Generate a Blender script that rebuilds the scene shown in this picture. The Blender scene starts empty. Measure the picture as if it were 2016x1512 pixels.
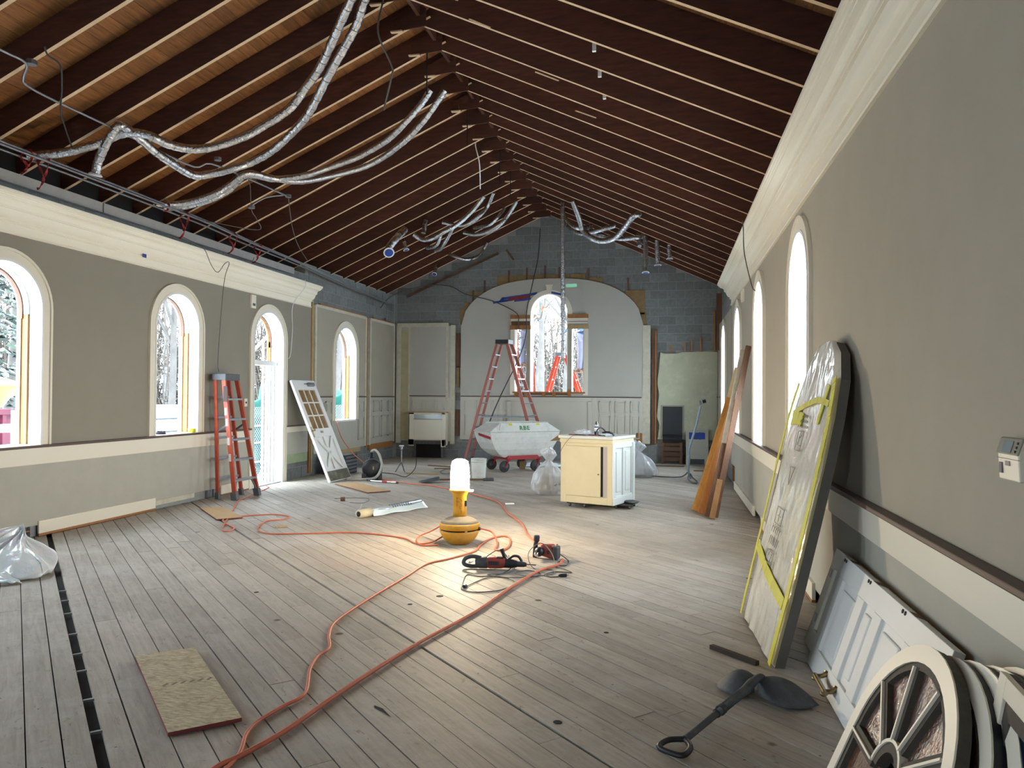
import bpy, bmesh, math, random
from mathutils import Vector, Matrix, noise
random.seed(7)
R = math.radians
SC = bpy.context.scene
COL = SC.collection
XL, XR, D = -6.741, 1.117, 18.08
YB = -4.2
XC = (XL + XR) / 2
SLOPE = .455
ZR = 5.84

# ------------------------------------------------------------ camera, sky, exposure
def setup_camera():
    a, b, c = R(11.69), R(.793), R(.406)
    f = Vector((-math.sin(a) * math.cos(b), math.cos(a) * math.cos(b), math.sin(b)))
    r = Vector((math.cos(a), math.sin(a), 0))
    u = r.cross(f)
    cx = r * math.cos(c) + u * math.sin(c)
    cy = u * math.cos(c) - r * math.sin(c)
    M = Matrix((cx, cy, -f)).transposed().to_4x4()
    M.translation = (0, 0, 1.587)
    cam = bpy.data.cameras.new('camera')
    cam.sensor_fit = 'HORIZONTAL'
    cam.sensor_width = 36
    cam.lens = 1489.4 / 2016 * 36
    cam.clip_end = 300
    o = bpy.data.objects.new('camera', cam)
    o.matrix_world = M
    COL.objects.link(o)
    SC.camera = o
setup_camera()

WORLD_STRENGTH = 9.5
LAMP_STRENGTH = 120.0
EXPOSURE = 1.2
w = bpy.data.worlds.new('overcast_sky')
SC.world = w
w.use_nodes = True
bg = w.node_tree.nodes['Background']
bg.inputs[0].default_value = (.77, .90, 1.0, 1)
bg.inputs[1].default_value = WORLD_STRENGTH
SC.view_settings.view_transform = 'Standard'
SC.view_settings.look = 'None'
SC.view_settings.exposure = EXPOSURE
SC.view_settings.gamma = 1
SC.view_settings.use_curve_mapping = False
try:
    SC.cycles.use_denoising = True
    SC.cycles.denoiser = 'OPENIMAGEDENOISE'
    SC.cycles.max_bounces = 10
    SC.cycles.diffuse_bounces = 6
    SC.cycles.transparent_max_bounces = 12
    SC.cycles.sample_clamp_indirect = 8
except Exception:
    pass

def portal(loc, rot, sx, sy):
    l = bpy.data.lights.new('window_portal', 'AREA')
    l.shape = 'RECTANGLE'; l.size = sx; l.size_y = sy
    l.cycles.is_portal = True
    o = bpy.data.objects.new('window_portal', l)
    o.location = loc; o.rotation_euler = rot
    COL.objects.link(o)

# ------------------------------------------------------------ materials
MATS = {}
def srgb(h):
    if isinstance(h, str):
        h = tuple(int(h[i:i + 2], 16) / 255 for i in (0, 2, 4))
    return tuple(c / 12.92 if c <= .04045 else ((c + .055) / 1.055) ** 2.4 for c in h)

def mat(name, col, rough=.7, metal=0, var=.0, vscale=6., bump=0., bscale=40., rnd=0., stretch=None, col2=None, emit=0,
        alpha=None, trans=0, space='POS', coat=0, dirt=None, dscale=1.5, damt=.6):
    """procedural material: base colour with noise variation, optional streak grain, per-object random, dirt patches"""
    if name in MATS: return MATS[name]
    m = bpy.data.materials.new(name); m.use_nodes = True
    nt = m.node_tree; N = nt.nodes; L = nt.links
    p = N['Principled BSDF']
    p.inputs['Roughness'].default_value = rough
    p.inputs['Metallic'].default_value = metal
    c = srgb(col)
    c2 = srgb(col2) if col2 else tuple(x * (1 - var) for x in c)
    if space == 'POS':
        g = N.new('ShaderNodeNewGeometry'); src = g.outputs['Position']
    else:
        g = N.new('ShaderNodeTexCoord'); src = g.outputs['Object']
    mp = N.new('ShaderNodeMapping'); L.new(src, mp.inputs[0])
    if stretch:
        mp.inputs['Rotation'].default_value = stretch[0]
        mp.inputs['Scale'].default_value = stretch[1]
        if rnd:
            oi0 = N.new('ShaderNodeObjectInfo'); mu = N.new('ShaderNodeMath'); mu.operation = 'MULTIPLY'; mu.inputs[1].default_value = 37.
            L.new(oi0.outputs['Random'], mu.inputs[0])
            cx = N.new('ShaderNodeCombineXYZ'); L.new(mu.outputs[0], cx.inputs[0]); L.new(mu.outputs[0], cx.inputs[2])
            L.new(cx.outputs[0], mp.inputs['Location'])
    nz = N.new('ShaderNodeTexNoise'); nz.inputs['Scale'].default_value = vscale; nz.inputs['Detail'].default_value = 6
    nz.inputs['Roughness'].default_value = .65
    L.new(mp.outputs[0], nz.inputs['Vector'])
    ramp = N.new('ShaderNodeValToRGB')
    ramp.color_ramp.elements[0].position = .32; ramp.color_ramp.elements[1].position = .68
    ramp.color_ramp.elements[0].color = (*c2, 1); ramp.color_ramp.elements[1].color = (*c, 1)
    L.new(nz.outputs['Fac'], ramp.inputs[0])
    out = ramp.outputs[0]
    if dirt:
        n2 = N.new('ShaderNodeTexNoise'); n2.inputs['Scale'].default_value = dscale; n2.inputs['Detail'].default_value = 8
        n2.inputs['Roughness'].default_value = .7
        L.new(src, n2.inputs['Vector'])
        r2 = N.new('ShaderNodeValToRGB'); r2.color_ramp.elements[0].position = .5; r2.color_ramp.elements[1].position = .72
        r2.color_ramp.elements[0].color = (0, 0, 0, 1); r2.color_ramp.elements[1].color = (damt, damt, damt, 1)
        L.new(n2.outputs['Fac'], r2.inputs[0])
        mx = N.new('ShaderNodeMix'); mx.data_type = 'RGBA'
        L.new(r2.outputs[0], mx.inputs[0]); L.new(out, mx.inputs[6]); mx.inputs[7].default_value = (*srgb(dirt), 1)
        out = mx.outputs[2]
    if rnd:
        oi = N.new('ShaderNodeObjectInfo'); mr = N.new('ShaderNodeMapRange')
        mr.inputs[3].default_value = 1 - rnd; mr.inputs[4].default_value = 1 + rnd * .6
        L.new(oi.outputs['Random'], mr.inputs[0])
        hs = N.new('ShaderNodeHueSaturation'); L.new(out, hs.inputs['Color']); L.new(mr.outputs[0], hs.inputs['Value'])
        out = hs.outputs[0]
    L.new(out, p.inputs['Base Color'])
    if bump:
        nb = N.new('ShaderNodeTexNoise'); nb.inputs['Scale'].default_value = bscale; nb.inputs['Detail'].default_value = 4
        L.new(mp.outputs[0], nb.inputs['Vector'])
        b = N.new('ShaderNodeBump'); b.inputs['Strength'].default_value = bump; b.inputs['Distance'].default_value = .01
        L.new(nb.outputs['Fac'], b.inputs['Height']); L.new(b.outputs[0], p.inputs['Normal'])
    if emit:
        p.inputs['Emission Color'].default_value = (*c, 1); p.inputs['Emission Strength'].default_value = emit
    if trans: p.inputs['Transmission Weight'].default_value = trans
    if alpha is not None: p.inputs['Alpha'].default_value = alpha
    if coat: p.inputs['Coat Weight'].default_value = coat
    MATS[name] = m
    return m

def floor_material():
    m = bpy.data.materials.new('floor_boards'); m.use_nodes = True
    nt = m.node_tree; N = nt.nodes; L = nt.links; p = N['Principled BSDF']
    p.inputs['Roughness'].default_value = .62
    g = N.new('ShaderNodeNewGeometry')
    rot = N.new('ShaderNodeMapping'); rot.inputs['Rotation'].default_value = (0, 0, R(-135)); L.new(g.outputs['Position'], rot.inputs[0])
    oi = N.new('ShaderNodeObjectInfo')
    mu = N.new('ShaderNodeMath'); mu.operation = 'MULTIPLY'; mu.inputs[1].default_value = 53.; L.new(oi.outputs['Random'], mu.inputs[0])
    cx = N.new('ShaderNodeCombineXYZ'); L.new(mu.outputs[0], cx.inputs[0]); L.new(mu.outputs[0], cx.inputs[2])
    ad = N.new('ShaderNodeVectorMath'); ad.operation = 'ADD'; L.new(rot.outputs[0], ad.inputs[0]); L.new(cx.outputs[0], ad.inputs[1])
    st = N.new('ShaderNodeVectorMath'); st.operation = 'MULTIPLY'; st.inputs[1].default_value = (1.2, 14, 1); L.new(ad.outputs[0], st.inputs[0])
    def noi(vec, sc, det=6, rg=.65, dis=0):
        n = N.new('ShaderNodeTexNoise'); n.inputs['Scale'].default_value = sc; n.inputs['Detail'].default_value = det
        n.inputs['Roughness'].default_value = rg; n.inputs['Distortion'].default_value = dis
        L.new(vec, n.inputs['Vector']); return n.outputs['Fac']
    def rmp(f, a, b, ca, cb):
        r = N.new('ShaderNodeValToRGB'); r.color_ramp.elements[0].position = a; r.color_ramp.elements[1].position = b
        r.color_ramp.elements[0].color = (*ca, 1); r.color_ramp.elements[1].color = (*cb, 1); L.new(f, r.inputs[0]); return r.outputs[0]
    def mix(f, a, b, mode='MIX'):
        x = N.new('ShaderNodeMix'); x.data_type = 'RGBA'; x.blend_type = mode
        if isinstance(f, float): x.inputs[0].default_value = f
        else: L.new(f, x.inputs[0])
        L.new(a, x.inputs[6]) if not isinstance(a, tuple) else setattr(x.inputs[6], 'default_value', (*a, 1))
        L.new(b, x.inputs[7]) if not isinstance(b, tuple) else setattr(x.inputs[7], 'default_value', (*b, 1))
        return x.outputs[2]
    base = rmp(noi(st.outputs[0], 2.2, 8, .7, .6), .3, .7, srgb('91897e'), srgb('b0a89c'))
    # whitish glue and dust residue
    white = rmp(noi(g.outputs['Position'], 1.1, 8, .75), .48, .66, (0, 0, 0), (.5, .5, .5))
    c = mix(white, base, srgb('c2bfb8'))
    # brown worn stains
    stain = rmp(noi(g.outputs['Position'], .55, 6, .7), .55, .74, (0, 0, 0), (.55, .55, .55))
    c = mix(stain, c, srgb('8a6f58'))
    # scratchy dark scuffs
    sc2 = N.new('ShaderNodeVectorMath'); sc2.operation = 'MULTIPLY'; sc2.inputs[1].default_value = (9, 22, 1); L.new(ad.outputs[0], sc2.inputs[0])
    scuff = rmp(noi(sc2.outputs[0], 1., 3, .6, 1.5), .64, .72, (0, 0, 0), (.55, .55, .55))
    c = mix(scuff, c, srgb('6d6156'))
    vo = N.new('ShaderNodeTexVoronoi'); vo.inputs['Scale'].default_value = 1.6; L.new(g.outputs['Position'], vo.inputs['Vector'])
    knot = rmp(vo.outputs['Distance'], .03, .055, (1, 1, 1), (0, 0, 0))
    c = mix(knot, c, srgb('4a3d33'))
    v2 = N.new('ShaderNodeTexVoronoi'); v2.inputs['Scale'].default_value = 7.5; L.new(g.outputs['Position'], v2.inputs['Vector'])
    nail = rmp(v2.outputs['Distance'], .035, .055, (.85, .85, .85), (0, 0, 0))
    c = mix(nail, c, srgb('39322c'))
    mr = N.new('ShaderNodeMapRange'); mr.inputs[3].default_value = .86; mr.inputs[4].default_value = 1.08; L.new(oi.outputs['Random'], mr.inputs[0])
    hs = N.new('ShaderNodeHueSaturation'); L.new(c, hs.inputs['Color']); L.new(mr.outputs[0], hs.inputs['Value'])
    L.new(hs.outputs[0], p.inputs['Base Color'])
    b = N.new('ShaderNodeBump'); b.inputs['Strength'].default_value = .35; b.inputs['Distance'].default_value = .004
    L.new(noi(sc2.outputs[0], 1.3, 5), b.inputs['Height']); L.new(b.outputs[0], p.inputs['Normal'])
    return m

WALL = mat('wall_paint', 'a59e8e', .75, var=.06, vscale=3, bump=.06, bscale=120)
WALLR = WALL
WALL_SHADED = mat('wall_paint_shaded', '8d887b', .75, var=.05, vscale=3, bump=.06, bscale=120)  # same wall paint, darkened to carry the shade on the left wall
WALL_LIT = mat('wall_paint_lit', 'b3b1a9', .75, var=.05, vscale=3, bump=.06, bscale=120)  # same wall paint, lightened to carry the stronger light at the far end
LOWER = mat('lower_wall_paint', 'adab9f', .7, var=.08, vscale=4, bump=.04, bscale=100)
CREAM = mat('cream_trim_paint', 'e0dac9', .42, var=.02, vscale=2)
CREAM_LIT = mat('cream_trim_lit', 'f0ead8', .42, var=.02, vscale=2)  # trim cream lightened so the left cornice looks better lit
WAINS = mat('grey_cream_wainscot', 'c2c0b4', .55, var=.04, vscale=3)
WHITE = mat('white_trim_paint', 'e3e4e2', .45, var=.04, vscale=5)
GREENISH = mat('old_greenish_plaster', 'b3b49c', .85, var=.1, vscale=3, bump=.1, dirt='d0cdb8', dscale=2.5)
PLASTERW = mat('torn_plaster_strip', 'c9c5b3', .85, var=.15, vscale=8, bump=.3, bscale=60, dirt='a7a28c', dscale=5)
BLOCK = mat('concrete_block', '808484', .9, var=.25, vscale=14, bump=.5, bscale=90, rnd=.16)
MORTAR = mat('mortar', '979a98', .95, var=.2, vscale=10, bump=.4)
LEDGE = mat('dark_wood_ledge', '5a463f', .5, var=.3, vscale=3, stretch=((0, 0, 0), (12, 1, 12)))
RAFTER = mat('rafter_side_wood', '5a3020', .75, var=.5, vscale=3, bump=.2, stretch=((0, R(0), 0), (1.5, 1, 9)), rnd=.35)
RAFTER_UNDER = mat('rafter_underside_raw_wood', 'dcbf9b', .75, var=.3, vscale=6, stretch=((0, 0, 0), (3, 20, 3)))
SHEATH = mat('roof_sheathing_wood', '9c6636', .7, var=.5, vscale=3, stretch=((0, 0, 0), (14, 1.2, 14)), rnd=.22, dirt='5d381c', dscale=1.4, damt=.7)
RAWWOOD = mat('raw_orange_wood', 'a8713f', .65, var=.35, vscale=3, stretch=((0, 0, 0), (14, 14, 1.5)))
PALEWOOD = mat('pale_stop_wood', 'b39d74', .7, var=.25, vscale=3, stretch=((0, 0, 0), (14, 14, 1.5)))
LUMBER = mat('golden_lumber', 'c58a3c', .6, var=.3, vscale=3, stretch=((0, 0, 0), (16, 16, 1.3)), bump=.1)
BROWNWOOD = mat('old_brown_lumber', '6b4a34', .7, var=.4, vscale=3, stretch=((0, 0, 0), (16, 16, 1.5)))
TAN = mat('tan_backing_board', '8f7650', .85, var=.3, vscale=6)
DARK = mat('dark_void', '1c1b1c', .9, var=.3)
FOIL = mat('silver_foil', 'c9cacd', .22, metal=1, var=.25, vscale=25, bump=1.0, bscale=45)
GALV = mat('galvanised_metal', '9a9ea2', .4, metal=.85, var=.2, vscale=20)
ALU = mat('aluminium_step', '9b9fa6', .42, metal=.7, var=.2, vscale=20)
LADRED = mat('orange_red_fiberglass', 'b3492f', .5, var=.2, vscale=12)
LADPINK = mat('faded_red_fiberglass', 'a35c50', .55, var=.15, vscale=12)
LADORG = mat('bright_orange_fiberglass', 'b03412', .5, var=.15, vscale=12)
GREYPL = mat('grey_plastic', '5c5f63', .6, var=.2)
BLACKPL = mat('black_plastic', '222429', .45, var=.3, vscale=12)
BLACKRUB = mat('black_rubber', '34363a', .7, var=.3, vscale=12)
DUSTGREY = mat('dusty_dark_plastic', '474c50', .65, var=.35, vscale=9, dirt='6d7071', dscale=6)
ORCORD = mat('orange_cord', 'cf6f4e', .55, var=.2, vscale=10)
WIRE = mat('grey_wire', '55524f', .6)
WIREW = mat('white_wire', 'dfe0e2', .5)
YELLOW = mat('yellow_plastic', 'd59a1b', .5, var=.25, vscale=9, dirt='b9a27c', dscale=7, damt=.5)
DUSTTOP = mat('dust_covered_plastic', 'a99c86', .85, var=.2, vscale=12)
RED = mat('red_paint', 'a3232b', .5, var=.2, vscale=10)
TOOLRED = mat('faded_tool_red', '9c4138', .55, var=.3, vscale=14)
BINWHITE = mat('scuffed_white_plastic', 'cfd1cd', .5, var=.12, vscale=7, dirt='a3a094', dscale=6, damt=.5)
CREAMCAB = mat('cream_yellow_paint', 'cbbf9c', .5, var=.06, vscale=5)
CABWHITE = mat('cabinet_white_paint', 'cdd0cc', .5, var=.06, vscale=5)
BLUETAPE = mat('blue_masking_tape', '28459a', .6, var=.2)
REDTAPE = mat('dark_red_tape', '7c2a36', .6, var=.2)
YTAPE = mat('yellow_tape', 'd3cf2a', .35, var=.2, vscale=10)
GREEN = mat('green_stencil_paint', '2f7d4f', .6)
BRASS = mat('aged_brass', '9b8a63', .3, metal=.9, var=.3, vscale=20)
CHROME = mat('chrome', 'c8cacc', .15, metal=1, var=.1)
OSB = mat('osb_board', 'd6c7a4', .75, var=.6, vscale=9, stretch=((0, 0, R(0)), (2.2, 12, 1)), dirt='8b6d4e', dscale=22, damt=.75, bump=.3, bscale=30)
OSBEDGE = mat('dark_red_edge_paint', '6d2a2c', .7)
PLY = mat('plywood_offcut', 'bd9a6e', .7, var=.25, vscale=5, stretch=((0, 0, R(45)), (1.5, 10, 1)))
SNOW = mat('snow', 'eef2f6', .8, var=.05, vscale=.5)
BARK = mat('grey_bark', '4d4945', .9, var=.4, vscale=3)
BIRCH = mat('pale_birch_bark', '8a8885', .8, var=.35, vscale=4, dirt='4c4743', dscale=3)
TWIG = mat('brown_twigs', '564e46', .9, var=.3)
PINE = mat('pine_needles', '26352a', .9, var=.4, vscale=4, dirt='e6ecf0', dscale=2.5, damt=.9)
TARP = mat('green_tarp', '0a564c', .45, var=.35, vscale=2, bump=.4, bscale=8)
SKIN = mat('skin', 'b98a6c', .6)
HANDLEPL = mat('handle_black', '24262a', .4)
LEDGESILL = WHITE

def bag_material(name, col, alpha):
    m = mat(name, col, .18, var=.1, vscale=5, bump=1., bscale=14, coat=.5)
    m.node_tree.nodes['Principled BSDF'].inputs['Alpha'].default_value = alpha
    return m
CLEARBAG = bag_material('clear_plastic_film', 'dfe4ea', .42)
WHITEBAG = bag_material('white_translucent_film', 'e6eaee', .85)
WHITEBAG.node_tree.nodes['Principled BSDF'].inputs['Subsurface Weight'].default_value = .3
def amber_material(name, col, rough=.12):
    m = mat(name, col, rough, var=.5, vscale=9, bump=1., bscale=70, coat=.6)
    m.node_tree.nodes['Principled BSDF'].inputs['Transmission Weight'].default_value = .35
    return m
AMBER = amber_material('amber_textured_glass', 'b5842a')
DARKAMBER = amber_material('dark_amber_textured_glass', '80523a')
WRAP = mat('white_plastic_wrap', 'd8d4c6', .2, var=.12, vscale=6, bump=.9, bscale=11, coat=.8)

# ------------------------------------------------------------ mesh builder
class MB:
    def __init__(s): s.v = []; s.f = []; s.m = []; s.sm = []
    def add(s, vs, fs, mi=0, sm=False):
        n = len(s.v); s.v += [Vector(v) for v in vs]
        for f in fs: s.f.append(tuple(n + i for i in f)); s.m.append(mi); s.sm.append(sm)
        return s
    def hexa(s, p, mi=0):  # 8 points: bottom 4 ccw, top 4 ccw
        return s.add(p, [(3, 2, 1, 0), (4, 5, 6, 7), (0, 1, 5, 4), (1, 2, 6, 5), (2, 3, 7, 6), (3, 0, 4, 7)], mi)
    def box(s, x0, x1, y0, y1, z0, z1, mi=0):
        x0, x1 = sorted((x0, x1)); y0, y1 = sorted((y0, y1)); z0, z1 = sorted((z0, z1))
        return s.hexa([(x0, y0, z0), (x1, y0, z0), (x1, y1, z0), (x0, y1, z0), (x0, y0, z1), (x1, y0, z1), (x1, y1, z1), (x0, y1, z1)], mi)
    def beam(s, p0, p1, a, b, ref=(0, 0, 1), mi=0, a1=None, b1=None):
        p0 = Vector(p0); p1 = Vector(p1); d = (p1 - p0).normalized(); ref = Vector(ref)
        if abs(d.dot(ref.normalized())) > .98: ref = Vector((1, 0, 0)) if abs(d.x) < .9 else Vector((0, 1, 0))
        x = ref.cross(d).normalized(); y = d.cross(x)
        a1 = a if a1 is None else a1; b1 = b if b1 is None else b1
        P = []
        for p, aa, bb in ((p0, a, b), (p1, a1, b1)):
            for i, j in ((-1, -1), (1, -1), (1, 1), (-1, 1)): P.append(p + x * (i * aa / 2) + y * (j * bb / 2))
        return s.hexa(P, mi)
    def tube(s, pts, r, n=8, mi=0, cap=True, closed=False):
        pts = [Vector(p) for p in pts]; k = len(pts)
        rs = r if isinstance(r, (list, tuple)) else [r] * k
        up = None; rings = []
        for i, p in enumerate(pts):
            if closed: d = pts[(i + 1) % k] - pts[i - 1]
            else: d = pts[min(i + 1, k - 1)] - pts[max(i - 1, 0)]
            if d.length < 1e-9: d = Vector((0, 0, 1))
            d.normalize()
            if up is None:
                up = Vector((0, 0, 1)) if abs(d.z) < .9 else Vector((1, 0, 0))
            x = up.cross(d)
            if x.length < 1e-6: x = Vector((1, 0, 0)).cross(d)
            x.normalize(); y = d.cross(x); up = y
            rings.append([p + (x * math.cos(t) + y * math.sin(t)) * rs[i] for t in [2 * math.pi * j / n for j in range(n)]])
        b = len(s.v); vs = [v for g in rings for v in g]; fs = []
        for i in range(k if closed else k - 1):
            for j in range(n):
                a0 = i * n + j; a1 = i * n + (j + 1) % n; c = ((i + 1) % k) * n
                fs.append((a0, a1, c + (j + 1) % n, c + j))
        s.add(vs, fs, mi, True)
        if cap and not closed:
            s.add(rings[0], [tuple(reversed(range(n)))], mi); s.add(rings[-1], [tuple(range(n))], mi)
        return s
    def lathe(s, prof, c=(0, 0, 0), n=24, mi=0, M=None, sm=True):
        vs = []; fs = []
        for r, z in prof:
            for j in range(n):
                t = 2 * math.pi * j / n; vs.append(Vector((r * math.cos(t), r * math.sin(t), z)))
        for i in range(len(prof) - 1):
            for j in range(n): fs.append((i * n + j, i * n + (j + 1) % n, (i + 1) * n + (j + 1) % n, (i + 1) * n + j))
        fs.append(tuple(reversed(range(n)))); fs.append(tuple((len(prof) - 1) * n + j for j in range(n)))
        if M is not None: vs = [M @ v for v in vs]
        vs = [v + Vector(c) for v in vs]
        return s.add(vs, fs, mi, sm)
    def prism(s, poly, ex, mi=0):
        """poly: planar list of 3D points, ex: extrusion vector"""
        ex = Vector(ex); poly = [Vector(p) for p in poly]; n = len(poly)
        vs = poly + [p + ex for p in poly]
        fs = [tuple(reversed(range(n))), tuple(range(n, 2 * n))] + [(i, (i + 1) % n, n + (i + 1) % n, n + i) for i in range(n)]
        return s.add(vs, fs, mi)
    def xf(s, M):
        s.v = [M @ v for v in s.v]; return s
    def grid(s, fn, nu, nv, mi=0, sm=True):
        vs = [fn(i / nu, j / nv) for j in range(nv + 1) for i in range(nu + 1)]
        fs = [(j * (nu + 1) + i, j * (nu + 1) + i + 1, (j + 1) * (nu + 1) + i + 1, (j + 1) * (nu + 1) + i) for j in range(nv) for i in range(nu)]
        return s.add(vs, fs, mi, sm)
    def blob(s, c, r, seed=0, amp=.2, fr=2., n=20, sq=(1, 1, 1), floor=None, mi=0):
        """lumpy ellipsoid"""
        c = Vector(c)
        def fn(u, v):
            th = u * 2 * math.pi; ph = (v - .5) * math.pi
            d = Vector((math.cos(th) * math.cos(ph), math.sin(th) * math.cos(ph), math.sin(ph)))
            k = 1 + amp * noise.noise(d * fr + Vector((seed, seed * 2, 0))) + amp * .5 * noise.noise(d * fr * 3.1 + Vector((0, seed, 5)))
            p = c + Vector((d.x * r * sq[0], d.y * r * sq[1], d.z * r * sq[2])) * k
            if floor is not None and p.z < floor: p.z = floor
            return p
        return s.grid(fn, n, n // 2 + 2, mi)

def rootloc(o):
    p = Vector((0, 0, 0))
    while o is not None: p += o.location; o = o.parent
    return p

def obj(name, mb, mats, parent=None, bevel=0, smooth=None, solid=0, subsurf=0):
    if not isinstance(mats, (list, tuple)): mats = [mats]
    vs = mb.v
    lo = Vector([min(v[i] for v in vs) for i in range(3)]); hi = Vector([max(v[i] for v in vs) for i in range(3)])
    base = Vector(((lo.x + hi.x) / 2, (lo.y + hi.y) / 2, lo.z))
    me = bpy.data.meshes.new(name)
    me.from_pydata([v - base for v in vs], [], mb.f)
    for m in mats: me.materials.append(m)
    me.polygons.foreach_set('material_index', mb.m)
    me.polygons.foreach_set('use_smooth', [bool(x) if smooth is None else smooth for x in mb.sm])
    me.validate(); me.update()
    o = bpy.data.objects.new(name, me); COL.objects.link(o)
    if parent is not None:
        o.parent = parent; o.location = base - rootloc(parent)
    else: o.location = base
    if solid:
        md = o.modifiers.new('thickness', 'SOLIDIFY'); md.thickness = solid; md.offset = 0
    if bevel:
        md = o.modifiers.new('edge_softening', 'BEVEL'); md.width = bevel; md.segments = 2; md.limit_method = 'ANGLE'; md.angle_limit = R(40)
    if subsurf:
        md = o.modifiers.new('smoothing', 'SUBSURF'); md.levels = subsurf; md.render_levels = subsurf
    return o

def thing(name, loc, label, cat, group=None):
    o = bpy.data.objects.new(name, None); COL.objects.link(o); o.location = loc
    o.empty_display_size = .1
    o['label'] = label; o['category'] = cat
    if group: o['group'] = group
    return o
def tag(o, label, cat, group=None, kind=None):
    o['label'] = label; o['category'] = cat
    if group: o['group'] = group
    if kind: o['kind'] = kind
    return o
def struct(o, label=None):
    o['kind'] = 'structure'
    if label: o['label'] = label
    return o
def sempty(name, loc=(0, 0, 0), label=None):
    o = bpy.data.objects.new(name, None); COL.objects.link(o); o.location = loc; return struct(o, label)

def smooth_path(pts, sub=6, jit=0, seed=0):
    pts = [Vector(p) for p in pts]; out = []
    for i in range(len(pts) - 1):
        p0 = pts[max(i - 1, 0)]; p1 = pts[i]; p2 = pts[i + 1]; p3 = pts[min(i + 2, len(pts) - 1)]
        for k in range(sub):
            t = k / sub
            out.append(.5 * ((2 * p1) + (-p0 + p2) * t + (2 * p0 - 5 * p1 + 4 * p2 - p3) * t * t + (-p0 + 3 * p1 - 3 * p2 + p3) * t ** 3))
    out.append(pts[-1]); return out

_unit = None
def unit_mesh(m):
    """a shared unit box mesh for one material"""
    key = 'unit_box_' + m.name
    if key in bpy.data.meshes: return bpy.data.meshes[key]
    b = MB().box(-.5, .5, -.5, .5, -.5, .5)
    me = bpy.data.meshes.new(key); me.from_pydata(b.v, [], b.f); me.materials.append(m); me.update(); return me
def piece(name, c, size, m, parent, rotz=0., rot=None):
    o = bpy.data.objects.new(name, unit_mesh(m)); COL.objects.link(o)
    o.parent = parent; o.location = Vector(c) - rootloc(parent)
    o.rotation_euler = rot if rot else (0, 0, rotz); o.scale = size
    return o

# ------------------------------------------------------------ openings and wall strips
def arch_top(op, a):
    if op.get('flat'): return op['top']
    dx = a - op['c']; r = op['r']
    return op['spring'] + math.sqrt(max(0, r * r - dx * dx)) * op.get('k', 1)
def wall_strips(mb, a0, a1, z0, z1, ops, put, d0, d1, mi=0, extra=()):
    """solid wall between a0..a1 with openings; put(a, z, d) -> point; z0, z1 numbers or functions"""
    f0 = z0 if callable(z0) else (lambda a: z0)
    f1 = z1 if callable(z1) else (lambda a: z1)
    cuts = {a0, a1, *extra}
    for o in ops:
        n = 2 if o.get('flat') else 20
        for i in range(n + 1):
            a = o['c'] - o['r'] * math.cos(math.pi * i / n)
            if a0 < a < a1: cuts.add(a)
    cs = sorted(c for c in cuts if a0 <= c <= a1)
    for a, b in zip(cs[:-1], cs[1:]):
        if b - a < 1e-6: continue
        m = (a + b) / 2; hit = None
        for o in ops:
            if abs(m - o['c']) < o['r']: hit = o
        def seg(za, zb, zc, zd):  # bottom at a, b ; top at a, b
            if max(zc - za, zd - zb) < 1e-4: return
            mb.hexa([put(a, za, d0), put(b, zb, d0), put(b, zb, d1), put(a, za, d1), put(a, max(zc, za), d0), put(b, max(zd, zb), d0), put(b, max(zd, zb), d1), put(a, max(zc, za), d1)], mi)
        if hit is None: seg(f0(a), f0(b), f1(a), f1(b))
        else:
            if hit['sill'] > f0(m): seg(f0(a), f0(b), hit['sill'], hit['sill'])
            ta = min(max(arch_top(hit, a), f0(a)), f1(a)); tb = min(max(arch_top(hit, b), f0(b)), f1(b))
            seg(ta, tb, f1(a), f1(b))
def band(mb, c, ri, ro, zb, zs, put, d0, d1, mi=0, n=22, legs=True):
    """inverted-U band"""
    def prof(r):
        P = [(c - r, zb)] if legs else []
        P += [(c - r * math.cos(math.pi * i / n), zs + r * math.sin(math.pi * i / n)) for i in range(n + 1)]
        if legs: P.append((c + r, zb))
        return P
    I, Oo = prof(ri), prof(ro)
    k = len(I)
    vs = [put(a, z, d) for d in (d0, d1) for P in (I, Oo) for a, z in P]
    fs = []
    for i in range(k - 1):
        fs += [(i, i + 1, k + i + 1, k + i), (2 * k + i + 1, 2 * k + i, 3 * k + i, 3 * k + i + 1),
               (i + 1, i, 2 * k + i, 2 * k + i + 1), (k + i, k + i + 1, 3 * k + i + 1, 3 * k + i)]
    fs += [(0, k, 3 * k, 2 * k), (k - 1, 3 * k - 1, 4 * k - 1, 2 * k - 1)]
    mb.add(vs, fs, mi)
putL = lambda a, z, d: Vector((XL - d, a, z))     # d measured outwards from the plaster face
putR = lambda a, z, d: Vector((XR + d, a, z))
putF = lambda a, z, d: Vector((a, D + d, z))
RO = .465
left_ops = [dict(c=.9, r=RO, sill=1.0, spring=2.48), dict(c=3.75, r=RO, sill=1.0, spring=2.48),  # first two openings are unseen, added to bring daylight into the foreground
            dict(c=6.6, r=RO, sill=1.0, spring=2.48), dict(c=9.42, r=RO, sill=1.0, spring=2.5),
            dict(c=11.89, r=.48, sill=0.0, spring=2.49), dict(c=15.05, r=.52, sill=1.02, spring=2.46)]
right_ops = [
             dict(c=6.94, r=RO, sill=1.0, spring=2.55), dict(c=9.9, r=RO, sill=1.0, spring=2.56),
             dict(c=12.88, r=RO, sill=1.0, spring=2.57), dict(c=16.05, r=RO, sill=1.02, spring=2.57)]
FC = -2.835
far_ops = [dict(c=FC, r=.455, sill=1.66, spring=3.565), dict(c=-3.535, r=.15, sill=1.66, flat=1, top=3.26), dict(c=-2.155, r=.15, sill=1.66, flat=1, top=3.26)]

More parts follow.
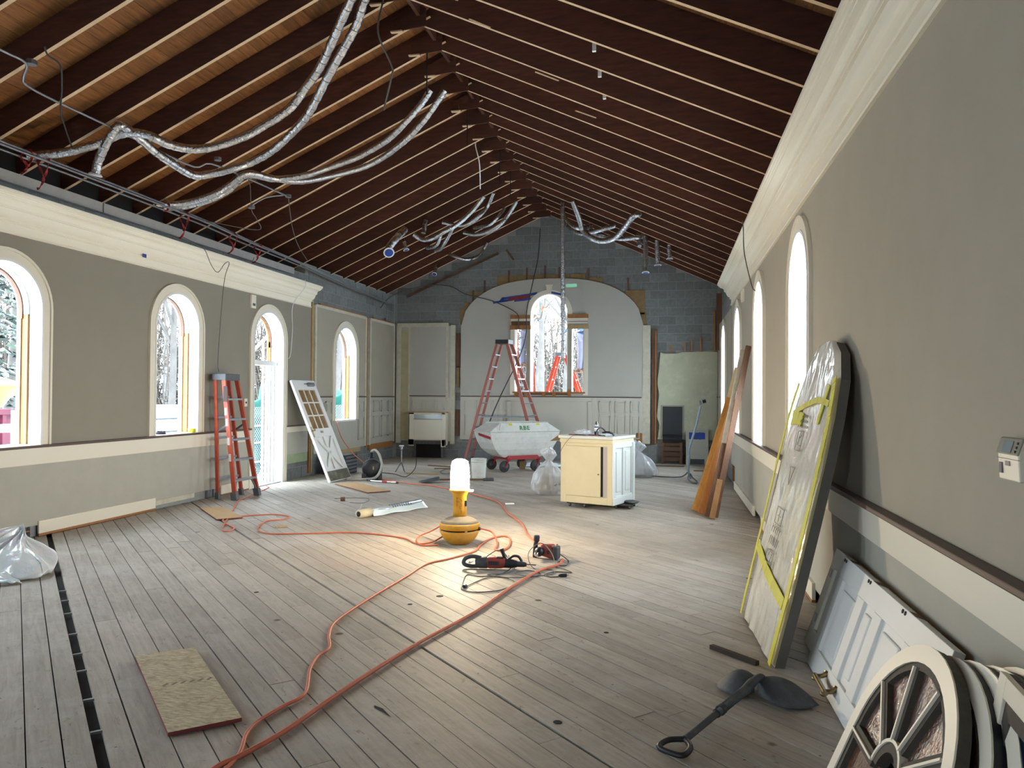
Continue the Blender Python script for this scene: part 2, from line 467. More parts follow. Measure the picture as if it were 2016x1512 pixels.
# ------------------------------------------------------------ floor
floor = struct(obj('floor', MB().box(XL - .3, XR + .3, YB - .3, D + .3, -.12, -.032), DARK))
FLOORM = floor_material()
W = .1392; S2 = math.sqrt(2)
S0 = .34  # a seam passes here
rows = []
def floor_clip(s):
    # t range where point (x,y)=((s-t)/S2,(s+t)/S2) is inside the room
    t0 = max(S2 * YB - s, s - S2 * XR); t1 = min(S2 * D - s, s - S2 * XL)
    return t0, t1
cand = []
nmin = int(math.floor(((XL + YB) / S2 - S0) / W)); nmax = int(math.ceil(((XR + D) / S2 - S0) / W))
for n in range(nmin, nmax + 1):
    sa, sb = S0 + n * W, S0 + (n + 1) * W
    g0 = g1 = .0035
    if n == 0: g0 = .022
    if n == -1: g1 = .022
    if n == 13: g0 = .011
    if n == 12: g1 = .011
    if n in (26, 39): g0 = .007
    sa += g0 * random.uniform(.6, 1.3); sb -= g1 * random.uniform(.6, 1.3)
    lo = min(floor_clip(sa)[0], floor_clip(sb)[0]); hi = max(floor_clip(sa)[1], floor_clip(sb)[1])
    if hi - lo < .02: continue
    t = lo; k = random.uniform(.5, 3.4)
    while t < hi - .01:
        e = min(hi, t + k)
        if hi - e < .5: e = hi
        cand.append((sa, sb, t + .0015, e - .0015)); t = e; k = random.choice((2.4, 3., 3.6, 4.2)) * random.uniform(.9, 1.05)
def clip_poly(poly):
    for ax, val, sgn in ((0, XL - .05, 1), (0, XR + .05, -1), (1, YB, 1), (1, D + .05, -1)):
        out = []
        for i in range(len(poly)):
            p, q = poly[i], poly[(i + 1) % len(poly)]
            ip = (p[ax] - val) * sgn >= 0; iq = (q[ax] - val) * sgn >= 0
            if ip: out.append(p)
            if ip != iq:
                k = (val - p[ax]) / (q[ax] - p[ax]); out.append((p[0] + (q[0] - p[0]) * k, p[1] + (q[1] - p[1]) * k))
        poly = out
        if len(poly) < 3: return None
    return poly
boards = []
for sa, sb, ta, tb in cand:
    P = [((s - t) / S2, (s + t) / S2) for s, t in ((sa, ta), (sb, ta), (sb, tb), (sa, tb))]
    P = clip_poly(P)
    if not P: continue
    cx = sum(p[0] for p in P) / len(P); cy = sum(p[1] for p in P) / len(P)
    hid = 0 if (cy > 1.6 and cx < cy * .45 + .4 and cx > -cy * 1.15 - 2) else 50
    boards.append((math.hypot(cx, cy) + hid, P))
boards.sort(key=lambda b: b[0])
rest = MB()
for i, (d, P) in enumerate(boards):
    z = random.uniform(-.0018, .0012)
    lay = MB() if i < 296 else rest
    A = sum(P[j][0] * P[(j + 1) % len(P)][1] - P[(j + 1) % len(P)][0] * P[j][1] for j in range(len(P)))
    if A < 0: P = P[::-1]
    lay.prism([(x, y, -.03) for x, y in P], (0, 0, .03 + z))
    if i < 296: obj('floor_board', lay, FLOORM, floor)
fr = obj('floor_boards_far', rest, FLOORM, floor); fr['kind'] = 'stuff'
# metal clips left across the open seam
for i in range(13):
    t = 1.9 + i * .43 + random.uniform(-.08, .08)
    piece('seam_clip', ((S0 - t) / S2, (S0 + t) / S2, -.004), (.05, .016, .012), GALV, floor, rotz=R(45))
# broken hole in one board
hb = MB()
for p in ((-1.40, 3.62, .0016),):
    x, y, z = p
    hb.prism([(x - .06, y + .03, z), (x + .0, y - .0, z), (x + .075, y - .085, z), (x + .01, y - .035, z), (x - .045, y - .0, z)], (0, 0, .0008))
obj('knot_hole', hb, DARK, floor)
for k, (x, y, r) in enumerate(((-1.75, 5.72, .03), (-.52, 3.66, .022), (-1.9, 5.45, .02), (.12, 3.15, .03), (-3.2, 5.5, .02), (-.4, 5.1, .018))):
    obj('knot_hole', MB().lathe([(r, 0), (r * .9, .0012)], (x, y, .0012), 12, sm=False), DARK, floor)

# ------------------------------------------------------------ roof: sheathing planks, rafters, collars
ceiling = sempty('ceiling', (XC, 7, 5.8))
ang = math.atan(SLOPE); RD = .25
NL = Vector((-math.sin(ang), 0, math.cos(ang)))   # left slope: normal up (roof falls to the left)
def roofpt(side, u, y, h):
    """side -1 left, +1 right; u distance down the slope from the ridge; h height above rafter undersides"""
    return Vector((XC + side * (u * math.cos(ang) + h * math.sin(ang)), y, ZR - u * math.sin(ang) + h * math.cos(ang)))
UL = (XC - XL + .34) / math.cos(ang)
def offset_u(h): return -h * math.tan(ang)
for side in (-1, 1):
    u = 0.0; r = 0
    while u < UL:
        y = YB - .2 - random.uniform(0, 3)
        while y < D + .25:
            ln = random.choice((3.6, 4.8, 6.0, 7.2)) * (2 if y < 0 else 1)
            y0, y1 = max(y, YB - .2), min(y + ln, D + .25)
            if y1 - y0 > .05:
                c = roofpt(side, u + .07 + offset_u(RD + .012), (y0 + y1) / 2, RD + .012 + random.uniform(-.0015, .0015))
                piece('sheathing_board', c, (.1365, y1 - y0 - .004, .02), SHEATH, ceiling, rot=(0, side * ang, 0))
            y += ln
        u += .14
outer = MB()
for side in (-1, 1):
    outer.prism([roofpt(side, offset_u(RD + .026), YB - .3, RD + .026), roofpt(side, UL + .1, YB - .3, RD + .026), roofpt(side, UL + .1, YB - .3, RD + .1), roofpt(side, offset_u(RD + .1), YB - .3, RD + .1)], (0, D + .55 - YB + .1, 0))
obj('roof_deck', outer, DARK, ceiling)
raf_y = [15.04 + .62 * k for k in range(-31, 6) if YB < 15.04 + .62 * k < D - .02]
def rafter_mesh(side):
    mb = MB(); t = .042
    e = (XC - XL + .28) / math.cos(ang)
    st = -.14 if side < 0 else -.07
    prof = [roofpt(side, st, 0, 0), roofpt(side, e, 0, 0), roofpt(side, e, 0, RD), roofpt(side, .04, 0, RD)]
    P = [Vector((p.x, -t / 2, p.z)) for p in prof]; Q = [Vector((p.x, t / 2, p.z)) for p in prof]
    mb.add(P + Q, [(0, 1, 2, 3), (7, 6, 5, 4)] + [(1, 2, 6, 5), (2, 3, 7, 6), (3, 0, 4, 7)], 0)
    mb.add(P + Q, [(0, 1, 5, 4)], 1)
    me = bpy.data.meshes.new('rafter'); me.from_pydata(mb.v, [], mb.f); me.materials.append(RAFTER); me.materials.append(RAFTER_UNDER)
    me.polygons.foreach_set('material_index', mb.m); me.update(); return me
rm = {s: rafter_mesh(s) for s in (-1, 1)}
cl = ceiling.location
col_me = bpy.data.meshes.new('collar_plate')
cb = MB()
cw = .30
cb.prism([(-cw, -.02, -cw * SLOPE + .0), (cw * .3, -.02, -cw * SLOPE + .03), (cw * .3, -.02, .1), (.0, -.02, .14), (-cw, -.02, .0)], (0, .015, 0), 0)
cb.box(-cw - .03, -cw + .11, -.04, .012, -cw * SLOPE - .012, -cw * SLOPE + .004, 1)
col_me.from_pydata(cb.v, [], cb.f); col_me.materials.append(RAFTER); col_me.materials.append(RAFTER_UNDER); col_me.polygons.foreach_set('material_index', cb.m); col_me.update()
for y in raf_y:
    for s in (-1, 1):
        o = bpy.data.objects.new('rafter', rm[s]); COL.objects.link(o); o.parent = ceiling
        o.location = Vector((0, y + random.uniform(-.012, .012) + (.0 if s < 0 else .045), random.uniform(-.006, .006))) - cl
    o = bpy.data.objects.new('collar_plate', col_me); COL.objects.link(o); o.parent = ceiling
    o.location = Vector((XC, y - .03, ZR + .04)) - cl
obj('ridge_beam', MB().box(XC - .02, XC + .02, YB, D, ZR + .06, ZR + .24), RAFTER, ceiling)
# bracing pieces nailed between near rafters on the left and thin hanger rods at the ridge
for (x, y) in ((-1.9, 7.3), (-1.35, 8.1), (-1.0, 8.9), (-2.2, 6.9)):
    piece('lath_remnant', (x, y + .25, ZR - SLOPE * (x - XC) - .012), (.03, .34, .012), RAFTER_UNDER, ceiling, rot=(0, ang, R(-38)))
for y in (8.8, 10.7, 12.9, 13.8):
    piece('hanger_rod', (XC - .1, y, ZR - .28), (.014, .014, .62), DARK, ceiling)
for i, y in enumerate((7.3, 7.9, 8.5)):
    piece('pipe_stub', (-.72 + i * .0, y, 4.99), (.035, .035, .14), WHITE, ceiling)

# ------------------------------------------------------------ walls
def roof_under(x): return ZR - SLOPE * abs(x - XC) + (RD + .0) / math.cos(ang)
TOPW = roof_under(XL) + .0
def side_wall(name, put, ops, a_end, arche):
    mb = MB()
    wall_strips(mb, YB - .3, 13.3, -.1, 3.86, ops, put, .06, .30)
    wall_strips(mb, 13.3, D + .3, -.1, 4.07, ops, put, .06, .30)
    w_ = struct(obj(name, mb, MORTAR))
    mv = MB(); wall_strips(mv, YB - .3, 13.3, 3.86, TOPW + .1, [], put, .26, .33); wall_strips(mv, 13.3, D + .3, 4.07, TOPW + .1, [], put, .26, .33)
    obj('eave_shade_board', mv, DARK, w_)  # black boards paint the shade in the gaps under the eaves
    return w_
wall_left = side_wall('wall_left', putL, left_ops, 0, 0)
wall_right = side_wall('wall_right', putR, right_ops, 0, 0)
# plaster skins
def skin(name, parent, put, a0, a1, z0, z1, ops, m, d0=0., d1=.06, extra=()):
    mb = MB(); wall_strips(mb, a0, a1, z0, z1, ops, put, d0, d1, extra=extra)
    return obj(name, mb, m, parent)
skin('plaster_upper', wall_left, putL, YB, 13.44, .985, 3.62, left_ops, WALL_SHADED)
skin('plaster_lower', wall_left, putL, YB, 12.4, .125, .985, left_ops, LOWER, -.004)
skin('plaster_lower', wall_left, putL, 12.4, 13.36, .47, .985, [], LOWER, -.004)
skin('green_wallboard_strip', wall_left, putL, 12.42, 13.36, .30, .47, [], mat('green_wallboard', '9aa886', .85, var=.2, vscale=6), .0)
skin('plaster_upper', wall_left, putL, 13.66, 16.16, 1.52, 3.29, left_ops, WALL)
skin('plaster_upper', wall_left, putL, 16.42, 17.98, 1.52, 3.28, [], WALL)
for a0, a1, zb in ((13.66, 16.16, .40), (16.42, 17.98, .42)):
    skin('plaster_lower', wall_left, putL, a0, a1, zb, 1.5, left_ops, LOWER, -.006)
# cream strips edging the far panels, raw studs in the gaps
def strip(name, parent, put, a0, a1, z0, z1, d0, d1, m): obj(name, MB().hexa([put(a0, z0, d0), put(a1, z0, d0), put(a1, z0, d1), put(a0, z0, d1), put(a0, z1, d0), put(a1, z1, d0), put(a1, z1, d1), put(a0, z1, d1)]), m, parent)
for a in (13.655, 16.15, 16.42, 17.96):
    strip('plaster_edge', wall_left, putL, a - .035, a + .035, .40, 3.31, -.012, .06, PLASTERW)
for a0, a1 in ((13.66, 16.16), (16.42, 17.98)):
    strip('plaster_edge', wall_left, putL, a0, a1, 3.27, 3.33, -.01, .06, PLASTERW)
    strip('raw_wood_cleat', wall_left, putL, a0 + .2, a1 - .1, 3.33, 3.36, .0, .06, RAWWOOD)
strip('wood_stud', wall_left, putL, 13.46, 13.52, .05, 3.5, .02, .06, RAWWOOD)
strip('wood_stud', wall_left, putL, 13.55, 13.60, .05, 3.5, .02, .06, PALEWOOD)
strip('wood_stud', wall_left, putL, 16.26, 16.31, .36, 3.34, .02, .06, RAWWOOD)
strip('raw_wood_cleat', wall_left, putL, 16.42, 17.9, .28, .42, .0, .06, RAWWOOD)
strip('raw_wood_cleat', wall_left, putL, 14.9, 15.9, .30, .40, .0, .06, PALEWOOD)
# right wall skins
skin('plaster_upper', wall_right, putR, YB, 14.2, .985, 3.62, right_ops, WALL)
skin('plaster_lower', wall_right, putR, YB, 13.4, .105, .985, right_ops, LOWER, -.004)
skin('plaster_lower', wall_right, putR, 13.4, 14.2, .38, .985, right_ops, LOWER, -.004)
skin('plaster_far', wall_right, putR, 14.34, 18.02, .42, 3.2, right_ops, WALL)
strip('wood_stud', wall_right, putR, 14.21, 14.27, .05, 3.3, .02, .06, RAWWOOD)
strip('wood_stud', wall_right, putR, 17.6, 17.72, 2.62, 3.9, -.06, .06, BROWNWOOD)

# trims: cornice, ledge, apron, baseboards
def arcp(p, q, bulge, n=6):
    out = []
    for i in range(1, n + 1):
        t = i / n; k = math.sin(math.pi * t) * bulge
        dx, dz = q[0] - p[0], q[1] - p[1]; l = math.hypot(dx, dz)
        out.append((p[0] + dx * t + dz / l * k, p[1] + dz * t - dx / l * k))
    return out
PROF = [(0, 3.225), (.022, 3.225), (.030, 3.235), (.022, 3.25), (.014, 3.252), (.014, 3.335), (.036, 3.340), (.044, 3.350), (.036, 3.362), (.036, 3.368)]
PROF += arcp((.036, 3.368), (.105, 3.455), .016) + [(.105, 3.462), (.125, 3.464), (.125, 3.474), (.138, 3.476)]
PROF += arcp((.138, 3.476), (.195, 3.545), -.022) + [(.208, 3.548), (.208, 3.560), (.222, 3.562), (.228, 3.575), (.240, 3.578), (.240, 3.588), (.256, 3.592), (.256, 3.625), (0, 3.625)]
def cornice(name, put, a0, a1, m=None):
    pts = [put(a0, z, -o) for o, z in PROF]
    mb = MB().prism(pts, put(a1, 0, 0) - put(a0, 0, 0))
    return struct(obj(name, mb, m or CREAM))
cornice('trim_1', putL, YB, 13.42, CREAM_LIT)
cornice('trim_2', putR, YB, 14.2)
def linear(name, put, a0, a1, z0, z1, o, m, bev=.004):
    mb = MB().hexa([put(a0, z0, 0), put(a1, z0, 0), put(a1, z0, -o), put(a0, z0, -o), put(a0, z1, 0), put(a1, z1, 0), put(a1, z1, -o), put(a0, z1, -o)])
    return struct(obj(name, mb, m, bevel=bev))
linear('trim_3', putL, YB, 11.30, .972, 1.0, .055, LEDGE); linear('trim_4', putL, YB, 11.29, .79, .972, .02, CREAM)
linear('trim_5', putL, 12.5, 13.38, .972, 1.0, .04, LEDGE); linear('trim_6', putL, 12.5, 13.38, .87, .972, .016, CREAM)
linear('trim_7', putR, YB, 13.95, .972, 1.0, .065, LEDGE, .006); linear('trim_8', putR, YB, 13.95, .79, .972, .02, CREAM)
linear('trim_9', putR, YB, 13.95, .955, .975, .035, LEDGE)
for n, (a0, a1) in enumerate(((13.66, 14.43), (15.67, 16.14), (16.45, 17.98))):
    linear('trim_%d' % (10 + n), putL, a0, a1, 1.50, 1.528, .03, LEDGE)
linear('trim_13', putR, 16.8, 18.02, 1.55, 1.575, .03, LEDGE)
linear('baseboard_left', putL, 7.06, 8.98, .03, .17, .022, CREAM); b2 = linear('baseboard_left', putL, 10.5, 11.29, .02, .16, .022, CREAM)
linear('trim_14', putL, 7.06, 8.98, .004, .03, .024, RAWWOOD); linear('trim_15', putL, 10.5, 11.29, .002, .02, .024, RAWWOOD)
linear('baseboard_left', putL, YB, 3.4, .01, .17, .022, CREAM)
linear('baseboard_right', putR, 10.35, 13.3, .02, .15, .03, CREAM); linear('baseboard_right', putR, 6.2, 9.5, .02, .15, .03, CREAM)
linear('trim_16', putR, 6.2, 9.5, .0, .02, .032, RAWWOOD); linear('baseboard_right', putR, YB, 2.9, .01, .15, .03, CREAM)
# pipe brackets and fin pipe showing in the baseboard gaps
def bracket(a, put, par):
    mb = MB(); mb.hexa([put(a, .005, .05), put(a + .12, .005, .05), put(a + .12, .005, .015), put(a, .005, .015), put(a, .13, .05), put(a + .12, .13, .05), put(a + .12, .13, .015), put(a, .13, .015)])
    obj('pipe_bracket', mb, GALV, par)
for a in (6.7, 6.98, 10.2, 10.35): bracket(a, putL, wall_left)
obj('copper_pipe', MB().tube([putL(5.2, .07, .03), putL(7.0, .07, .03)], .012), RAWWOOD, wall_left)
obj('fin_panel', MB().box(XL - .05, XL - .01, 5.4, 6.75, .02, .11), PLASTERW, wall_left)
obj('fin_panel', MB().box(XL - .05, XL + .004, 9.0, 9.85, .06, .124), PLASTERW, wall_left)

# windows and door
def window_unit(name, put, op, deep=.30, far=False, door=False, raw=True, ro=.13, label=None):
    c, r, zs, sill = op['c'], op['r'], op['spring'], op['sill']
    zb = 0.0 if door else sill
    o = sempty(name, put(c, zb, 0), label)
    mb = MB(); band(mb, c, r, r + ro, zb, zs, put, -.018, .01); obj('casing', mb, CREAM, o, bevel=.003)
    mb = MB(); band(mb, c, r + ro - .022, r + ro + .006, zb, zs, put, -.032, .0); obj('casing_bead', mb, CREAM, o)
    mb = MB(); band(mb, c, r - .008, r + .018, zb, zs, put, -.026, .01); obj('casing_inner_bead', mb, WHITE, o)
    mb = MB(); band(mb, c, r - .012, r, zb, zs, put, .0, deep); obj('reveal', mb, WHITE, o)
    mb = MB(); band(mb, c, r - .035, r - .012, zs - .06, zs, put, .135, .21); obj('arched_stop', mb, WHITE, o)
    mb = MB(); band(mb, c, r - .05, r - .035, zs - .1, zs, put, .195, .245); obj('arched_bead', mb, BROWNWOOD if raw else WHITE, o)
    if not door:
        for s in (-1, 1):
            e = c + s * (r - .024)
            obj('side_stop', MB().hexa([put(e - .012, zb, .135), put(e + .012, zb, .135), put(e + .012, zb, .21), put(e - .012, zb, .21)] + [put(e - .012, zs - .05, .135), put(e + .012, zs - .05, .135), put(e + .012, zs - .05, .21), put(e - .012, zs - .05, .21)]), RAWWOOD if raw else WHITE, o)
            e = c + s * (r - .036)
            obj('outer_stop', MB().hexa([put(e - .014, zb, .21), put(e + .014, zb, .21), put(e + .014, zb, .262), put(e - .014, zb, .262)] + [put(e - .014, zs - .1, .21), put(e + .014, zs - .1, .21), put(e + .014, zs - .1, .262), put(e - .014, zs - .1, .262)]), PALEWOOD if raw else WHITE, o)
        obj('window_sill', MB().hexa([put(c - r, zb - .03, -.03), put(c + r, zb - .03, -.03), put(c + r, zb - .03, deep), put(c - r, zb - .03, deep), put(c - r, zb + .004, -.03), put(c + r, zb + .004, -.03), put(c + r, zb + .004, deep), put(c - r, zb + .004, deep)]), WHITE, o)
    return o
for i, op in enumerate(left_ops):
    if i == 4: continue
    window_unit('window_%d' % (i + 1), putL, op)
for i, op in enumerate(right_ops): window_unit('window_%d' % (i + 8), putR, op, raw=False)
d1 = window_unit('door_1', putL, left_ops[4], door=True)
op = left_ops[4]
mbx = MB(); band(mbx, op['c'], op['r'] - .05, op['r'] - .03, 2.1, op['spring'], putL, .21, .27); obj('transom_frame', mbx, RAWWOOD, d1)
def pbox(put, a0, a1, z0, z1, d0, d1_): return MB().hexa([put(a0, z0, d0), put(a1, z0, d0), put(a1, z0, d1_), put(a0, z0, d1_), put(a0, z1, d0), put(a1, z1, d0), put(a1, z1, d1_), put(a0, z1, d1_)])
obj('transom_bar', pbox(putL, 11.41, 12.37, 2.06, 2.13, .10, .25), WHITE, d1, bevel=.006)
obj('transom_bar_lip', pbox(putL, 11.41, 12.37, 2.115, 2.14, .085, .26), WHITE, d1)
for k, (dd, w_) in enumerate(((.14, .045), (.19, .07), (.24, .09))):
    for s in (-1, 1):
        e0 = op['c'] + s * op['r']; e1 = op['c'] + s * (op['r'] - w_)
        obj('door_jamb_stop', pbox(putL, min(e0, e1), max(e0, e1), 0, 2.07, dd, dd + .045), WHITE, d1, bevel=.004)
obj('threshold', pbox(putL, 11.42, 12.36, -.02, .015, -.0, .31), GALV, d1)
bm_ = MB()
for k in range(34):
    z = .02 + k * .0725
    bm_.v and None
    e = op['c'] + op['r'] - .09
    b_ = pbox(putL, e - .02 - random.uniform(0, .006), e + .01, z, z + .064, .29, .34); bm_.add(b_.v, b_.f)
bk = obj('brick_edge', bm_, mat('snowy_brick', 'b8a498', .9, var=.4, vscale=20, dirt='e8e6e2', dscale=14), d1)

# concrete blocks
BW, BH = .4064, .2032
def visible_block(test, a, z): return test(a, z)
def lay_blocks(parent, put, a0, a1, z0, z1, keep, d=.06, phase=0., half=False):
    r = 0; z = z0
    nrm = put(0, 0, 0) - put(0, 0, 1)
    while z < z1 - .02:
        a = a0 - (BW / 2 if r % 2 else 0) + phase
        while a < a1:
            s, e = max(a, a0) + .005, min(a + BW, a1) - .005
            zt = min(z + BH, z1) - .005
            if e - s > .04 and keep((s + e) / 2, (z + zt) / 2, s, e, z, zt):
                pr = random.uniform(-.002, .003)
                c = (put(s, z + .005, d - .006 - pr) + put(e, zt, d + .06)) / 2
                dv = put(e, zt, d + .06) - put(s, z + .005, d - .006 - pr)
                piece('concrete_block', c, (abs(dv.x), abs(dv.y), abs(dv.z)), BLOCK, parent)
            a += BW
        z += BH; r += 1
def free(ops, s, e, z, zt):
    for o in ops:
        if e > o['c'] - o['r'] and s < o['c'] + o['r'] and zt > o['sill'] and z < (o['top'] if o.get('flat') else o['spring'] + o['r']): return False
    return True
lay_blocks(wall_left, putL, 13.44, 18.08, 3.24, 4.06, lambda a, z, *k: z > 3.3)
lay_blocks(wall_left, putL, 5.3, 13.44, 3.65, 3.86, lambda a, z, *k: True)
lay_blocks(wall_left, putL, 12.42, 18.08, 0, .42, lambda a, z, s, e, zz, zt: True)
lay_blocks(wall_right, putR, 14.2, 18.08, 3.2, 4.06, lambda a, z, *k: True)
lay_blocks(wall_right, putR, 13.2, 18.08, 0, .42, lambda a, z, *k: True)

# far wall
wall_far = None
mb = MB()
def gable(x): return roof_under(x)
wall_strips(mb, XL - .3, XR + .3, -.1, gable, far_ops, putF, .08, .34, extra=[XC])
wall_far = struct(obj('wall_far', mb, MORTAR))
def arch_out(x):
    u = abs((x + 2.815) / 2.228)
    if u >= 1: return 3.25
    return 3.25 + 1.15 * (1 - u ** 2.6) ** (1 / 1.9)
def keep_far(a, z, s, e, z0, z1):
    if z1 > gable(a) - .06: return z0 < gable(a) - .25
    if z0 > 3.3: return not (z1 < arch_out(s) - .02 and z1 < arch_out(e) - .02)
    if z1 < .56: return True
    if a < -5.2: return z0 > 3.2
    if a < -5.03: return True
    if a < -.6: return False
    if z0 > 2.5 and a > -.62: return True
    return s < -.05 and e > -.42 and z1 > 2.5
lay_blocks(wall_far, putF, XL, XR, 0, 5.95, lambda a, z, s, e, z0, z1: keep_far(a, z, s, e, z0, z1) and free(far_ops, s, e, z0, z1), d=.08)
# plaster panels of the far wall
xs = [-5.043 + i * (2.228 * 2) / 40 for i in range(41)]
mb = MB(); wall_strips(mb, xs[0], xs[-1], 1.53, lambda x: arch_out(min(max(x, -5.03), -.6)) if -5.03 < x < -.6 else 3.25, far_ops, putF, 0, .07, extra=xs)
obj('arched_plaster_panel', mb, WALL_LIT, wall_far)
mb = MB(); wall_strips(mb, -5.043, -.59, .47, 1.53, [], putF, -.006, .07); obj('wainscot', mb, WAINS, wall_far)
mb = MB().prism([putF(x, (arch_out(x) if -5.03 < x < -.6 else 3.25) - .0, .03) for x in xs] + [putF(x, (arch_out(x) if -5.03 < x < -.6 else 3.25) + .025 + .02 * noise.noise(Vector((x * 4, 0, 0))), .03) for x in reversed(xs)], (0, .05, 0))
obj('torn_paper_edge', mb, TAN, wall_far)
for (x0, x1, z0, z1) in ((-4.14, -2.35, 4.12, 4.50), (-2.33, -1.98, 4.12, 4.50), (-1.96, -1.56, 4.0, 4.40), (-1.0, -.56, 3.5, 4.08), (-.66, -.52, 3.2, 3.55), (-5.08, -4.98, 3.32, 3.72), (-4.98, -4.86, 3.6, 3.86), (-4.86, -4.5, 4.02, 4.13)):
    obj('backing_board', MB().box(x0, x1, D + .045, D + .075, z0, z1), TAN, wall_far)
for x, z in ((-4.75, 3.98), (-4.46, 4.22), (-3.85, 4.45), (-3.4, 4.5), (-2.6, 4.5), (-1.9, 4.45), (-.95, 4.2), (-2.95, 4.55)):
    obj('nailer_stub', MB().box(x - .02, x + .02, D + .03, D + .07, z - .12, z + .18), BROWNWOOD, wall_far)
panel_l = MB(); wall_strips(panel_l, XL + .02, -5.21, .42, 3.28, [], putF, 0, .07); obj('plaster_panel', panel_l, WALL_LIT, wall_far)
mb = MB(); wall_strips(mb, -6.3, -5.3, .42, 1.5, [], putF, -.008, .0); obj('wainscot', mb, WAINS, wall_far)
for x0, x1 in ((-6.72, -6.6), (-6.40, -6.36), (-5.42, -5.36), (-5.30, -5.19)):
    obj('plaster_edge', MB().box(x0, x1, D - .014, D + .06, .35, 3.3), PLASTERW, wall_far)
obj('plaster_edge', MB().box(-6.7, -5.36, D - .012, D + .06, 3.26, 3.36), PLASTERW, wall_far)
obj('yellowed_strip', MB().box(-6.6, -6.40, D - .003, D + .05, .45, 3.2), mat('yellowed_plaster', 'b3ab8b', .85, var=.15), wall_far)
obj('plaster_edge', MB().box(-.60, -.42, D - .012, D + .07, .45, 3.24), PLASTERW, wall_far)
obj('wood_stud', MB().box(-.38, -.27, D - .0, D + .075, .45, 3.15), BROWNWOOD, wall_far)
obj('wood_stud', MB().box(-.31, -.28, D - .02, D + .075, .45, 3.1), RAWWOOD, wall_far)
obj('wood_stud', MB().box(-5.17, -5.07, D + .03, D + .075, 2.25, 3.1), BROWNWOOD, wall_far)
obj('wood_stud', MB().box(-5.16, -5.09, D + .03, D + .075, 1.75, 2.28), TAN, wall_far)
obj('wood_stud', MB().box(-5.18, -5.07, D + .03, D + .075, .55, 1.2), BROWNWOOD, wall_far)
mb = MB()
px = [-.25, .06, .4, .8, 1.1]
mb.prism([putF(-.25, .56, 0), putF(1.11, .56, 0), putF(1.11, 2.60, 0), putF(.9, 2.615, 0), putF(.3, 2.6, 0), putF(.2, 2.57, 0), putF(-.1, 2.57, 0), putF(-.19, 2.6, 0), putF(-.22, 2.2, 0), putF(-.26, 1.9, 0), putF(-.21, 1.6, 0), putF(-.27, 1.1, 0), putF(-.2, .9, 0)], (0, .07, 0))
obj('greenish_plaster_panel', mb, GREENISH, wall_far)
for x, h in ((.06, .16), (.37, .22), (.52, .28), (.73, .34), (1.04, .95)):
    obj('nailer_stub', MB().box(x - .018, x + .018, D + .02, D + .07, 2.61, 2.61 + h), RAWWOOD, wall_far)
obj('conduit_in_wall', MB().box(-1.6, -.6, D + .05, D + .07, .5, .53), DARK, wall_far)
# chair rails on far wall
for n, (x0, x1) in enumerate(((-6.36, -5.42), (-5.03, -3.85), (-1.8, -.62), (-3.85, -1.8))):
    linear('trim_%d' % (20 + n), putF, x0, x1, 1.525, 1.55, .03, LEDGE, .003)
# raised mouldings on the wainscot
def molding(parent, put, a0, a1, z0, z1, o0=-.006, m=WAINS, w_=.02):
    mb = MB()
    for (p, q, r_, s_) in ((a0, a1, z0, z0 + w_), (a0, a1, z1 - w_, z1), (a0, a0 + w_, z0, z1), (a1 - w_, a1, z0, z1)):
        b_ = pbox(put, p, q, r_, s_, o0 - .02, o0 + .002); mb.add(b_.v, b_.f)
    b_ = pbox(put, a0 + .06, a1 - .06, z0 + .06, z1 - .06, o0 - .014, o0 + .002); mb.add(b_.v, b_.f)
    obj('panel_moulding', mb, m, parent)
for x0, x1 in ((-4.95, -4.62), (-4.52, -4.20), (-4.1, -3.9), (-1.62, -1.34), (-1.24, -.98), (-.88, -.66)):
    molding(wall_far, putF, x0, x1, 1.18, 1.44); molding(wall_far, putF, x0, x1, .56, 1.1)
for x0, x1 in ((-6.28, -6.02), (-5.95, -5.7), (-5.64, -5.45)): molding(wall_far, putF, x0, x1, 1.2, 1.44, -.008)
for a0, a1 in ((13.78, 14.05), (14.1, 14.38), (15.72, 16.05), (16.6, 17.0), (17.1, 17.5), (17.55, 17.85)):
    molding(wall_left, putL, a0, a1, 1.16, 1.42, -.006, LOWER); molding(wall_left, putL, a0, a1, .56, 1.06, -.006, LOWER)
# central apron below the far window
obj('apron_frame', MB().box(-3.85, -1.8, D - .035, D, 1.42, 1.525), WAINS, wall_far, bevel=.004)
for x in (-3.85, -1.88): obj('apron_frame', MB().box(x, x + .08, D - .035, D, .47, 1.44), WAINS, wall_far, bevel=.004)
obj('apron_panel', MB().box(-3.77, -1.88, D - .012, D, .47, 1.42), WAINS, wall_far)
obj('raw_wood_block', MB().box(-.74, -.6, D - .02, D, .47, .70), RAWWOOD, wall_far)

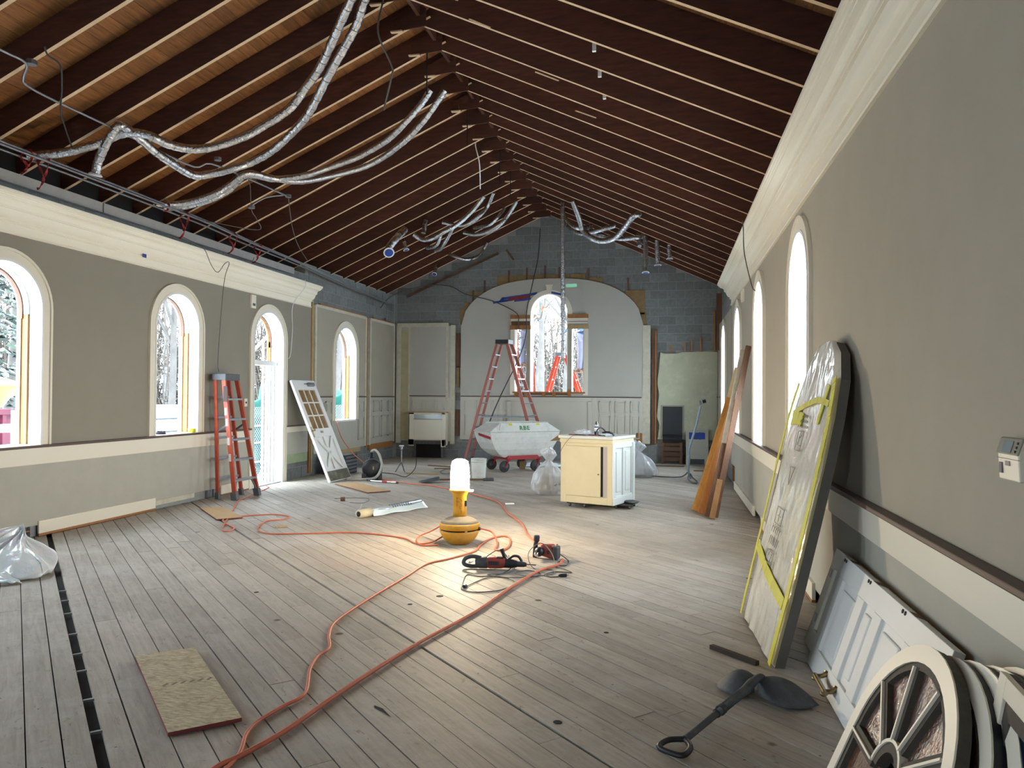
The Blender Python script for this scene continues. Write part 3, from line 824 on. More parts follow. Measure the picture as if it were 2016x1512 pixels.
# far window
wf = sempty('window_14', (FC, D, 1.65))
mb = MB(); band(mb, FC, .455, .56, 3.3, 3.565, putF, -.03, .01); obj('arched_casing', mb, CREAM, wf, bevel=.004)
mb = MB(); band(mb, FC, .44, .456, 1.66, 3.565, putF, -.02, .34); obj('arched_reveal', mb, WHITE, wf)
obj('keystone', MB().prism([(FC - .045, D - .05, 4.02), (FC + .045, D - .05, 4.02), (FC + .075, D - .05, 4.24), (FC - .075, D - .05, 4.24)], (0, .05, 0)), CREAM, wf)
obj('keystone_cap', MB().box(FC - .085, FC + .085, D - .055, D, 4.22, 4.245), CREAM, wf)
for s in (-1, 1):
    c0 = FC + s * .505
    obj('mullion', MB().box(c0 - .05, c0 + .05, D - .03, D + .3, 1.64, 3.5), WALL, wf)
    obj('mullion_edge', MB().box(c0 - s * .05 - .008, c0 - s * .05 + .008, D - .038, D + .02, 1.64, 3.5), WHITE, wf)
    c1 = FC + s * .875
    obj('side_casing', MB().box(c1 - .055 + s * .02, c1 + .055 + s * .02, D - .03, D + .3, 1.58, 3.26), CREAM, wf, bevel=.003)
    x0, x1 = sorted((FC + s * .455, FC + s * .95))
    obj('header_board', MB().box(x0, x1, D - .06, D, 3.43, 3.52), RAWWOOD, wf)
    obj('header_board', MB().box(x0 + .01, x1 - .01, D - .035, D, 3.3, 3.43), CREAM, wf)
    obj('header_board', MB().box(x0 + .01, x1 - .01, D - .045, D, 3.34, 3.352), LEDGE, wf)
    obj('header_board', MB().box(x0 - .01, x1 + .01, D - .05, D, 3.17, 3.27), RAWWOOD if s < 0 else PALEWOOD, wf)
obj('header_slat', MB().box(-3.76, -3.3, D - .05, D - .03, 3.27, 3.37), BROWNWOOD, wf)
obj('sill_board', MB().box(-3.72, -1.95, D - .04, D + .3, 1.62, 1.66), RAWWOOD, wf)
obj('sill_rail', MB().box(-3.6, -2.3, D - .03, D + .05, 1.585, 1.62), BROWNWOOD, wf)
for x in (-3.62, -3.39, -2.95, -2.7, -2.33): obj('sill_block', MB().box(x - .04, x + .04, D - .05, D, 1.54, 1.72 if x in (-3.39, -2.33) else 1.62), RAWWOOD, wf)
# hollow closing pieces around the mullion: the wall between the lights is built by the mullions

# back wall, behind the camera, with an unseen opening added to let daylight in
mb = MB(); putB = lambda a, z, d: Vector((a, YB - d, z))
back_daylight_ops = [dict(c=-2.8, r=.5, sill=.0, spring=2.1)]
wall_strips(mb, XL - .3, XR + .3, -.1, gable, back_daylight_ops, putB, 0, .3, extra=[XC])
struct(obj('wall_back', mb, WALL))
for i, o_ in enumerate(back_daylight_ops):
    window_unit('window_%d' % (i + 15), putB, o_, raw=False, door=True)
# light portals in the openings, seen and added
for o_ in left_ops: portal(putL((o_['c']), (o_['sill'] + o_['spring'] + o_['r']) / 2, .31), (0, R(-90), 0), o_['spring'] + o_['r'] - o_['sill'], .96)
for o_ in right_ops: portal(putR((o_['c']), (o_['sill'] + o_['spring'] + o_['r']) / 2, .31), (0, R(90), 0), o_['spring'] + o_['r'] - o_['sill'], .96)
portal((FC, D + .35, 2.8), (R(-90), 0, 0), 1.8, 2.6)
for o_ in back_daylight_ops: portal((o_['c'], YB - .32, 1.9), (R(90), 0, 0), 1.8, 2.9)

# ============================================================ large objects
def frame_matrix(o, x, z):
    o = Vector(o); x = Vector(x).normalized(); z = Vector(z); z = (z - x * z.dot(x)).normalized(); y = z.cross(x)
    M = Matrix((x, y, z)).transposed().to_4x4(); M.translation = o; return M

# ---- work lamp
def work_lamp():
    c = Vector((-2.17, 7.79, 0))
    t = thing('work_lamp', c, 'lit yellow site lamp with glowing globe and round weighted base on the floorboards', 'lamp')
    obj('base', MB().lathe([(.10, 0), (.135, .02), (.18, .07), (.207, .12), (.213, .148)], c, 36), YELLOW, t)
    obj('base_slot', MB().lathe([(.195, .146), (.195, .168)], c, 36), DARK, t)
    obj('base_top', MB().lathe([(.213, .165), (.215, .215), (.205, .226)], c, 36), YELLOW, t)
    obj('base_cover', MB().lathe([(.206, .225), (.16, .262), (.09, .286), (.075, .292)], c, 36), DUSTTOP, t)
    for k in range(4):
        a = R(35 + 90 * k)
        obj('slot_rib', MB().box(-.012, .012, -.03, .012, .142, .17).xf(Matrix.Translation(c + Vector((.2 * math.cos(a), .2 * math.sin(a), 0))) @ Matrix.Rotation(a - R(90), 4, 'Z')), YELLOW, t)
    obj('neck', MB().lathe([(.074, .285), (.072, .36), (.072, .50), (.085, .535), (.10, .555)], c, 32), YELLOW, t)
    obj('flange', MB().lathe([(.108, .553), (.112, .562), (.112, .574), (.104, .578)], c, 32), YELLOW, t)
    glow = mat('lamp_globe_glow', 'ffe2a8', .4, emit=LAMP_STRENGTH)
    glow.node_tree.nodes['Principled BSDF'].inputs['Emission Color'].default_value = (1.0, .80, .54, 1)
    obj('globe', MB().lathe([(.095, .578), (.10, .60), (.102, .72), (.095, .82), (.082, .872), (.05, .893), (.012, .899)], c, 32), glow, t)
    v = Vector((2.17, -7.79, 0)).normalized(); sx = Vector((-v.y, v.x, 0))
    p = c + sx * .055 + v * .05
    obj('switch', MB().box(-.012, .012, -.008, .008, 0, .06).xf(Matrix.Translation(c + sx * .062 + v * .042 + Vector((0, 0, .40))) @ Matrix.Rotation(R(-35), 4, 'Z')), BLACKPL, t)
    obj('outlet_cap', MB().lathe([(.022, 0), (.018, .03)], (0, 0, 0), 12).xf(Matrix.Translation(c + sx * .19 + v * .06 + Vector((0, 0, .165))) @ Matrix.Rotation(R(90), 4, 'Y')), BLACKPL, t)
    # hand-written marks on the neck
    def mark(pts):
        q = []
        for a, z in pts:
            th = a / .073; d = v * math.cos(th) + sx * math.sin(th)
            q.append(c + d * .0735 + Vector((0, 0, z)))
        return MB().tube(smooth_path(q, 3), .0016, 5)
    mk = [[(-.03, .50), (-.03, .40)], [(-.04, .49), (-.005, .488)], [(-.042, .455), (-.01, .452), (-.008, .44)], [(.0, .48), (.018, .47), (.022, .45)],
          [(.005, .43), (.02, .425), (.018, .405), (.0, .40), (.004, .38), (.02, .375)], [(.008, .36), (.02, .35), (.012, .335), (.024, .33)]]
    for p_ in mk: obj('pen_mark', mark(p_), BLACKPL, t)
    obj('side_tab', MB().box(.09, .15, -.02, .02, .56, .575).xf(Matrix.Translation(c) @ Matrix.Rotation(R(-12), 4, 'Z')), glow, t)  # tab emits like the globe, so its lit look is in the material
work_lamp()

# ---- step ladders
def step_ladder(name, label, top, ft, rt, nsteps, m, z_cap=.055, w_cap=(.36, .15), group=None, twin=False, capm=None, stepm=None, rail=(.075, .028), bw=None):
    """top: 4 points (front a, front b, rear a, rear b) just under the cap; ft, rt: front and rear feet pairs"""
    capm = capm or GREYPL; stepm = stepm or ALU
    fa, fb, ra, rb = [Vector(p) for p in top]; A, B = [Vector(p) for p in ft]; C_, D_ = [Vector(p) for p in rt]
    base = (A + B + C_ + D_) / 4; base.z = 0
    t = thing(name, base, label, 'ladder', group)
    side = (fb - fa).normalized(); out = ((A + B) / 2 - (C_ + D_) / 2); out.z = 0; out.normalize()
    for p, q, ext in ((A, fa, 1), (B, fb, -1)):
        obj('front_rail', MB().beam(p + Vector((0, 0, .03)), q, rail[0], rail[1], out.cross(Vector((0, 0, 1)))), m, t, bevel=.004)
        obj('foot', MB().beam(p, p + (q - p).normalized() * .12, rail[0] + .028, rail[1] + .03, out.cross(Vector((0, 0, 1)))), GREYPL, t, bevel=.006)
    for p, q in ((C_, ra), (D_, rb)):
        obj('rear_rail', MB().beam(p + Vector((0, 0, .03)), q, rail[0] * .8, rail[1], out.cross(Vector((0, 0, 1)))), m, t, bevel=.004)
        obj('foot', MB().beam(p, p + (q - p).normalized() * .1, rail[0] * .9, rail[1] + .025, out.cross(Vector((0, 0, 1)))), GREYPL, t, bevel=.006)
    for k in range(1, nsteps + 1):
        f = k / (nsteps + 1)
        p = A.lerp(fa, f); q = B.lerp(fb, f)
        obj('step', MB().beam(p, q, .032 if not twin else .03, .09 if not twin else .075, (0, 0, 1)), stepm, t, bevel=.003) if False else obj('step', MB().hexa([p - out * .045 - Vector((0, 0, .03)), q - out * .045 - Vector((0, 0, .03)), q + out * .045 - Vector((0, 0, .03)), p + out * .045 - Vector((0, 0, .03)), p - out * .045, q - out * .045, q + out * .045, p + out * .045]), stepm, t, bevel=.003)
        p = C_.lerp(ra, f); q = D_.lerp(rb, f)
        if twin:
            obj('step', MB().hexa([p - out * .04 - Vector((0, 0, .03)), q - out * .04 - Vector((0, 0, .03)), q + out * .04 - Vector((0, 0, .03)), p + out * .04 - Vector((0, 0, .03)), p - out * .04, q - out * .04, q + out * .04, p + out * .04]), stepm, t, bevel=.003)
        else:
            obj('rear_brace', MB().beam(p, q, .012, .035, (0, 0, 1)), stepm, t)
    if not twin:
        for p, q, s in ((A, fa, 1), (B, fb, -1)):
            a = p.lerp(q, .155); b = p.lerp(q, .05)
            arc = [a + side * s * .15, a + side * s * .08 - Vector((0, 0, .02)), b + side * s * .03 + Vector((0, 0, .04)), b + side * s * .015]
            obj('corner_brace', MB().tube(smooth_path(arc, 4), .013, 6), GREYPL, t)
        a = A.lerp(fa, .62); b = C_.lerp(ra, .55); obj('spreader', MB().beam(a, b, .008, .03), GREYPL, t)
        a = B.lerp(fb, .62); b = D_.lerp(rb, .55); obj('spreader', MB().beam(a, b, .008, .03), GREYPL, t)
    else:
        for p, q, r_, s_ in ((A, fa, C_, ra), (B, fb, D_, rb)):
            obj('spreader', MB().beam(p.lerp(q, .38), r_.lerp(s_, .38), .01, .025), ALU, t)
    c = (fa + fb + ra + rb) / 4; h = (fa - fb).length / 2 + .03; dd = (fa - ra).length / 2 + .045
    o2 = (fa + fb - ra - rb); o2.z = 0; o2.normalize()
    P = [c - side * h * .96 - o2 * dd, c + side * h * .96 - o2 * dd, c + side * h * .96 + o2 * dd, c - side * h * .96 + o2 * dd]
    P = [p + Vector((0, 0, -z_cap * .8)) for p in P] + [p + Vector((0, 0, z_cap)) for p in P]
    obj('top_cap', MB().hexa(P), capm, t, bevel=.01)
    return t
lad1 = step_ladder('step_ladder', 'orange fiberglass stepladder folded and propped against left wall beside the side door', [(-6.46, 10.12, 1.80), (-6.46, 10.46, 1.80), (-6.60, 10.12, 1.82), (-6.60, 10.46, 1.82)],
            [(-6.24, 10.10, 0), (-6.2, 10.66, 0)], [(-6.56, 10.16, 0), (-6.5, 10.70, 0)], 5, LADRED)
for z in (.62, .86, 1.14, 1.3):
    p = Vector((-6.24, 10.10, 0)).lerp(Vector((-6.46, 10.12, 1.8)), z / 1.8)
    obj('warning_sticker', MB().box(p.x + .0385, p.x + .0395, p.y - .012, p.y + .012, p.z - .05, p.z + .05) if False else MB().box(p.x - .03, p.x + .03, p.y - .0155, p.y - .0145, p.z - .05, p.z + .06), mat('sticker_white', 'c9c6c0', .6, var=.3, vscale=60), lad1)
obj('warning_sticker', MB().box(-6.44, -6.38, 10.10 - .0145, 10.10 - .0135, 1.45, 1.68), mat('sticker_black', '3b2a26', .6, var=.5, vscale=70), lad1)
step_ladder('step_ladder', 'tall faded red double sided stepladder standing open behind the white rubbish cart', [(-3.66, 17.05, 2.80), (-3.62, 17.36, 2.80), (-3.88, 17.05, 2.80), (-3.84, 17.36, 2.80)],
            [(-2.84, 16.75, 0), (-2.68, 17.55, 0)], [(-4.62, 16.95, 0), (-4.66, 17.75, 0)], 9, LADPINK, capm=BLACKPL, twin=True)
obj('loop', MB().tube([(-3.66, 17.0, 2.83), (-3.66, 17.0, 2.84)], .01), BLACKPL, lad1) if False else None

# ---- white rubbish cart
def rubbish_cart():
    c = Vector((-3.12, 15.62, 0)); t = thing('rubbish_cart', c, 'scuffed white tilt cart on red frame with four black wheels and green RBE lettering', 'cart')
    M = Matrix.Translation(c) @ Matrix.Rotation(R(39), 4, 'Z')
    def ring(z, L_, W_, x0=0):
        l, w_ = L_ / 2, W_ / 2; k = min(.05, w_ * .2)
        return [Vector((x0 - l, -w_, z)), Vector((x0 + l, -w_, z)), Vector((x0 + l, w_, z)), Vector((x0 - l, w_, z))]
    lv = [(.285, .74, .46), (.30, .92, .54), (.36, 1.12, .62), (.46, 1.34, .70), (.60, 1.50, .75), (.72, 1.57, .78), (.815, 1.62, .80), (.83, 1.66, .84), (.835, 1.60, .80), (1.0, 1.12, .66), (1.015, 1.16, .70), (1.0, 1.08, .62), (.84, 1.54, .76), (.6, 1.40, .7), (.4, 1.0, .54), (.33, .7, .42)]
    vs = []; fs = []
    for z, L_, W_ in lv: vs += ring(z, L_, W_)
    for i in range(len(lv) - 1):
        for j in range(4): fs.append((4 * i + j, 4 * i + (j + 1) % 4, 4 * i + 4 + (j + 1) % 4, 4 * i + 4 + j))
    fs += [(3, 2, 1, 0), tuple(4 * (len(lv) - 1) + k for k in range(4))]
    obj('tub', MB().add(vs, fs).xf(M), BINWHITE, t, bevel=.012)
    for z, w_, l in ((.72, .785, 1.50), (.60, .75, 1.40), (.46, .67, 1.2)):
        obj('rib', MB().box(-l / 2, l / 2, -w_ / 2 - .006, -w_ / 2 + .02, z - .006, z + .006).xf(M), BINWHITE, t)
    obj('rib', MB().beam((-.60, -.385, .86), (-.545, -.335, 1.0), .03, .02).xf(M), BINWHITE, t)
    obj('rib', MB().beam((-.2, -.405, .84), (.05, -.335, 1.0), .03, .02).xf(M), BINWHITE, t) if False else None
    # frame
    obj('chassis_plate', MB().box(-.36, .34, -.31, -.27, .25, .33).xf(M), RED, t)
    obj('chassis_plate', MB().box(-.36, .34, .27, .31, .25, .33).xf(M), RED, t)
    obj('chassis_cross_bar', MB().box(-.38, -.33, -.3, .3, .25, .31).xf(M), RED, t)
    obj('chassis_cross_bar', MB().box(.31, .36, -.3, .3, .25, .31).xf(M), RED, t)
    for i, (x, y) in enumerate(((-.36, -.3), (-.36, .3), (.36, -.3), (.36, .3))):
        wc = Vector((x - .08, y, .115))
        Mw = M @ Matrix.Translation(wc) @ Matrix.Rotation(R(90), 4, 'X') @ Matrix.Translation((0, 0, -.03))
        wh = obj('wheel', MB().lathe([(.085, 0), (.108, .006), (.115, .02), (.115, .04), (.108, .054), (.085, .06)], n=28).xf(Mw), BLACKRUB, t)
        obj('wheel_rim', MB().lathe([(.07, -.004), (.06, .004), (.03, .0), (.03, .06), (.06, .056), (.07, .064)], n=24).xf(Mw), GREYPL, wh)
        for s in (-1, 1):
            obj('fork_arm', MB().beam(Vector((x + .02, y + s * .045, .27)), wc + Vector((0, s * .045, 0)), .012, .05, (0, 1, 0)).xf(M), RED, t)
        obj('swivel', MB().lathe([(.05, 0), (.05, .03)], (x + .02, y, .24), 16).xf(M), RED, t)
    # tape and lettering on the side facing the room
    slope = math.atan2(.07, .165)
    def on_side(x, z):  # point on upper front side
        f = (z - .835) / .165
        return Vector((x, -.40 + .07 * f - .006, z))
    for x in (-.33, .31):
        p0, p1 = on_side(x, .955), on_side(x, 1.0); obj('yellow_tape_tab', MB().hexa([p0 + Vector((-.035, 0, 0)), p0 + Vector((.035, 0, 0)), p0 + Vector((.035, .004, 0)), p0 + Vector((-.035, .004, 0)), p1 + Vector((-.035, 0, 0)), p1 + Vector((.035, 0, 0)), p1 + Vector((.035, .004, 0)), p1 + Vector((-.035, .004, 0))]).xf(M), YTAPE, t)
    obj('red_tape_stripe', MB().hexa([Vector(p) for p in ((-.792, -.36, .675), (-.812, .16, .735), (-.79, .16, .735), (-.77, -.36, .675), (-.808, -.36, .73), (-.822, .16, .785), (-.80, .16, .785), (-.785, -.36, .73))]).xf(M), RED, t)
    cu = bpy.data.curves.new('lettering', 'FONT'); cu.body = 'RBE'; cu.size = .125; cu.extrude = .002; cu.offset = .003; cu.align_x = 'CENTER'; cu.space_character = 1.2
    cu.materials.append(GREEN)
    tmp = bpy.data.objects.new('lettering', cu); COL.objects.link(tmp); bpy.context.view_layer.update()
    me = bpy.data.meshes.new_from_object(tmp.evaluated_get(bpy.context.evaluated_depsgraph_get())); bpy.data.objects.remove(tmp)
    o = bpy.data.objects.new('lettering', me); COL.objects.link(o); o.parent = t
    Ml = M @ Matrix.Translation((-.02, -.3935, .862)) @ Matrix.Rotation(R(90) - slope, 4, 'X')
    o.matrix_world = Ml; o.location = Ml.translation - c; o.rotation_euler = Ml.to_euler()
rubbish_cart()

# ---- cabinet on dollies
def cabinet():
    bl = Vector((-1.50, 10.72, .07)); br = Vector((-.755, 10.45, .07))
    xa = (br - bl); Wd = xa.length; xa.normalize(); ya = Vector((-xa.y, xa.x, 0))
    M = Matrix.Translation(bl) @ Matrix.Rotation(math.atan2(xa.y, xa.x), 4, 'Z')
    t = thing('cabinet', bl + xa * Wd / 2 + ya * .4 - Vector((0, 0, .07)), 'cream painted cabinet with plain door parked on black dollies in mid floor', 'cabinet')
    Dp, H = .74, .93
    obj('body', MB().box(0, Wd, .018, Dp, 0, H - .05).xf(M), CABWHITE, t)
    obj('recess', MB().box(Wd - .20, Wd - .13, .005, .02, .11, .84).xf(M), DARK, t)
    for x0, x1, z0, z1 in ((0, .09, 0, .88), (Wd - .07, Wd, 0, .88), (.09, Wd - .07, 0, .10), (.09, Wd - .07, .80, .88)):
        obj('face_frame', MB().box(x0, x1, 0, .022, z0, z1).xf(M), CREAMCAB, t, bevel=.003)
    obj('inner_board', MB().box(Wd - .135, Wd - .07, .004, .018, .10, .80).xf(M), mat('lilac_grey_board', 'aaa3a0', .7), t)
    d = obj('door', MB().box(.09, Wd - .165, -.02, -.001, .105, .80).xf(M), CREAMCAB, t, bevel=.003)
    obj('knob', MB().lathe([(.006, 0), (.006, .012), (.011, .02), (.004, .026)], n=12).xf(M @ Matrix.Translation((Wd - .19, -.02, .42)) @ Matrix.Rotation(R(90), 4, 'X')), BRASS, d)
    obj('crown', MB().box(-.012, Wd + .012, -.012, Dp + .01, .84, .90).xf(M), CREAMCAB, t, bevel=.01)
    obj('top', MB().box(-.03, Wd + .03, -.03, Dp + .03, .90, .945).xf(M), CABWHITE, t, bevel=.012)
    # panelled side
    for y0, y1, z0, z1 in ((.0, .09, .0, .86), (Dp - .09, Dp, 0, .86), (.34, .41, .12, .78), (.09, Dp - .09, 0, .12), (.09, Dp - .09, .78, .86)):
        obj('side_stile', MB().box(Wd, Wd + .02, y0, y1, z0, z1).xf(M), CABWHITE, t, bevel=.004)
    for y0, y1 in ((.13, .30), (.45, .62)):
        obj('side_panel', MB().box(Wd - .002, Wd + .012, y0, y1, .17, .73).xf(M), CABWHITE, t, bevel=.006)
    obj('corner_pilaster', MB().box(Wd + .018, Wd + .035, Dp - .07, Dp, .0, .84).xf(M), CABWHITE, t, bevel=.005)
    obj('plinth', MB().box(Wd + .0, Wd + .03, 0, Dp, -.0, .10).xf(M), CABWHITE, t, bevel=.006)
    for n, (cx, cy, r_) in enumerate(((Wd + .02, .42, 12), (.22, .25, 0))):
        dl = thing('dolly', M @ Vector((cx, cy, -.07)), ('black carpeted furniture dolly sticking out under the right side of cream cabinet', 'black furniture dolly mostly hidden under the front of cream cabinet')[n], 'dolly')
        w_ = .13 if n == 0 else .15
        Md = M @ Matrix.Translation((cx, cy, -.07)) @ Matrix.Rotation(R(r_), 4, 'Z')
        obj('deck', MB().box(-w_, w_, -.2, .2, .045, .066).xf(Md), BLACKPL, dl, bevel=.006)
        for sx in (-1, 1):
            for sy in (-1, 1):
                p = Vector((sx * (w_ - .035), sy * .16, 0))
                c_ = obj('caster', MB().lathe([(.02, -.009), (.021, 0), (.02, .009)], n=14).xf(Md @ Matrix.Translation(p + Vector((0, 0, .021))) @ Matrix.Rotation(R(90), 4, 'X')), BLACKRUB, dl)
                obj('caster_fork', MB().box(p.x - .014, p.x + .014, p.y - .014, p.y + .014, .022, .046).xf(Md), GREYPL, c_)
    obj('moving_pad', MB().blob((0, 0, 0), .1, 3, .25, 3, 16, (1.1, .9, .25)).xf(M @ Matrix.Translation((Wd + .11, .42, .018))), DUSTGREY, t)
    # things on top
    top = lambda x, y, z=0: M @ Vector((x, y, .945 + z))
    sc = thing('spray_can', top(.36, .42), 'white and dark blue spray can standing on the cream cabinet', 'spray can')
    p = top(.36, .42)
    obj('body', MB().lathe([(.03, 0), (.033, .004), (.033, .045)], p, 20), mat('can_dark_blue', '2b3550', .35), sc)
    obj('label', MB().lathe([(.0333, .045), (.0333, .135)], p, 20), mat('can_white', 'd9dbe0', .35), sc)
    obj('label_band', MB().lathe([(.0336, .1), (.0336, .12)], p, 20), mat('can_band', '3d4766', .35), sc)
    obj('shoulder', MB().lathe([(.0333, .135), (.028, .155), (.014, .165), (.013, .185), (.008, .19)], p, 20), CHROME, sc)
    b = MB().blob(top(.22, .25, .035), .10, 11, .55, 3.2, 30, (1.1, .8, .45), floor=top(0, 0, .001).z)
    tag(obj('crumpled_plastic_bag', b, CLEARBAG), 'crumpled clear plastic bag lying on the front left of cabinet top', 'plastic bag')
    sp = thing('strap', top(.52, .3), 'black tool belt strap bent into an arch on top of the cream cabinet', 'strap')
    def ribbon(pts, w_, th):
        pts = smooth_path(pts, 6); mbx = MB()
        for a, b_ in zip(pts[:-1], pts[1:]): mbx.beam(a, b_ + (b_ - a) * .08, w_, th, (b_ - a).cross(Vector((.3, 1, 0))))
        return mbx
    obj('belt', ribbon([top(.40, .33, .006), top(.41, .34, .07), top(.46, .33, .105), top(.52, .31, .085), top(.58, .28, .04), top(.66, .25, .03), top(.71, .25, .006)], .035, .01), BLACKPL, sp)
    obj('pouch', MB().blob(top(.6, .27, .03), .055, 5, .4, 3, 16, (1.4, .7, .55), floor=top(0, 0, .001).z), BLACKPL, sp)
    for k, (x, y, a, l, m_) in enumerate(((.15, .12, 10, .16, TOOLRED), (.25, .10, -12, .2, BROWNWOOD), (.38, .13, 30, .14, GALV), (.46, .1, -20, .18, TOOLRED), (.55, .14, 15, .16, BLACKPL), (.62, .11, -35, .12, GALV))):
        o = MB().box(-l / 2, l / 2, -.012, .012, .001, .014).xf(M @ Matrix.Translation((x, y, .945)) @ Matrix.Rotation(R(a), 4, 'Z'))
        nm, lb = (('screwdriver', 'small red handled hand tool among the clutter at front left of cabinet top'), ('wood_offcut', 'thin brown wood offcut lying at front edge of cabinet top'), ('putty_knife', 'grey metal scraper lying in the clutter on the cabinet top'),
                  ('marker', 'dull red marker lying in the middle of the cabinet clutter'), ('black_tool', 'small black hand tool lying right of the clutter on cabinet top'), ('metal_bracket', 'short grey metal bracket at right end of cabinet clutter'))[k]
        tag(obj(nm, o, m_, bevel=.003), lb, 'tool' if k != 1 else 'offcut')
    tag(obj('plastic_scrap', MB().blob(top(.6, .2, .012), .07, 8, .5, 4, 20, (1.3, .8, .3), floor=top(0, 0, .001).z), WHITEBAG), 'torn white plastic scrap beside the black strap on cabinet', 'plastic scrap')
    pl_ = thing('hanging_wire', top(.24, -.035, -.02), 'thin brown wire drooping over the front left edge of cabinet', 'wire')
    obj('wire', MB().tube(smooth_path([top(.30, .05, .004), top(.22, -.04, .0), top(.14, -.045, -.06), top(.06, -.045, -.16), top(-.01, -.045, -.29)], 5), .003, 6), BROWNWOOD, pl_)
    fl_ = tag(obj('cardboard_flap', MB().hexa([top(-.03, .0, .002), top(-.03, .3, .002), top(-.20, .3, -.10), top(-.20, .04, -.10), top(-.03, .0, .006), top(-.03, .3, .006), top(-.20, .3, -.096), top(-.20, .04, -.096)]), PLY), 'pale board flap sloping off the left edge of cabinet top', 'board')
cabinet()

# ---- leaning white door with amber panes (left wall)
def glazed_door():
    BL, BR = Vector((-5.87, 12.48, 0)), Vector((-5.84, 13.34, 0)); TL = Vector((-6.665, 12.27, 1.80))
    M = frame_matrix(BL, BR - BL, TL - BL); Wd, H = .84, (TL - BL).length
    t = thing('glazed_door', (BL + BR) / 2, 'white door with nine amber panes and cross-braced lower panel propped against left wall', 'door')
    n = -1  # local y: normal; room side is negative y
    def bx(name, x0, x1, z0, z1, y0, y1, m, par=t, bev=.003): return obj(name, MB().box(x0, x1, y0, y1, z0, z1).xf(M), m, par, bevel=bev)
    bx('stile', 0, .115, 0, H, -.022, .022, WHITE); bx('stile', Wd - .115, Wd, 0, H, -.022, .022, WHITE)
    bx('top_rail', .115, Wd - .115, H - .19, H, -.022, .022, WHITE); bx('bottom_rail', .115, Wd - .115, 0, .23, -.022, .022, WHITE)
    bx('lock_rail', .115, Wd - .115, .86, 1.02, -.022, .022, WHITE)
    z0, z1, x0, x1 = 1.02, H - .19, .115, Wd - .115
    for i in range(3):
        for j in range(3):
            xa, xb = x0 + (x1 - x0) * i / 3, x0 + (x1 - x0) * (i + 1) / 3; za, zb = z0 + (z1 - z0) * j / 3, z0 + (z1 - z0) * (j + 1) / 3
            bx('pane', xa + .008, xb - .008, za + .008, zb - .008, -.004, .004, AMBER, bev=0)
    for i in (1, 2):
        x = x0 + (x1 - x0) * i / 3; bx('muntin', x - .012, x + .012, z0, z1, -.018, .018, WHITE)
        z = z0 + (z1 - z0) * i / 3; bx('muntin', x0, x1, z - .012, z + .012, -.019, .019, WHITE)
    bx('lower_panel', x0, x1, .23, .86, .008, .016, WHITE)
    bx('mid_stile', (x0 + x1) / 2 - .035, (x0 + x1) / 2 + .035, .23, .86, -.02, .0, WHITE)
    for a, b in (((x0, .23), (x1, .86)), ((x0, .86), (x1, .23))):
        obj('cross_brace', MB().beam((a[0], -.012, a[1]), (b[0], -.012, b[1]), .06, .02, (0, 1, 0)).xf(M), WHITE, t)
    bx('kick_plate', .03, Wd - .02, .015, .2, -.027, -.021, mat('tarnished_kick_plate', '5d5a44', .45, metal=.3, var=.4, vscale=7, dirt='a39f86', dscale=6))
    bx('door_closer', Wd - .34, Wd - .12, H - .13, H - .06, -.075, -.022, GALV, bev=.012)
    bx('closer_arm', Wd - .45, Wd - .2, H - .085, H - .07, -.04, -.03, GALV)
    bx('lock_plate', .03, .08, .86, 1.06, -.026, -.021, BRASS)
    obj('latch_knob', MB().lathe([(.012, 0), (.012, .03), (.022, .045), (.018, .06)], n=14).xf(M @ Matrix.Translation((.055, -.022, .98)) @ Matrix.Rotation(R(90), 4, 'X')), BRASS, t)
    bx('letter_plate', .34, .44, .93, .97, -.026, -.021, BRASS)
glazed_door()

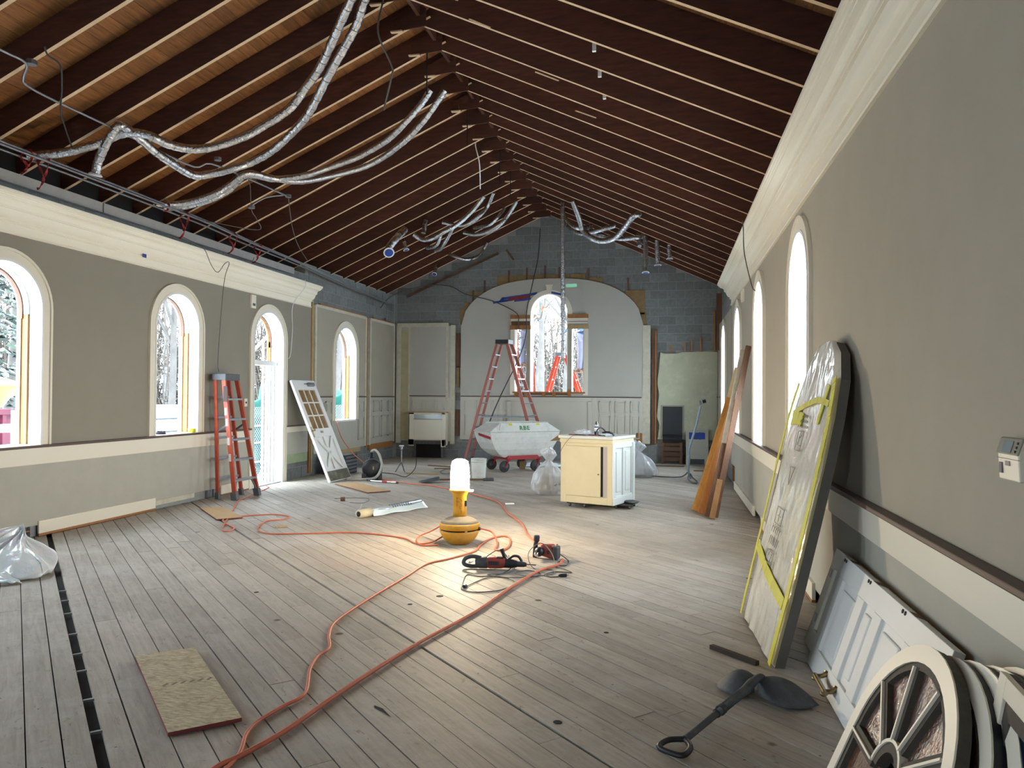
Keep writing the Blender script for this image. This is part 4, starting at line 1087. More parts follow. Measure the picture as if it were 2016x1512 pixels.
# ---- wrapped arched board leaning on right wall
def wrapped_board():
    BL, BR = Vector((.555, 5.78, .0)), Vector((.62, 4.66, .0)); TM = Vector((1.035, 5.42, 1.93))
    x = (BR - BL).normalized(); Wd = 1.12
    M = frame_matrix(BL, BR - BL, TM - (BL + BR) / 2)
    H = (TM - (BL + BR) / 2).length + .01
    t = thing('wrapped_board', (BL + BR) / 2, 'tall arched foam board wrapped in shiny white plastic and yellow tape against right wall', 'board')
    # outline in local x (0..Wd), z
    out = [(0, .02), (.02, 0), (Wd - .02, 0), (Wd, .02)]
    L_ = [(0, 0), (-.02, .4), (-.045, .9), (-.05, 1.2), (-.035, 1.5), (.03, 1.72), (.14, 1.88), (.30, 1.975), (.5, 2.0)]
    Rr = [(Wd, 0), (Wd + .02, .4), (Wd + .01, .9), (Wd - .01, 1.25), (Wd - .045, 1.5), (Wd - .13, 1.74), (Wd - .28, 1.91), (Wd - .46, 1.99)]
    k = H / 2.0
    poly = [(a, b * k) for a, b in L_] + [(a, b * k) for a, b in reversed(Rr)]
    def inset(p, d):
        cx, cz = Wd / 2, H / 2; return [(cx + (a - cx) * (1 - d / (Wd / 2)), cz + (b - cz) * (1 - d / (H / 2))) for a, b in p]
    obj('foam_core', MB().prism([(a, -.005, b) for a, b in poly], (0, .055, 0)).xf(M), mat('grey_foam_edge', '615e59', .85, var=.2, vscale=9), t)
    # wrinkled film face: grid inside the outline
    def width_at(z):
        def itp(P):
            for (a, b), (c_, d_) in zip(P[:-1], P[1:]):
                if b * k <= z <= d_ * k: return a + (c_ - a) * (z - b * k) / max(1e-6, (d_ - b) * k)
            return P[-1][0]
        return itp(L_), itp(Rr)
    def fn(u, v):
        z = v * (H - .006) + .002; a, b = width_at(z)
        xx = a + (b - a) * u
        e = min(u, 1 - u) * 2; e = min(1, e * 4)
        w_ = noise.noise(Vector((xx * 4, z * 2.2, 0))) * .014 + noise.noise(Vector((xx * 12, z * 5, 3))) * .005
        return Vector((xx, -.02 * min(1, e + .2) - abs(w_) * e * 1.2 - .002, z))
    obj('plastic_wrap', MB().grid(fn, 48, 90).xf(M), WRAP, t)
    # yellow tape: along both long edges, a diagonal strap low down and a patch at the shoulder
    def tape(P, w_, nm='yellow_tape'):
        mb = MB(); P = smooth_path([Vector((a, 0, b)) for a, b in P], 5)
        for p, q in zip(P[:-1], P[1:]):
            d = (q - p).normalized(); nn = Vector((-d.z, 0, d.x)) * w_ / 2
            for_ = [p - nn, q - nn, q + nn, p + nn]
            mb.hexa([Vector((v.x, -.036 - random.uniform(0, .003), v.z)) for v in for_] + [Vector((v.x, -.033, v.z)) for v in for_])
        obj(nm, mb.xf(M), YTAPE, t)
    tape([(a + .022, b * k) for a, b in L_[:6]], .05); tape([(a - .03, b * k) for a, b in Rr[:6]], .07)
    tape([(.03, .50), (.35, .40), (.6, .22), (Wd - .28, .30), (Wd - .08, .34)], .07) if False else tape([(.03, .52), (.45, .43), (Wd - .06, .36)], .075)
    tape([(.10, 1.50), (.4, 1.56), (.7, 1.60), (Wd - .15, 1.58)], .04); tape([(.12, 1.46), (.3, 1.47), (.42, 1.46)], .09); tape([(Wd - .3, 1.45), (Wd - .25, 1.7)], .06)
    # printed marks: boxed frame and lettering strokes, running up the sheet
    ink = mat('print_ink', '6a6a66', .6)
    def stroke(x0, z0, x1, z1, w_=.006):
        mb = MB().beam((x0, -.0405, z0), (x1, -.0405, z1), w_, .002, (0, 1, 0)); obj('print_mark', mb.xf(M), ink, t)
    def pbx(cx, cz, w_, h_):
        for a in ((cx - w_, cz - h_, cx + w_, cz - h_), (cx - w_, cz + h_, cx + w_, cz + h_), (cx - w_, cz - h_, cx - w_, cz + h_), (cx + w_, cz - h_, cx + w_, cz + h_)): stroke(*a)
    pbx(.50, 1.32, .07, .065); stroke(.47, 1.35, .47, 1.29); stroke(.53, 1.36, .5, 1.34); stroke(.52, 1.29, .56, 1.29)
    for k_, ww in ((0, .13), (1, .10), (2, .07)): 
        z = 1.41 + k_ * .035
        for q in range(7): stroke(.50 - ww + q * ww / 3.2, z, .50 - ww + q * ww / 3.2 + .012, z + .016, .004)
    stroke(.44, 1.14, .56, 1.14); stroke(.44, 1.14, .50, 1.02); stroke(.56, 1.14, .50, 1.02)
    pbx(.47, .80, .10, .055); stroke(.42, .8, .52, .8); stroke(.47, .76, .47, .84)
    for q in range(5): stroke(.36 + q * .055, .68, .36 + q * .055, .735); stroke(.36 + q * .055, .705, .385 + q * .055, .72)
    for q in range(6): stroke(.36 + q * .045, .60, .375 + q * .045, .655, .01)
    pbx(.47, .52, .10, .04); stroke(.42, .52, .45, .55); stroke(.5, .49, .53, .55)
wrapped_board()

# ---- lumber leaning on the right wall
def lumber_stack():
    g = 'lumber pieces leaning on the right wall'
    def pc(name, label, p0, p1, a, b, m, ref=(0, 1, 0)):
        ref = (0, 1, 0)
        o = obj(name, MB().beam(p0, p1, a, b, ref), m, bevel=.003); return tag(o, label, 'lumber', g)
    pc('lumber_board', 'tallest weathered board leaning with its dark top end on right wall', (.60, 10.20, .012), (1.065, 10.72, 2.27), .075, .035, BROWNWOOD)
    o = pc('lumber_board', 'white-faced long board leaning just left of the tallest one', (.52, 10.30, .012), (1.0, 10.84, 2.22), .06, .03, mat('whitewashed_board', 'b9ac99', .8, var=.35, vscale=5), (1, 0, 0))
    pc('lumber_board', 'slim pale new wood strip with pointed top leaning behind the golden planks', (.41, 10.95, .012), (.98, 11.55, 2.0), .05, .03, mat('fresh_pine', 'd8c193', .6, var=.15), (1, 0, 0))
    pc('lumber_plank', 'left golden plank of the leaning pair with square top', (.37, 10.66, .012), (.86, 11.12, 1.56), .11, .035, LUMBER)
    pc('lumber_plank', 'right golden brown plank of the leaning pair with square top', (.44, 10.42, .012), (.90, 10.86, 1.55), .11, .035, mat('golden_lumber_dark', 'a8692c', .6, var=.3, vscale=3, stretch=((0, 0, 0), (16, 16, 1.3))))
    pc('lumber_offcut', 'short dark brown board with jagged top leaning in front of the golden planks', (.50, 10.22, .012), (.74, 10.50, .95), .07, .03, BROWNWOOD)
    pc('lumber_offcut', 'shortest pale brown block leaning at the foot of the lumber', (.555, 10.06, .012), (.66, 10.2, .50), .07, .04, mat('light_brown_lumber', '9a7348', .7, var=.3, vscale=5))
lumber_stack()

# ---- paneled doors stored on their long edges against right wall
def stored_door(label, name, x_foot, x_top, y_near, y_far, skew, m, panels, brass=False, zh=.62):
    # local x along the door length (towards the camera), z up the slope
    P0 = Vector((x_foot, y_far, .0)); P1 = Vector((x_foot + .02, y_near, .0)); T0 = Vector((x_top, y_far + skew, zh))
    M = frame_matrix(P0, P1 - P0, Vector((x_top - x_foot, 0, zh))); L_ = (P1 - P0).length; H = (T0 - P0 - Vector((0, skew, 0))).length
    t = thing(name, (P0 + P1) / 2, label, 'door')
    def bx(nm, x0, x1, z0, z1, y0, y1, mm, par=t, bev=.003):
        return obj(nm, MB().box(x0, x1, y0, y1, z0, z1).xf(M), mm, par, bevel=bev)
    # frame slab with recessed, raised-and-fielded panels
    xs_ = [0]; 
    for (a, b) in panels: xs_ += [a, b]
    xs_.append(L_)
    bx('long_rail', 0, L_, 0, .12, -.022, .022, m); bx('long_rail', 0, L_, H - .12, H, -.022, .022, m)
    for i in range(0, len(xs_), 2): bx('cross_rail', xs_[i], xs_[i + 1], .12, H - .12, -.022, .022, m)
    for a, b in panels:
        bx('panel', a, b, .12, H - .12, -.004, .004, m, bev=0)
        bx('raised_field', a + .045, b - .045, .165, H - .165, -.016, .0, m, bev=.012)
    return t, M, L_, H
t, M, L_, H = stored_door('cream door with long sunk panel lying on its edge behind the white one', 'paneled_door', .885, 1.085, 3.45, 5.20, .32, CREAM, [(.12, .42), (.54, .84), (.96, 1.3)], zh=.61)
for z in (.16, .46): obj('hinge_mortise', MB().box(.02, .09, -.026, -.021, z, z + .05).xf(M), GALV, t)
t, M, L_, H = stored_door('white six-panel door lying on its long edge against right wall near the sashes', 'paneled_door', .835, 1.045, 3.10, 4.80, .3, WHITE, [(.13, .47), (.59, .78), (.90, 1.24), (1.34, 1.55)], zh=.64)
for x in (.05, .56, 1.12):
    for k in (0, 1): obj('hinge_screw', MB().lathe([(.010, 0), (.010, .004)], n=10).xf(M @ Matrix.Translation((x + k * .035, -.022, H - .018)) @ Matrix.Rotation(R(90), 4, 'X')), BLACKPL, t)
    obj('hinge_mortise', MB().box(x + .06, x + .14, -.02, .025, H - .012, H + .002).xf(M), BROWNWOOD, t)
h = obj('pull_handle', MB().tube([M @ Vector(p) for p in ((.42, -.075, .055), (.68, -.075, .055))], .014, 12), BRASS, t)
for x in (.44, .66):
    obj('handle_bracket', MB().tube(smooth_path([M @ Vector(p) for p in ((x - .02, -.022, .085), (x, -.045, .07), (x, -.075, .055), (x + .01, -.085, .035))], 4), [.02] + [.013] * 11 + [.009], 8), BRASS, h)

# ---- stack of arched sashes and one square frame at bottom right
def arched_sash(n, Y, x_top, z_top, label, glass, halfw=.44, lean=.30, r_in=.36, full=True):
    ztop = z_top; xb = x_top - ztop * lean
    t = thing('arched_sash', (xb, Y, 0), label, 'window sash', 'arched window sashes stacked at the right wall')
    M = frame_matrix((xb, Y, 0), (0, -1, 0), (lean, 0, 1)); H = math.sqrt(ztop ** 2 * (1 + lean ** 2))
    zs = H - halfw
    Pm = lambda a, z, d: M @ Vector((a, d, z))
    th = .045
    mb = MB(); band(mb, 0, halfw - .062, halfw, .0, zs, Pm, -th / 2, -th / 2 + .006); obj('face_paint', mb, CREAM, t)
    mb = MB(); band(mb, 0, halfw - .06, halfw - .002, .0, zs, Pm, -th / 2 + .006, th / 2); obj('frame', mb, BLACKPL if n else SASHDARK, t)
    mb = MB(); band(mb, 0, halfw - .088, halfw - .06, .06, zs, Pm, -th / 2 + .008, th / 2 - .01); obj('inner_rabbet', mb, SASHDARK, t)
    obj('bottom_rail', MB().box(-halfw, halfw, -th / 2, th / 2, 0, .07).xf(M), CREAM, t)
    if full:
        hub = .12; zc = zs - .02
        mb = MB(); band(mb, 0, hub - .006, hub + .006, zc, zc, Pm, -th / 2, th / 2, legs=False); obj('hub_bead', mb, CREAM, t)
        mb = MB(); band(mb, 0, hub - .04, hub - .006, zc, zc, Pm, -th / 2 + .006, th / 2, legs=False); obj('hub_ring', mb, SASHDARK, t)
        for a in (0, 36, 72, 108, 144, 180):
            d = Vector((math.cos(R(a)), 0, math.sin(R(a)))); c0 = Vector((0, 0, zc))
            e = halfw - .06
            obj('radial_muntin', MB().beam(c0 + d * hub, c0 + d * e, .05, th - .008, (0, 1, 0)).xf(M @ Matrix.Translation((0, .003, 0))), SASHDARK, t)
            obj('muntin_bead', MB().beam(c0 + d * hub, c0 + d * e, .009, .01, (0, 1, 0)).xf(M @ Matrix.Translation((0, -th / 2 + .002, 0))), CREAM, t)
        for a in (0, 36, 72, 108, 144):
            pts = []
            for k in range(7): q = R(a + 36 * k / 6); pts.append(Vector((math.cos(q) * (halfw - .07), 0, zc + math.sin(q) * (halfw - .07) + .0)))
            for k in range(4): q = R(a + 36 * (3 - k) / 3); pts.append(Vector((math.cos(q) * (hub), 0, zc + math.sin(q) * hub)))
            obj('pane', MB().prism([p + Vector((0, .006, 0)) for p in pts], (0, .005, 0)).xf(M), glass, t)
        for a0, a1 in ((-halfw + .06, -.02), (.02, halfw - .06)):
            obj('pane', MB().box(a0, a1, .006, .011, .07, zs - .02).xf(M), glass, t)
        obj('center_muntin', MB().box(-.02, .02, -th / 2, th / 2, .07, zs - .02).xf(M), SASHDARK, t)
    else:
        pts = [Vector((-halfw + .07, .004, .07))] + [Vector((-(halfw - .07) * math.cos(math.pi * i / 14), .004, zs + (halfw - .07) * math.sin(math.pi * i / 14))) for i in range(15)] + [Vector((halfw - .07, .004, .07))]
        obj('pane', MB().prism(pts, (0, .006, 0)).xf(M), glass, t)
    return t
SASHDARK = mat('weathered_dark_sash', '4b463e', .7, var=.35, vscale=5, stretch=((0, 0, 0), (6, 6, 6)))
arched_sash(0, 2.74, .895, .74, 'front arched fan sash with dark amber panes and hub at stack front', DARKAMBER, full=True, lean=.42)
for i, (Y, x, z, lb) in enumerate(((2.66, .95, .735, 'second arched sash directly behind the front fan sash'), (2.58, .985, .75, 'third arched sash in the middle of the leaning stack'),
                                   (2.50, 1.02, .765, 'fourth arched sash, next to last before the wall'), (2.44, 1.06, .785, 'rearmost arched sash touching the right wall'))):
    arched_sash(i + 1, Y, x, z, lb, AMBER if i == 1 else DARKAMBER, full=(i == 0), lean=.36 - .04 * i)
def square_sash():
    M = frame_matrix((.83, 2.48, 0), (-.1, -1, 0), (.14, -.1, .81))
    t = thing('square_sash', (.80, 2.1, 0), 'square cornered cream sash frame with dark glass cut by the right picture edge', 'window sash')
    Wd, H = .8, .80
    for x0, x1, z0, z1 in ((0, .06, 0, H), (Wd - .06, Wd, 0, H), (.06, Wd - .06, 0, .07), (.06, Wd - .06, H - .06, H)):
        obj('frame_bar', MB().box(x0, x1, -.022, .0, z0, z1).xf(M), CREAM, t, bevel=.003)
        obj('frame_back', MB().box(x0 + .002, x1 - .002, .0, .02, z0 + .002, z1 - .002).xf(M), SASHDARK, t)
    obj('inner_rabbet', MB().box(.06, .11, -.012, .018, .07, H - .06).xf(M), SASHDARK, t)
    obj('inner_rabbet', MB().box(.11, Wd - .06, -.012, .018, H - .11, H - .06).xf(M), SASHDARK, t)
    obj('pane', MB().box(.10, Wd - .06, .0, .006, .07, H - .1).xf(M), mat('dark_blue_glass', '10182c', .1, coat=.5), t)
square_sash()

# ---- shovel in the foreground
def scoop_shovel():
    t = thing('shovel', (.25, 3.85, 0), 'short black shovel with looped grip and split curved blade lying by the wrapped board', 'shovel')
    A, B = Vector((.06, 3.50, .03)), Vector((.405, 4.08, .085)); mid = A.lerp(B, .52)
    obj('shaft', MB().tube([A.lerp(B, .06), mid], .0165, 14), DUSTGREY, t)
    obj('socket', MB().tube([A.lerp(B, .56), A.lerp(B, .5), B], [.02, .021, .024], 14), DUSTGREY, t)
    obj('collar', MB().tube([A.lerp(B, .55), A.lerp(B, .60)], .025, 14), BLACKPL, t)
    d = (B - A).normalized(); s = Vector((d.y, -d.x, 0)); s.normalize()
    P = [A + d * .04, A - d * .01 - s * .055, A - d * .085 - s * .06, A - d * .10, A - d * .085 + s * .06, A - d * .01 + s * .055]
    obj('grip', MB().tube(smooth_path([P[0], P[1], P[2], P[3], P[4], P[5], P[0]], 5), .013, 10, cap=False), BLACKPL, t)
    # blade: two bulging lobes with a valley under the socket; pointed tip to the right
    c = Vector((.46, 4.20, 0)); ux = Vector((.98, -.16, 0)).normalized(); uy = Vector((.16, .98, 0)).normalized()
    def lobe(sgn, ln, wd, pw):
        def fn(u, v):
            a = u; wv = (v - .5) * 2
            half = wd * (math.sin(math.pi * min(1, (a * .92 + .10))) ** pw)
            x = sgn * (a * ln + .008); y = wv * half + (.02 if sgn > 0 else .04) - (.05 * a if sgn > 0 else -.02 * a)
            z = .012 + (1 - wv * wv) * .085 * math.sin(math.pi * min(1, .22 + a * .78)) + .02 * (1 - a)
            return c + ux * x + uy * y + Vector((0, 0, z))
        return fn
    obj('blade', MB().grid(lobe(1, .30, .15, .75), 22, 16), DUSTGREY, t, solid=.004)
    obj('blade_lobe', MB().grid(lobe(-1, .20, .13, .5), 18, 16), DUSTGREY, t, solid=.004)
    obj('blade_rib', MB().tube(smooth_path([B - d * .02, B + d * .06 + Vector((0, 0, .01)), B + d * .16 + Vector((0, 0, .0)), B + d * .22 - Vector((0, 0, .06))], 4), [.024] * 5 + [.02] * 5 + [.012] * 3, 10), DUSTGREY, t)
scoop_shovel()
tag(obj('wood_stick', MB().beam((.27, 4.93, .014), (.52, 4.68, .014), .035, .026, (0, 0, 1)), mat('charred_stick', '3b2c23', .75, var=.4, vscale=9), bevel=.002), 'short dark wood stick on the floor between shovel and wrapped board', 'wood stick')

# ---- boards on the floor
def flat_board(name, P, th, m, me_, label, lettered=False):
    c = sum((Vector((*p, 0)) for p in P), Vector()) / 4
    t = thing(name, c, label, 'board')
    A = sum(P[j][0] * P[(j + 1) % 4][1] - P[(j + 1) % 4][0] * P[j][1] for j in range(4))
    if A < 0: P = P[::-1]
    obj('sheet', MB().prism([(x, y, .0075) for x, y in P], (0, 0, th)), me_, t)
    obj('face', MB().prism([(x, y, th + .0075) for x, y in P], (0, 0, .0012)), m, t)
    return t
t = flat_board('osb_board', [(-3.09, 3.96), (-2.83, 4.16), (-2.0, 3.32), (-2.24, 3.10)], .018, OSB, OSBEDGE, 'strand board offcut with red edge lying in the left foreground')
ink2 = mat('faded_stamp_ink', '85765c', .8)
for k in range(6):
    x, y = -2.62 + k * .035, 3.60 + k * .026
    obj('stamp_mark', MB().box(x - .008, x + .008, y - .02, y + .02, .0267, .0272), ink2, t)
flat_board('osb_board', [(-6.22, 9.22), (-5.97, 9.38), (-5.24, 8.66), (-5.46, 8.44)], .012, PLY, OSBEDGE, 'tan board offcut with red edge on the floor in front of folded ladder')
flat_board('osb_board', [(-5.66, 12.25), (-5.42, 12.6), (-4.40, 11.62), (-4.66, 11.30)], .010, PLY, OSBEDGE, 'tan board offcut on the floor below the vacuum and propped door')

# ---- plastic film roll
def film_roll():
    A, B = Vector((-3.84, 9.02, .057)), Vector((-3.42, 10.16, .05))
    t = thing('plastic_roll', (A.x, A.y + .5, 0), 'roll of clear plastic film with printed marks lying on the floor beyond the lamp', 'plastic roll')
    d = (B - A).normalized()
    Ma = frame_matrix(A, Vector((0, 0, 1)).cross(d), (0, 0, 1))
    def ringtube(p, q, r0, r1, r2, r3, m, nm):
        M = Matrix.Translation(p) @ (q - p).to_track_quat('Z', 'Y').to_matrix().to_4x4(); l = (q - p).length
        return obj(nm, MB().lathe([(r0, 0), (r1, 0), (r2, l), (r3, l), (r0, 0)], n=28).xf(M) if False else MB().lathe([(r1, 0), (r2, l)], n=28).xf(M), m, t)
    ringtube(A, A + d * .22, 0, .055, .055, 0, mat('cardboard_core', 'c7bb9f', .8, var=.15), 'core')
    obj('core_hole', MB().lathe([(.034, -.0015), (.034, 0.001)], n=24).xf(Matrix.Translation(A) @ d.to_track_quat('Z', 'Y').to_matrix().to_4x4()), DARK, t)
    ringtube(A + d * .02, B, 0, .048, .062, 0, mat('film_grey', '9aa4ad', .25, var=.15, vscale=8, coat=.7, bump=.4, bscale=15), 'film')
    side = Vector((d.y, -d.x, 0)).normalized()
    def fn(u, v):
        p = (A + d * .2).lerp(B + d * .02, u)
        return p + side * (.035 + .075 * v * (.5 + u)) + Vector((0, 0, .035 * (1 - v) - .045 * v + .006 * math.sin(u * 14 + v * 3) - 0.0))
    obj('loose_flap', MB().grid(fn, 20, 6), WHITEBAG, t, solid=.002)
    obj('tail_strip', MB().grid(lambda u, v: Vector((-3.93 - .35 * u + .03 * v, 9.12 + 1.1 * u - .05 * v, .05 * (1 - u) + .012 + .01 * math.sin(u * 9))), 14, 2), WHITEBAG, t, solid=.002)
    inkr = mat('roll_ink', '4b5563', .6)
    for row, (a0, a1, th, h_) in enumerate(((.46, .78, 62, .018), (.50, .80, 30, .03), (.62, .75, 2, .014))):
        for k in range(9):
            f = a0 + (a1 - a0) * k / 8; p = A.lerp(B, f); r = .048 + .014 * f + .0012
            n_ = side * math.cos(R(th)) + Vector((0, 0, 1)) * math.sin(R(th)); tt = n_.cross(d)
            q = p + n_ * r
            obj('print_mark', MB().beam(q - d * .011, q + d * .011, h_, .0015, n_ if k % 2 else n_), inkr, t)
film_roll()

# ---- power tools
def rotary_hammer(origin, ang_, label, first):
    t = thing('rotary_hammer', origin, label, 'power tool')
    M = Matrix.Translation(origin) @ Matrix.Rotation(R(ang_), 4, 'Z')
    obj('motor_housing', MB().tube([(-.03, 0, .062), (.0, 0, .064), (.10, 0, .062), (.14, 0, .060)], [.045, .056, .052, .042], 14).xf(M), TOOLRED, t)
    obj('rear_housing', MB().tube([(-.13, 0, .055), (-.10, 0, .058), (-.03, 0, .062), (-.02, 0, .062)], [.035, .05, .055, .05], 14).xf(M), DUSTGREY, t)
    for k in range(5): obj('vent_slot', MB().box(-.01 + k * .02, .008 + k * .02, -.0575, -.0545, .05, .085).xf(M), BLACKPL, t)
    obj('loop_handle', MB().tube(smooth_path([(-.09, 0, .03), (-.17, -.0, .025), (-.235, 0, .045), (-.225, 0, .09), (-.16, 0, .115), (-.08, 0, .10)], 5), .019, 10).xf(M), DUSTGREY, t)
    obj('gear_case', MB().tube([(.13, 0, .058), (.20, 0, .055), (.25, 0, .052)], [.042, .04, .03], 14).xf(M), BLACKPL, t)
    obj('chuck', MB().tube([(.25, 0, .052), (.31, 0, .05), (.335, 0, .049)], [.026, .024, .015], 14).xf(M), BLACKRUB, t)
    obj('bit', MB().tube([(.33, 0, .049), (.42 if first else .38, 0, .045)], .006, 8).xf(M), CHROME, t)
    obj('side_handle', MB().tube([(.16, .0, .06), (.13, .01, .12), (.11, .015, .17), (.105, .016, .185)], [.014, .016, .018, .022], 10).xf(M), BLACKPL, t)
    obj('handle_loop', MB().tube(smooth_path([(.17, 0, .09), (.21, .01, .12), (.26, .02, .115), (.29, .02, .07)], 4), .012, 8).xf(M), BLACKPL, t)
    obj('switch_guard', MB().box(.06, .12, -.03, .02, .10, .118).xf(M), BLACKPL, t, bevel=.005)
rotary_hammer(Vector((-1.585, 6.72, -.003)), 8, 'left red and black rotary hammer lying in its coiled cord', True)
def upright_tool():
    t = thing('demolition_drill', (-1.17, 7.28, 0), 'right red and black corded drill with upright black handle beside rotary hammer', 'power tool')
    M = Matrix.Translation((-1.15, 7.28, .002)) @ Matrix.Rotation(R(-12), 4, 'Z')
    obj('motor_housing', MB().hexa([Vector(p) for p in ((-.07, -.05, .03), (.09, -.05, .0), (.09, .05, .0), (-.07, .05, .03), (-.05, -.045, .13), (.07, -.05, .14), (.07, .05, .14), (-.05, .045, .13))]).xf(M), TOOLRED, t, bevel=.018)
    obj('end_cap', MB().box(.075, .125, -.055, .055, .0, .125).xf(M), DUSTGREY, t, bevel=.014)
    obj('vent_slot', MB().box(.02, .045, -.054, -.050, .05, .085).xf(M), BLACKPL, t)
    obj('gear_case', MB().lathe([(.035, 0), (.045, .01), (.045, .06), (.02, .085)], n=18).xf(M @ Matrix.Translation((-.05, -.03, .07)) @ Matrix.Rotation(R(90), 4, 'X')), BLACKPL, t)
    obj('chuck', MB().lathe([(.02, 0), (.02, .05), (.01, .06)], n=14).xf(M @ Matrix.Translation((-.05, -.11, .065)) @ Matrix.Rotation(R(95), 4, 'X')), CHROME, t)
    obj('handle', MB().tube([(-.125, 0, .0), (-.12, 0, .06), (-.115, 0, .13), (-.11, 0, .15)], [.022, .024, .022, .02], 12).xf(M), BLACKPL, t)
    obj('handle_knob', MB().tube([(-.11, 0, .15), (-.108, 0, .16), (-.105, 0, .20), (-.105, 0, .212)], [.02, .029, .03, .024], 14).xf(M), BLACKRUB, t)
    obj('cross_bar', MB().tube([(-.12, 0, .05), (-.04, 0, .06)], .02, 10).xf(M), BLACKPL, t)
upright_tool()
def tool_cord(name, label, pts, r, m, plug=None, cat='cable'):
    t = thing(name, (pts[0][0], pts[0][1], 0), label, cat)
    P = [(p[0], p[1], p[2] if len(p) > 2 else r + .002) for p in pts]
    obj('cable', MB().tube(smooth_path(P, 7), r, 8), m, t)
    if plug:
        p, q = Vector(plug[0]), Vector(plug[1]); obj('plug', MB().tube([p, p.lerp(q, .3), q], [.008, .016, .015], 10), BLACKPL, t)
        for s in (-.006, .006): obj('prong', MB().tube([q + Vector((0, s, 0)), q + (q - p).normalized() * .02 + Vector((0, s, 0))], .0025, 6), CHROME, t)
    return t
CORD_GREY = mat('dark_grey_cord', '3f4044', .55)
def F(px): return px
tool_cord('tool_cable', 'black coiled cord looping around and in front of the left rotary hammer', [(-1.78, 6.75, .05), (-1.82, 6.9), (-1.74, 7.1), (-1.55, 6.98, .12), (-1.4, 6.8, .02), (-1.45, 6.5), (-1.6, 6.4), (-1.72, 6.42), (-1.66, 6.05), (-1.62, 5.93), (-1.5, 5.88), (-1.33, 5.98), (-1.25, 6.22), (-1.35, 6.4), (-1.52, 6.37), (-1.62, 6.05)], .0045, CORD_GREY, ((-1.62, 6.04, .012), (-1.63, 6.0, .012)))
tool_cord('tool_cable', 'thin grey cord coiled on the floor between the two power tools', [(-1.45, 6.9, .09), (-1.36, 6.75), (-1.42, 6.55), (-1.55, 6.48), (-1.35, 6.42), (-1.15, 6.5), (-1.1, 6.62), (-1.22, 6.72), (-1.32, 6.62), (-1.2, 6.5), (-1.0, 6.62), (-1.02, 6.78), (-1.2, 6.82), (-1.28, 7.0, .1), (-1.2, 7.2, .16), (-1.08, 7.1, .1), (-1.0, 6.9)], .004, GREYPL)
tool_cord('tool_cable', 'black cord with plug lying right of the drill by orange cord', [(-1.02, 7.26, .05), (-.93, 7.2), (-.92, 7.0), (-1.02, 6.95), (-.9, 6.82), (-.84, 6.72), (-.98, 6.72), (-1.06, 6.6), (-1.0, 6.52), (-.93, 6.55)], .0045, CORD_GREY, ((-.93, 6.55, .014), (-.865, 6.58, .014)))

# ---- orange extension cords
cords = [
 ('thick orange extension cord running from bottom edge to the drill', [(-1.86, 2.6), (-1.85, 2.88), (-1.81, 2.99), (-1.74, 3.26), (-1.69, 3.69), (-1.61, 4.21), (-1.52, 4.67), (-1.36, 5.33), (-1.26, 6.01), (-1.13, 6.67), (-.99, 6.98), (-.985, 7.2)], .0125),
 ('orange cord leading from the drill past the lamp towards the vacuum', [(-1.06, 7.36, .12), (-1.12, 7.55, .03), (-1.23, 7.75), (-1.52, 8.32), (-1.75, 9.1), (-2.08, 9.86), (-2.3, 10.5), (-2.52, 10.99), (-2.91, 11.47), (-3.2, 11.8), (-3.6, 12.15), (-4.0, 12.50), (-4.35, 12.62), (-4.8, 12.9), (-5.15, 13.15)], .010),
 ('wavy orange cord looping from the lamp base to the bottom edge', [(-1.97, 7.84, .16), (-1.86, 7.98, .10), (-1.75, 7.75, .03), (-1.72, 7.52), (-1.64, 7.5), (-1.62, 7.75), (-1.70, 8.15), (-1.80, 8.25), (-1.90, 8.05), (-1.92, 7.7), (-1.9, 7.38), (-2.05, 7.0), (-2.19, 6.73), (-2.21, 6.22), (-2.24, 5.62), (-2.25, 5.25), (-2.24, 4.87), (-2.16, 4.61), (-2.05, 4.38), (-2.05, 4.22), (-1.99, 4.0), (-1.86, 3.69), (-1.89, 3.52), (-1.92, 3.33), (-1.9, 3.19), (-1.82, 2.99), (-1.80, 2.7)], .0095),
 ('orange cord winding from the lamp left across the floor to the folded ladder', [(-2.38, 7.86, .05), (-2.46, 7.75), (-2.59, 7.62), (-2.86, 7.9), (-3.47, 8.06), (-3.99, 7.87), (-4.37, 7.77), (-4.65, 8.0), (-4.83, 8.5), (-4.69, 8.69), (-4.75, 8.92), (-5.01, 9.0), (-5.3, 8.8), (-5.42, 8.55), (-5.25, 8.28), (-4.95, 8.0), (-4.9, 7.8), (-5.06, 7.94), (-5.59, 8.96), (-6.0, 9.75), (-6.14, 10.04), (-6.35, 10.9), (-6.5, 11.5), (-6.68, 11.75)], .008),
 ('short orange cord loop resting at the left side of lamp base', [(-2.39, 7.80, .17), (-2.55, 7.95, .08), (-2.68, 7.96, .02), (-2.62, 7.72), (-2.5, 7.55), (-2.35, 7.6)], .008),
]
for lb, P, r in cords: tool_cord('extension_lead', lb, P, r, ORCORD)
tool_cord('extension_lead', 'pink orange cord dropping from the far left window sill down to the vacuum', [(-6.76, 14.62, 1.04), (-6.70, 14.60, 1.03), (-6.6, 14.4, .9), (-6.35, 14.1, .65), (-5.95, 13.7, .42), (-5.62, 13.42, .28)], .009, ORCORD)

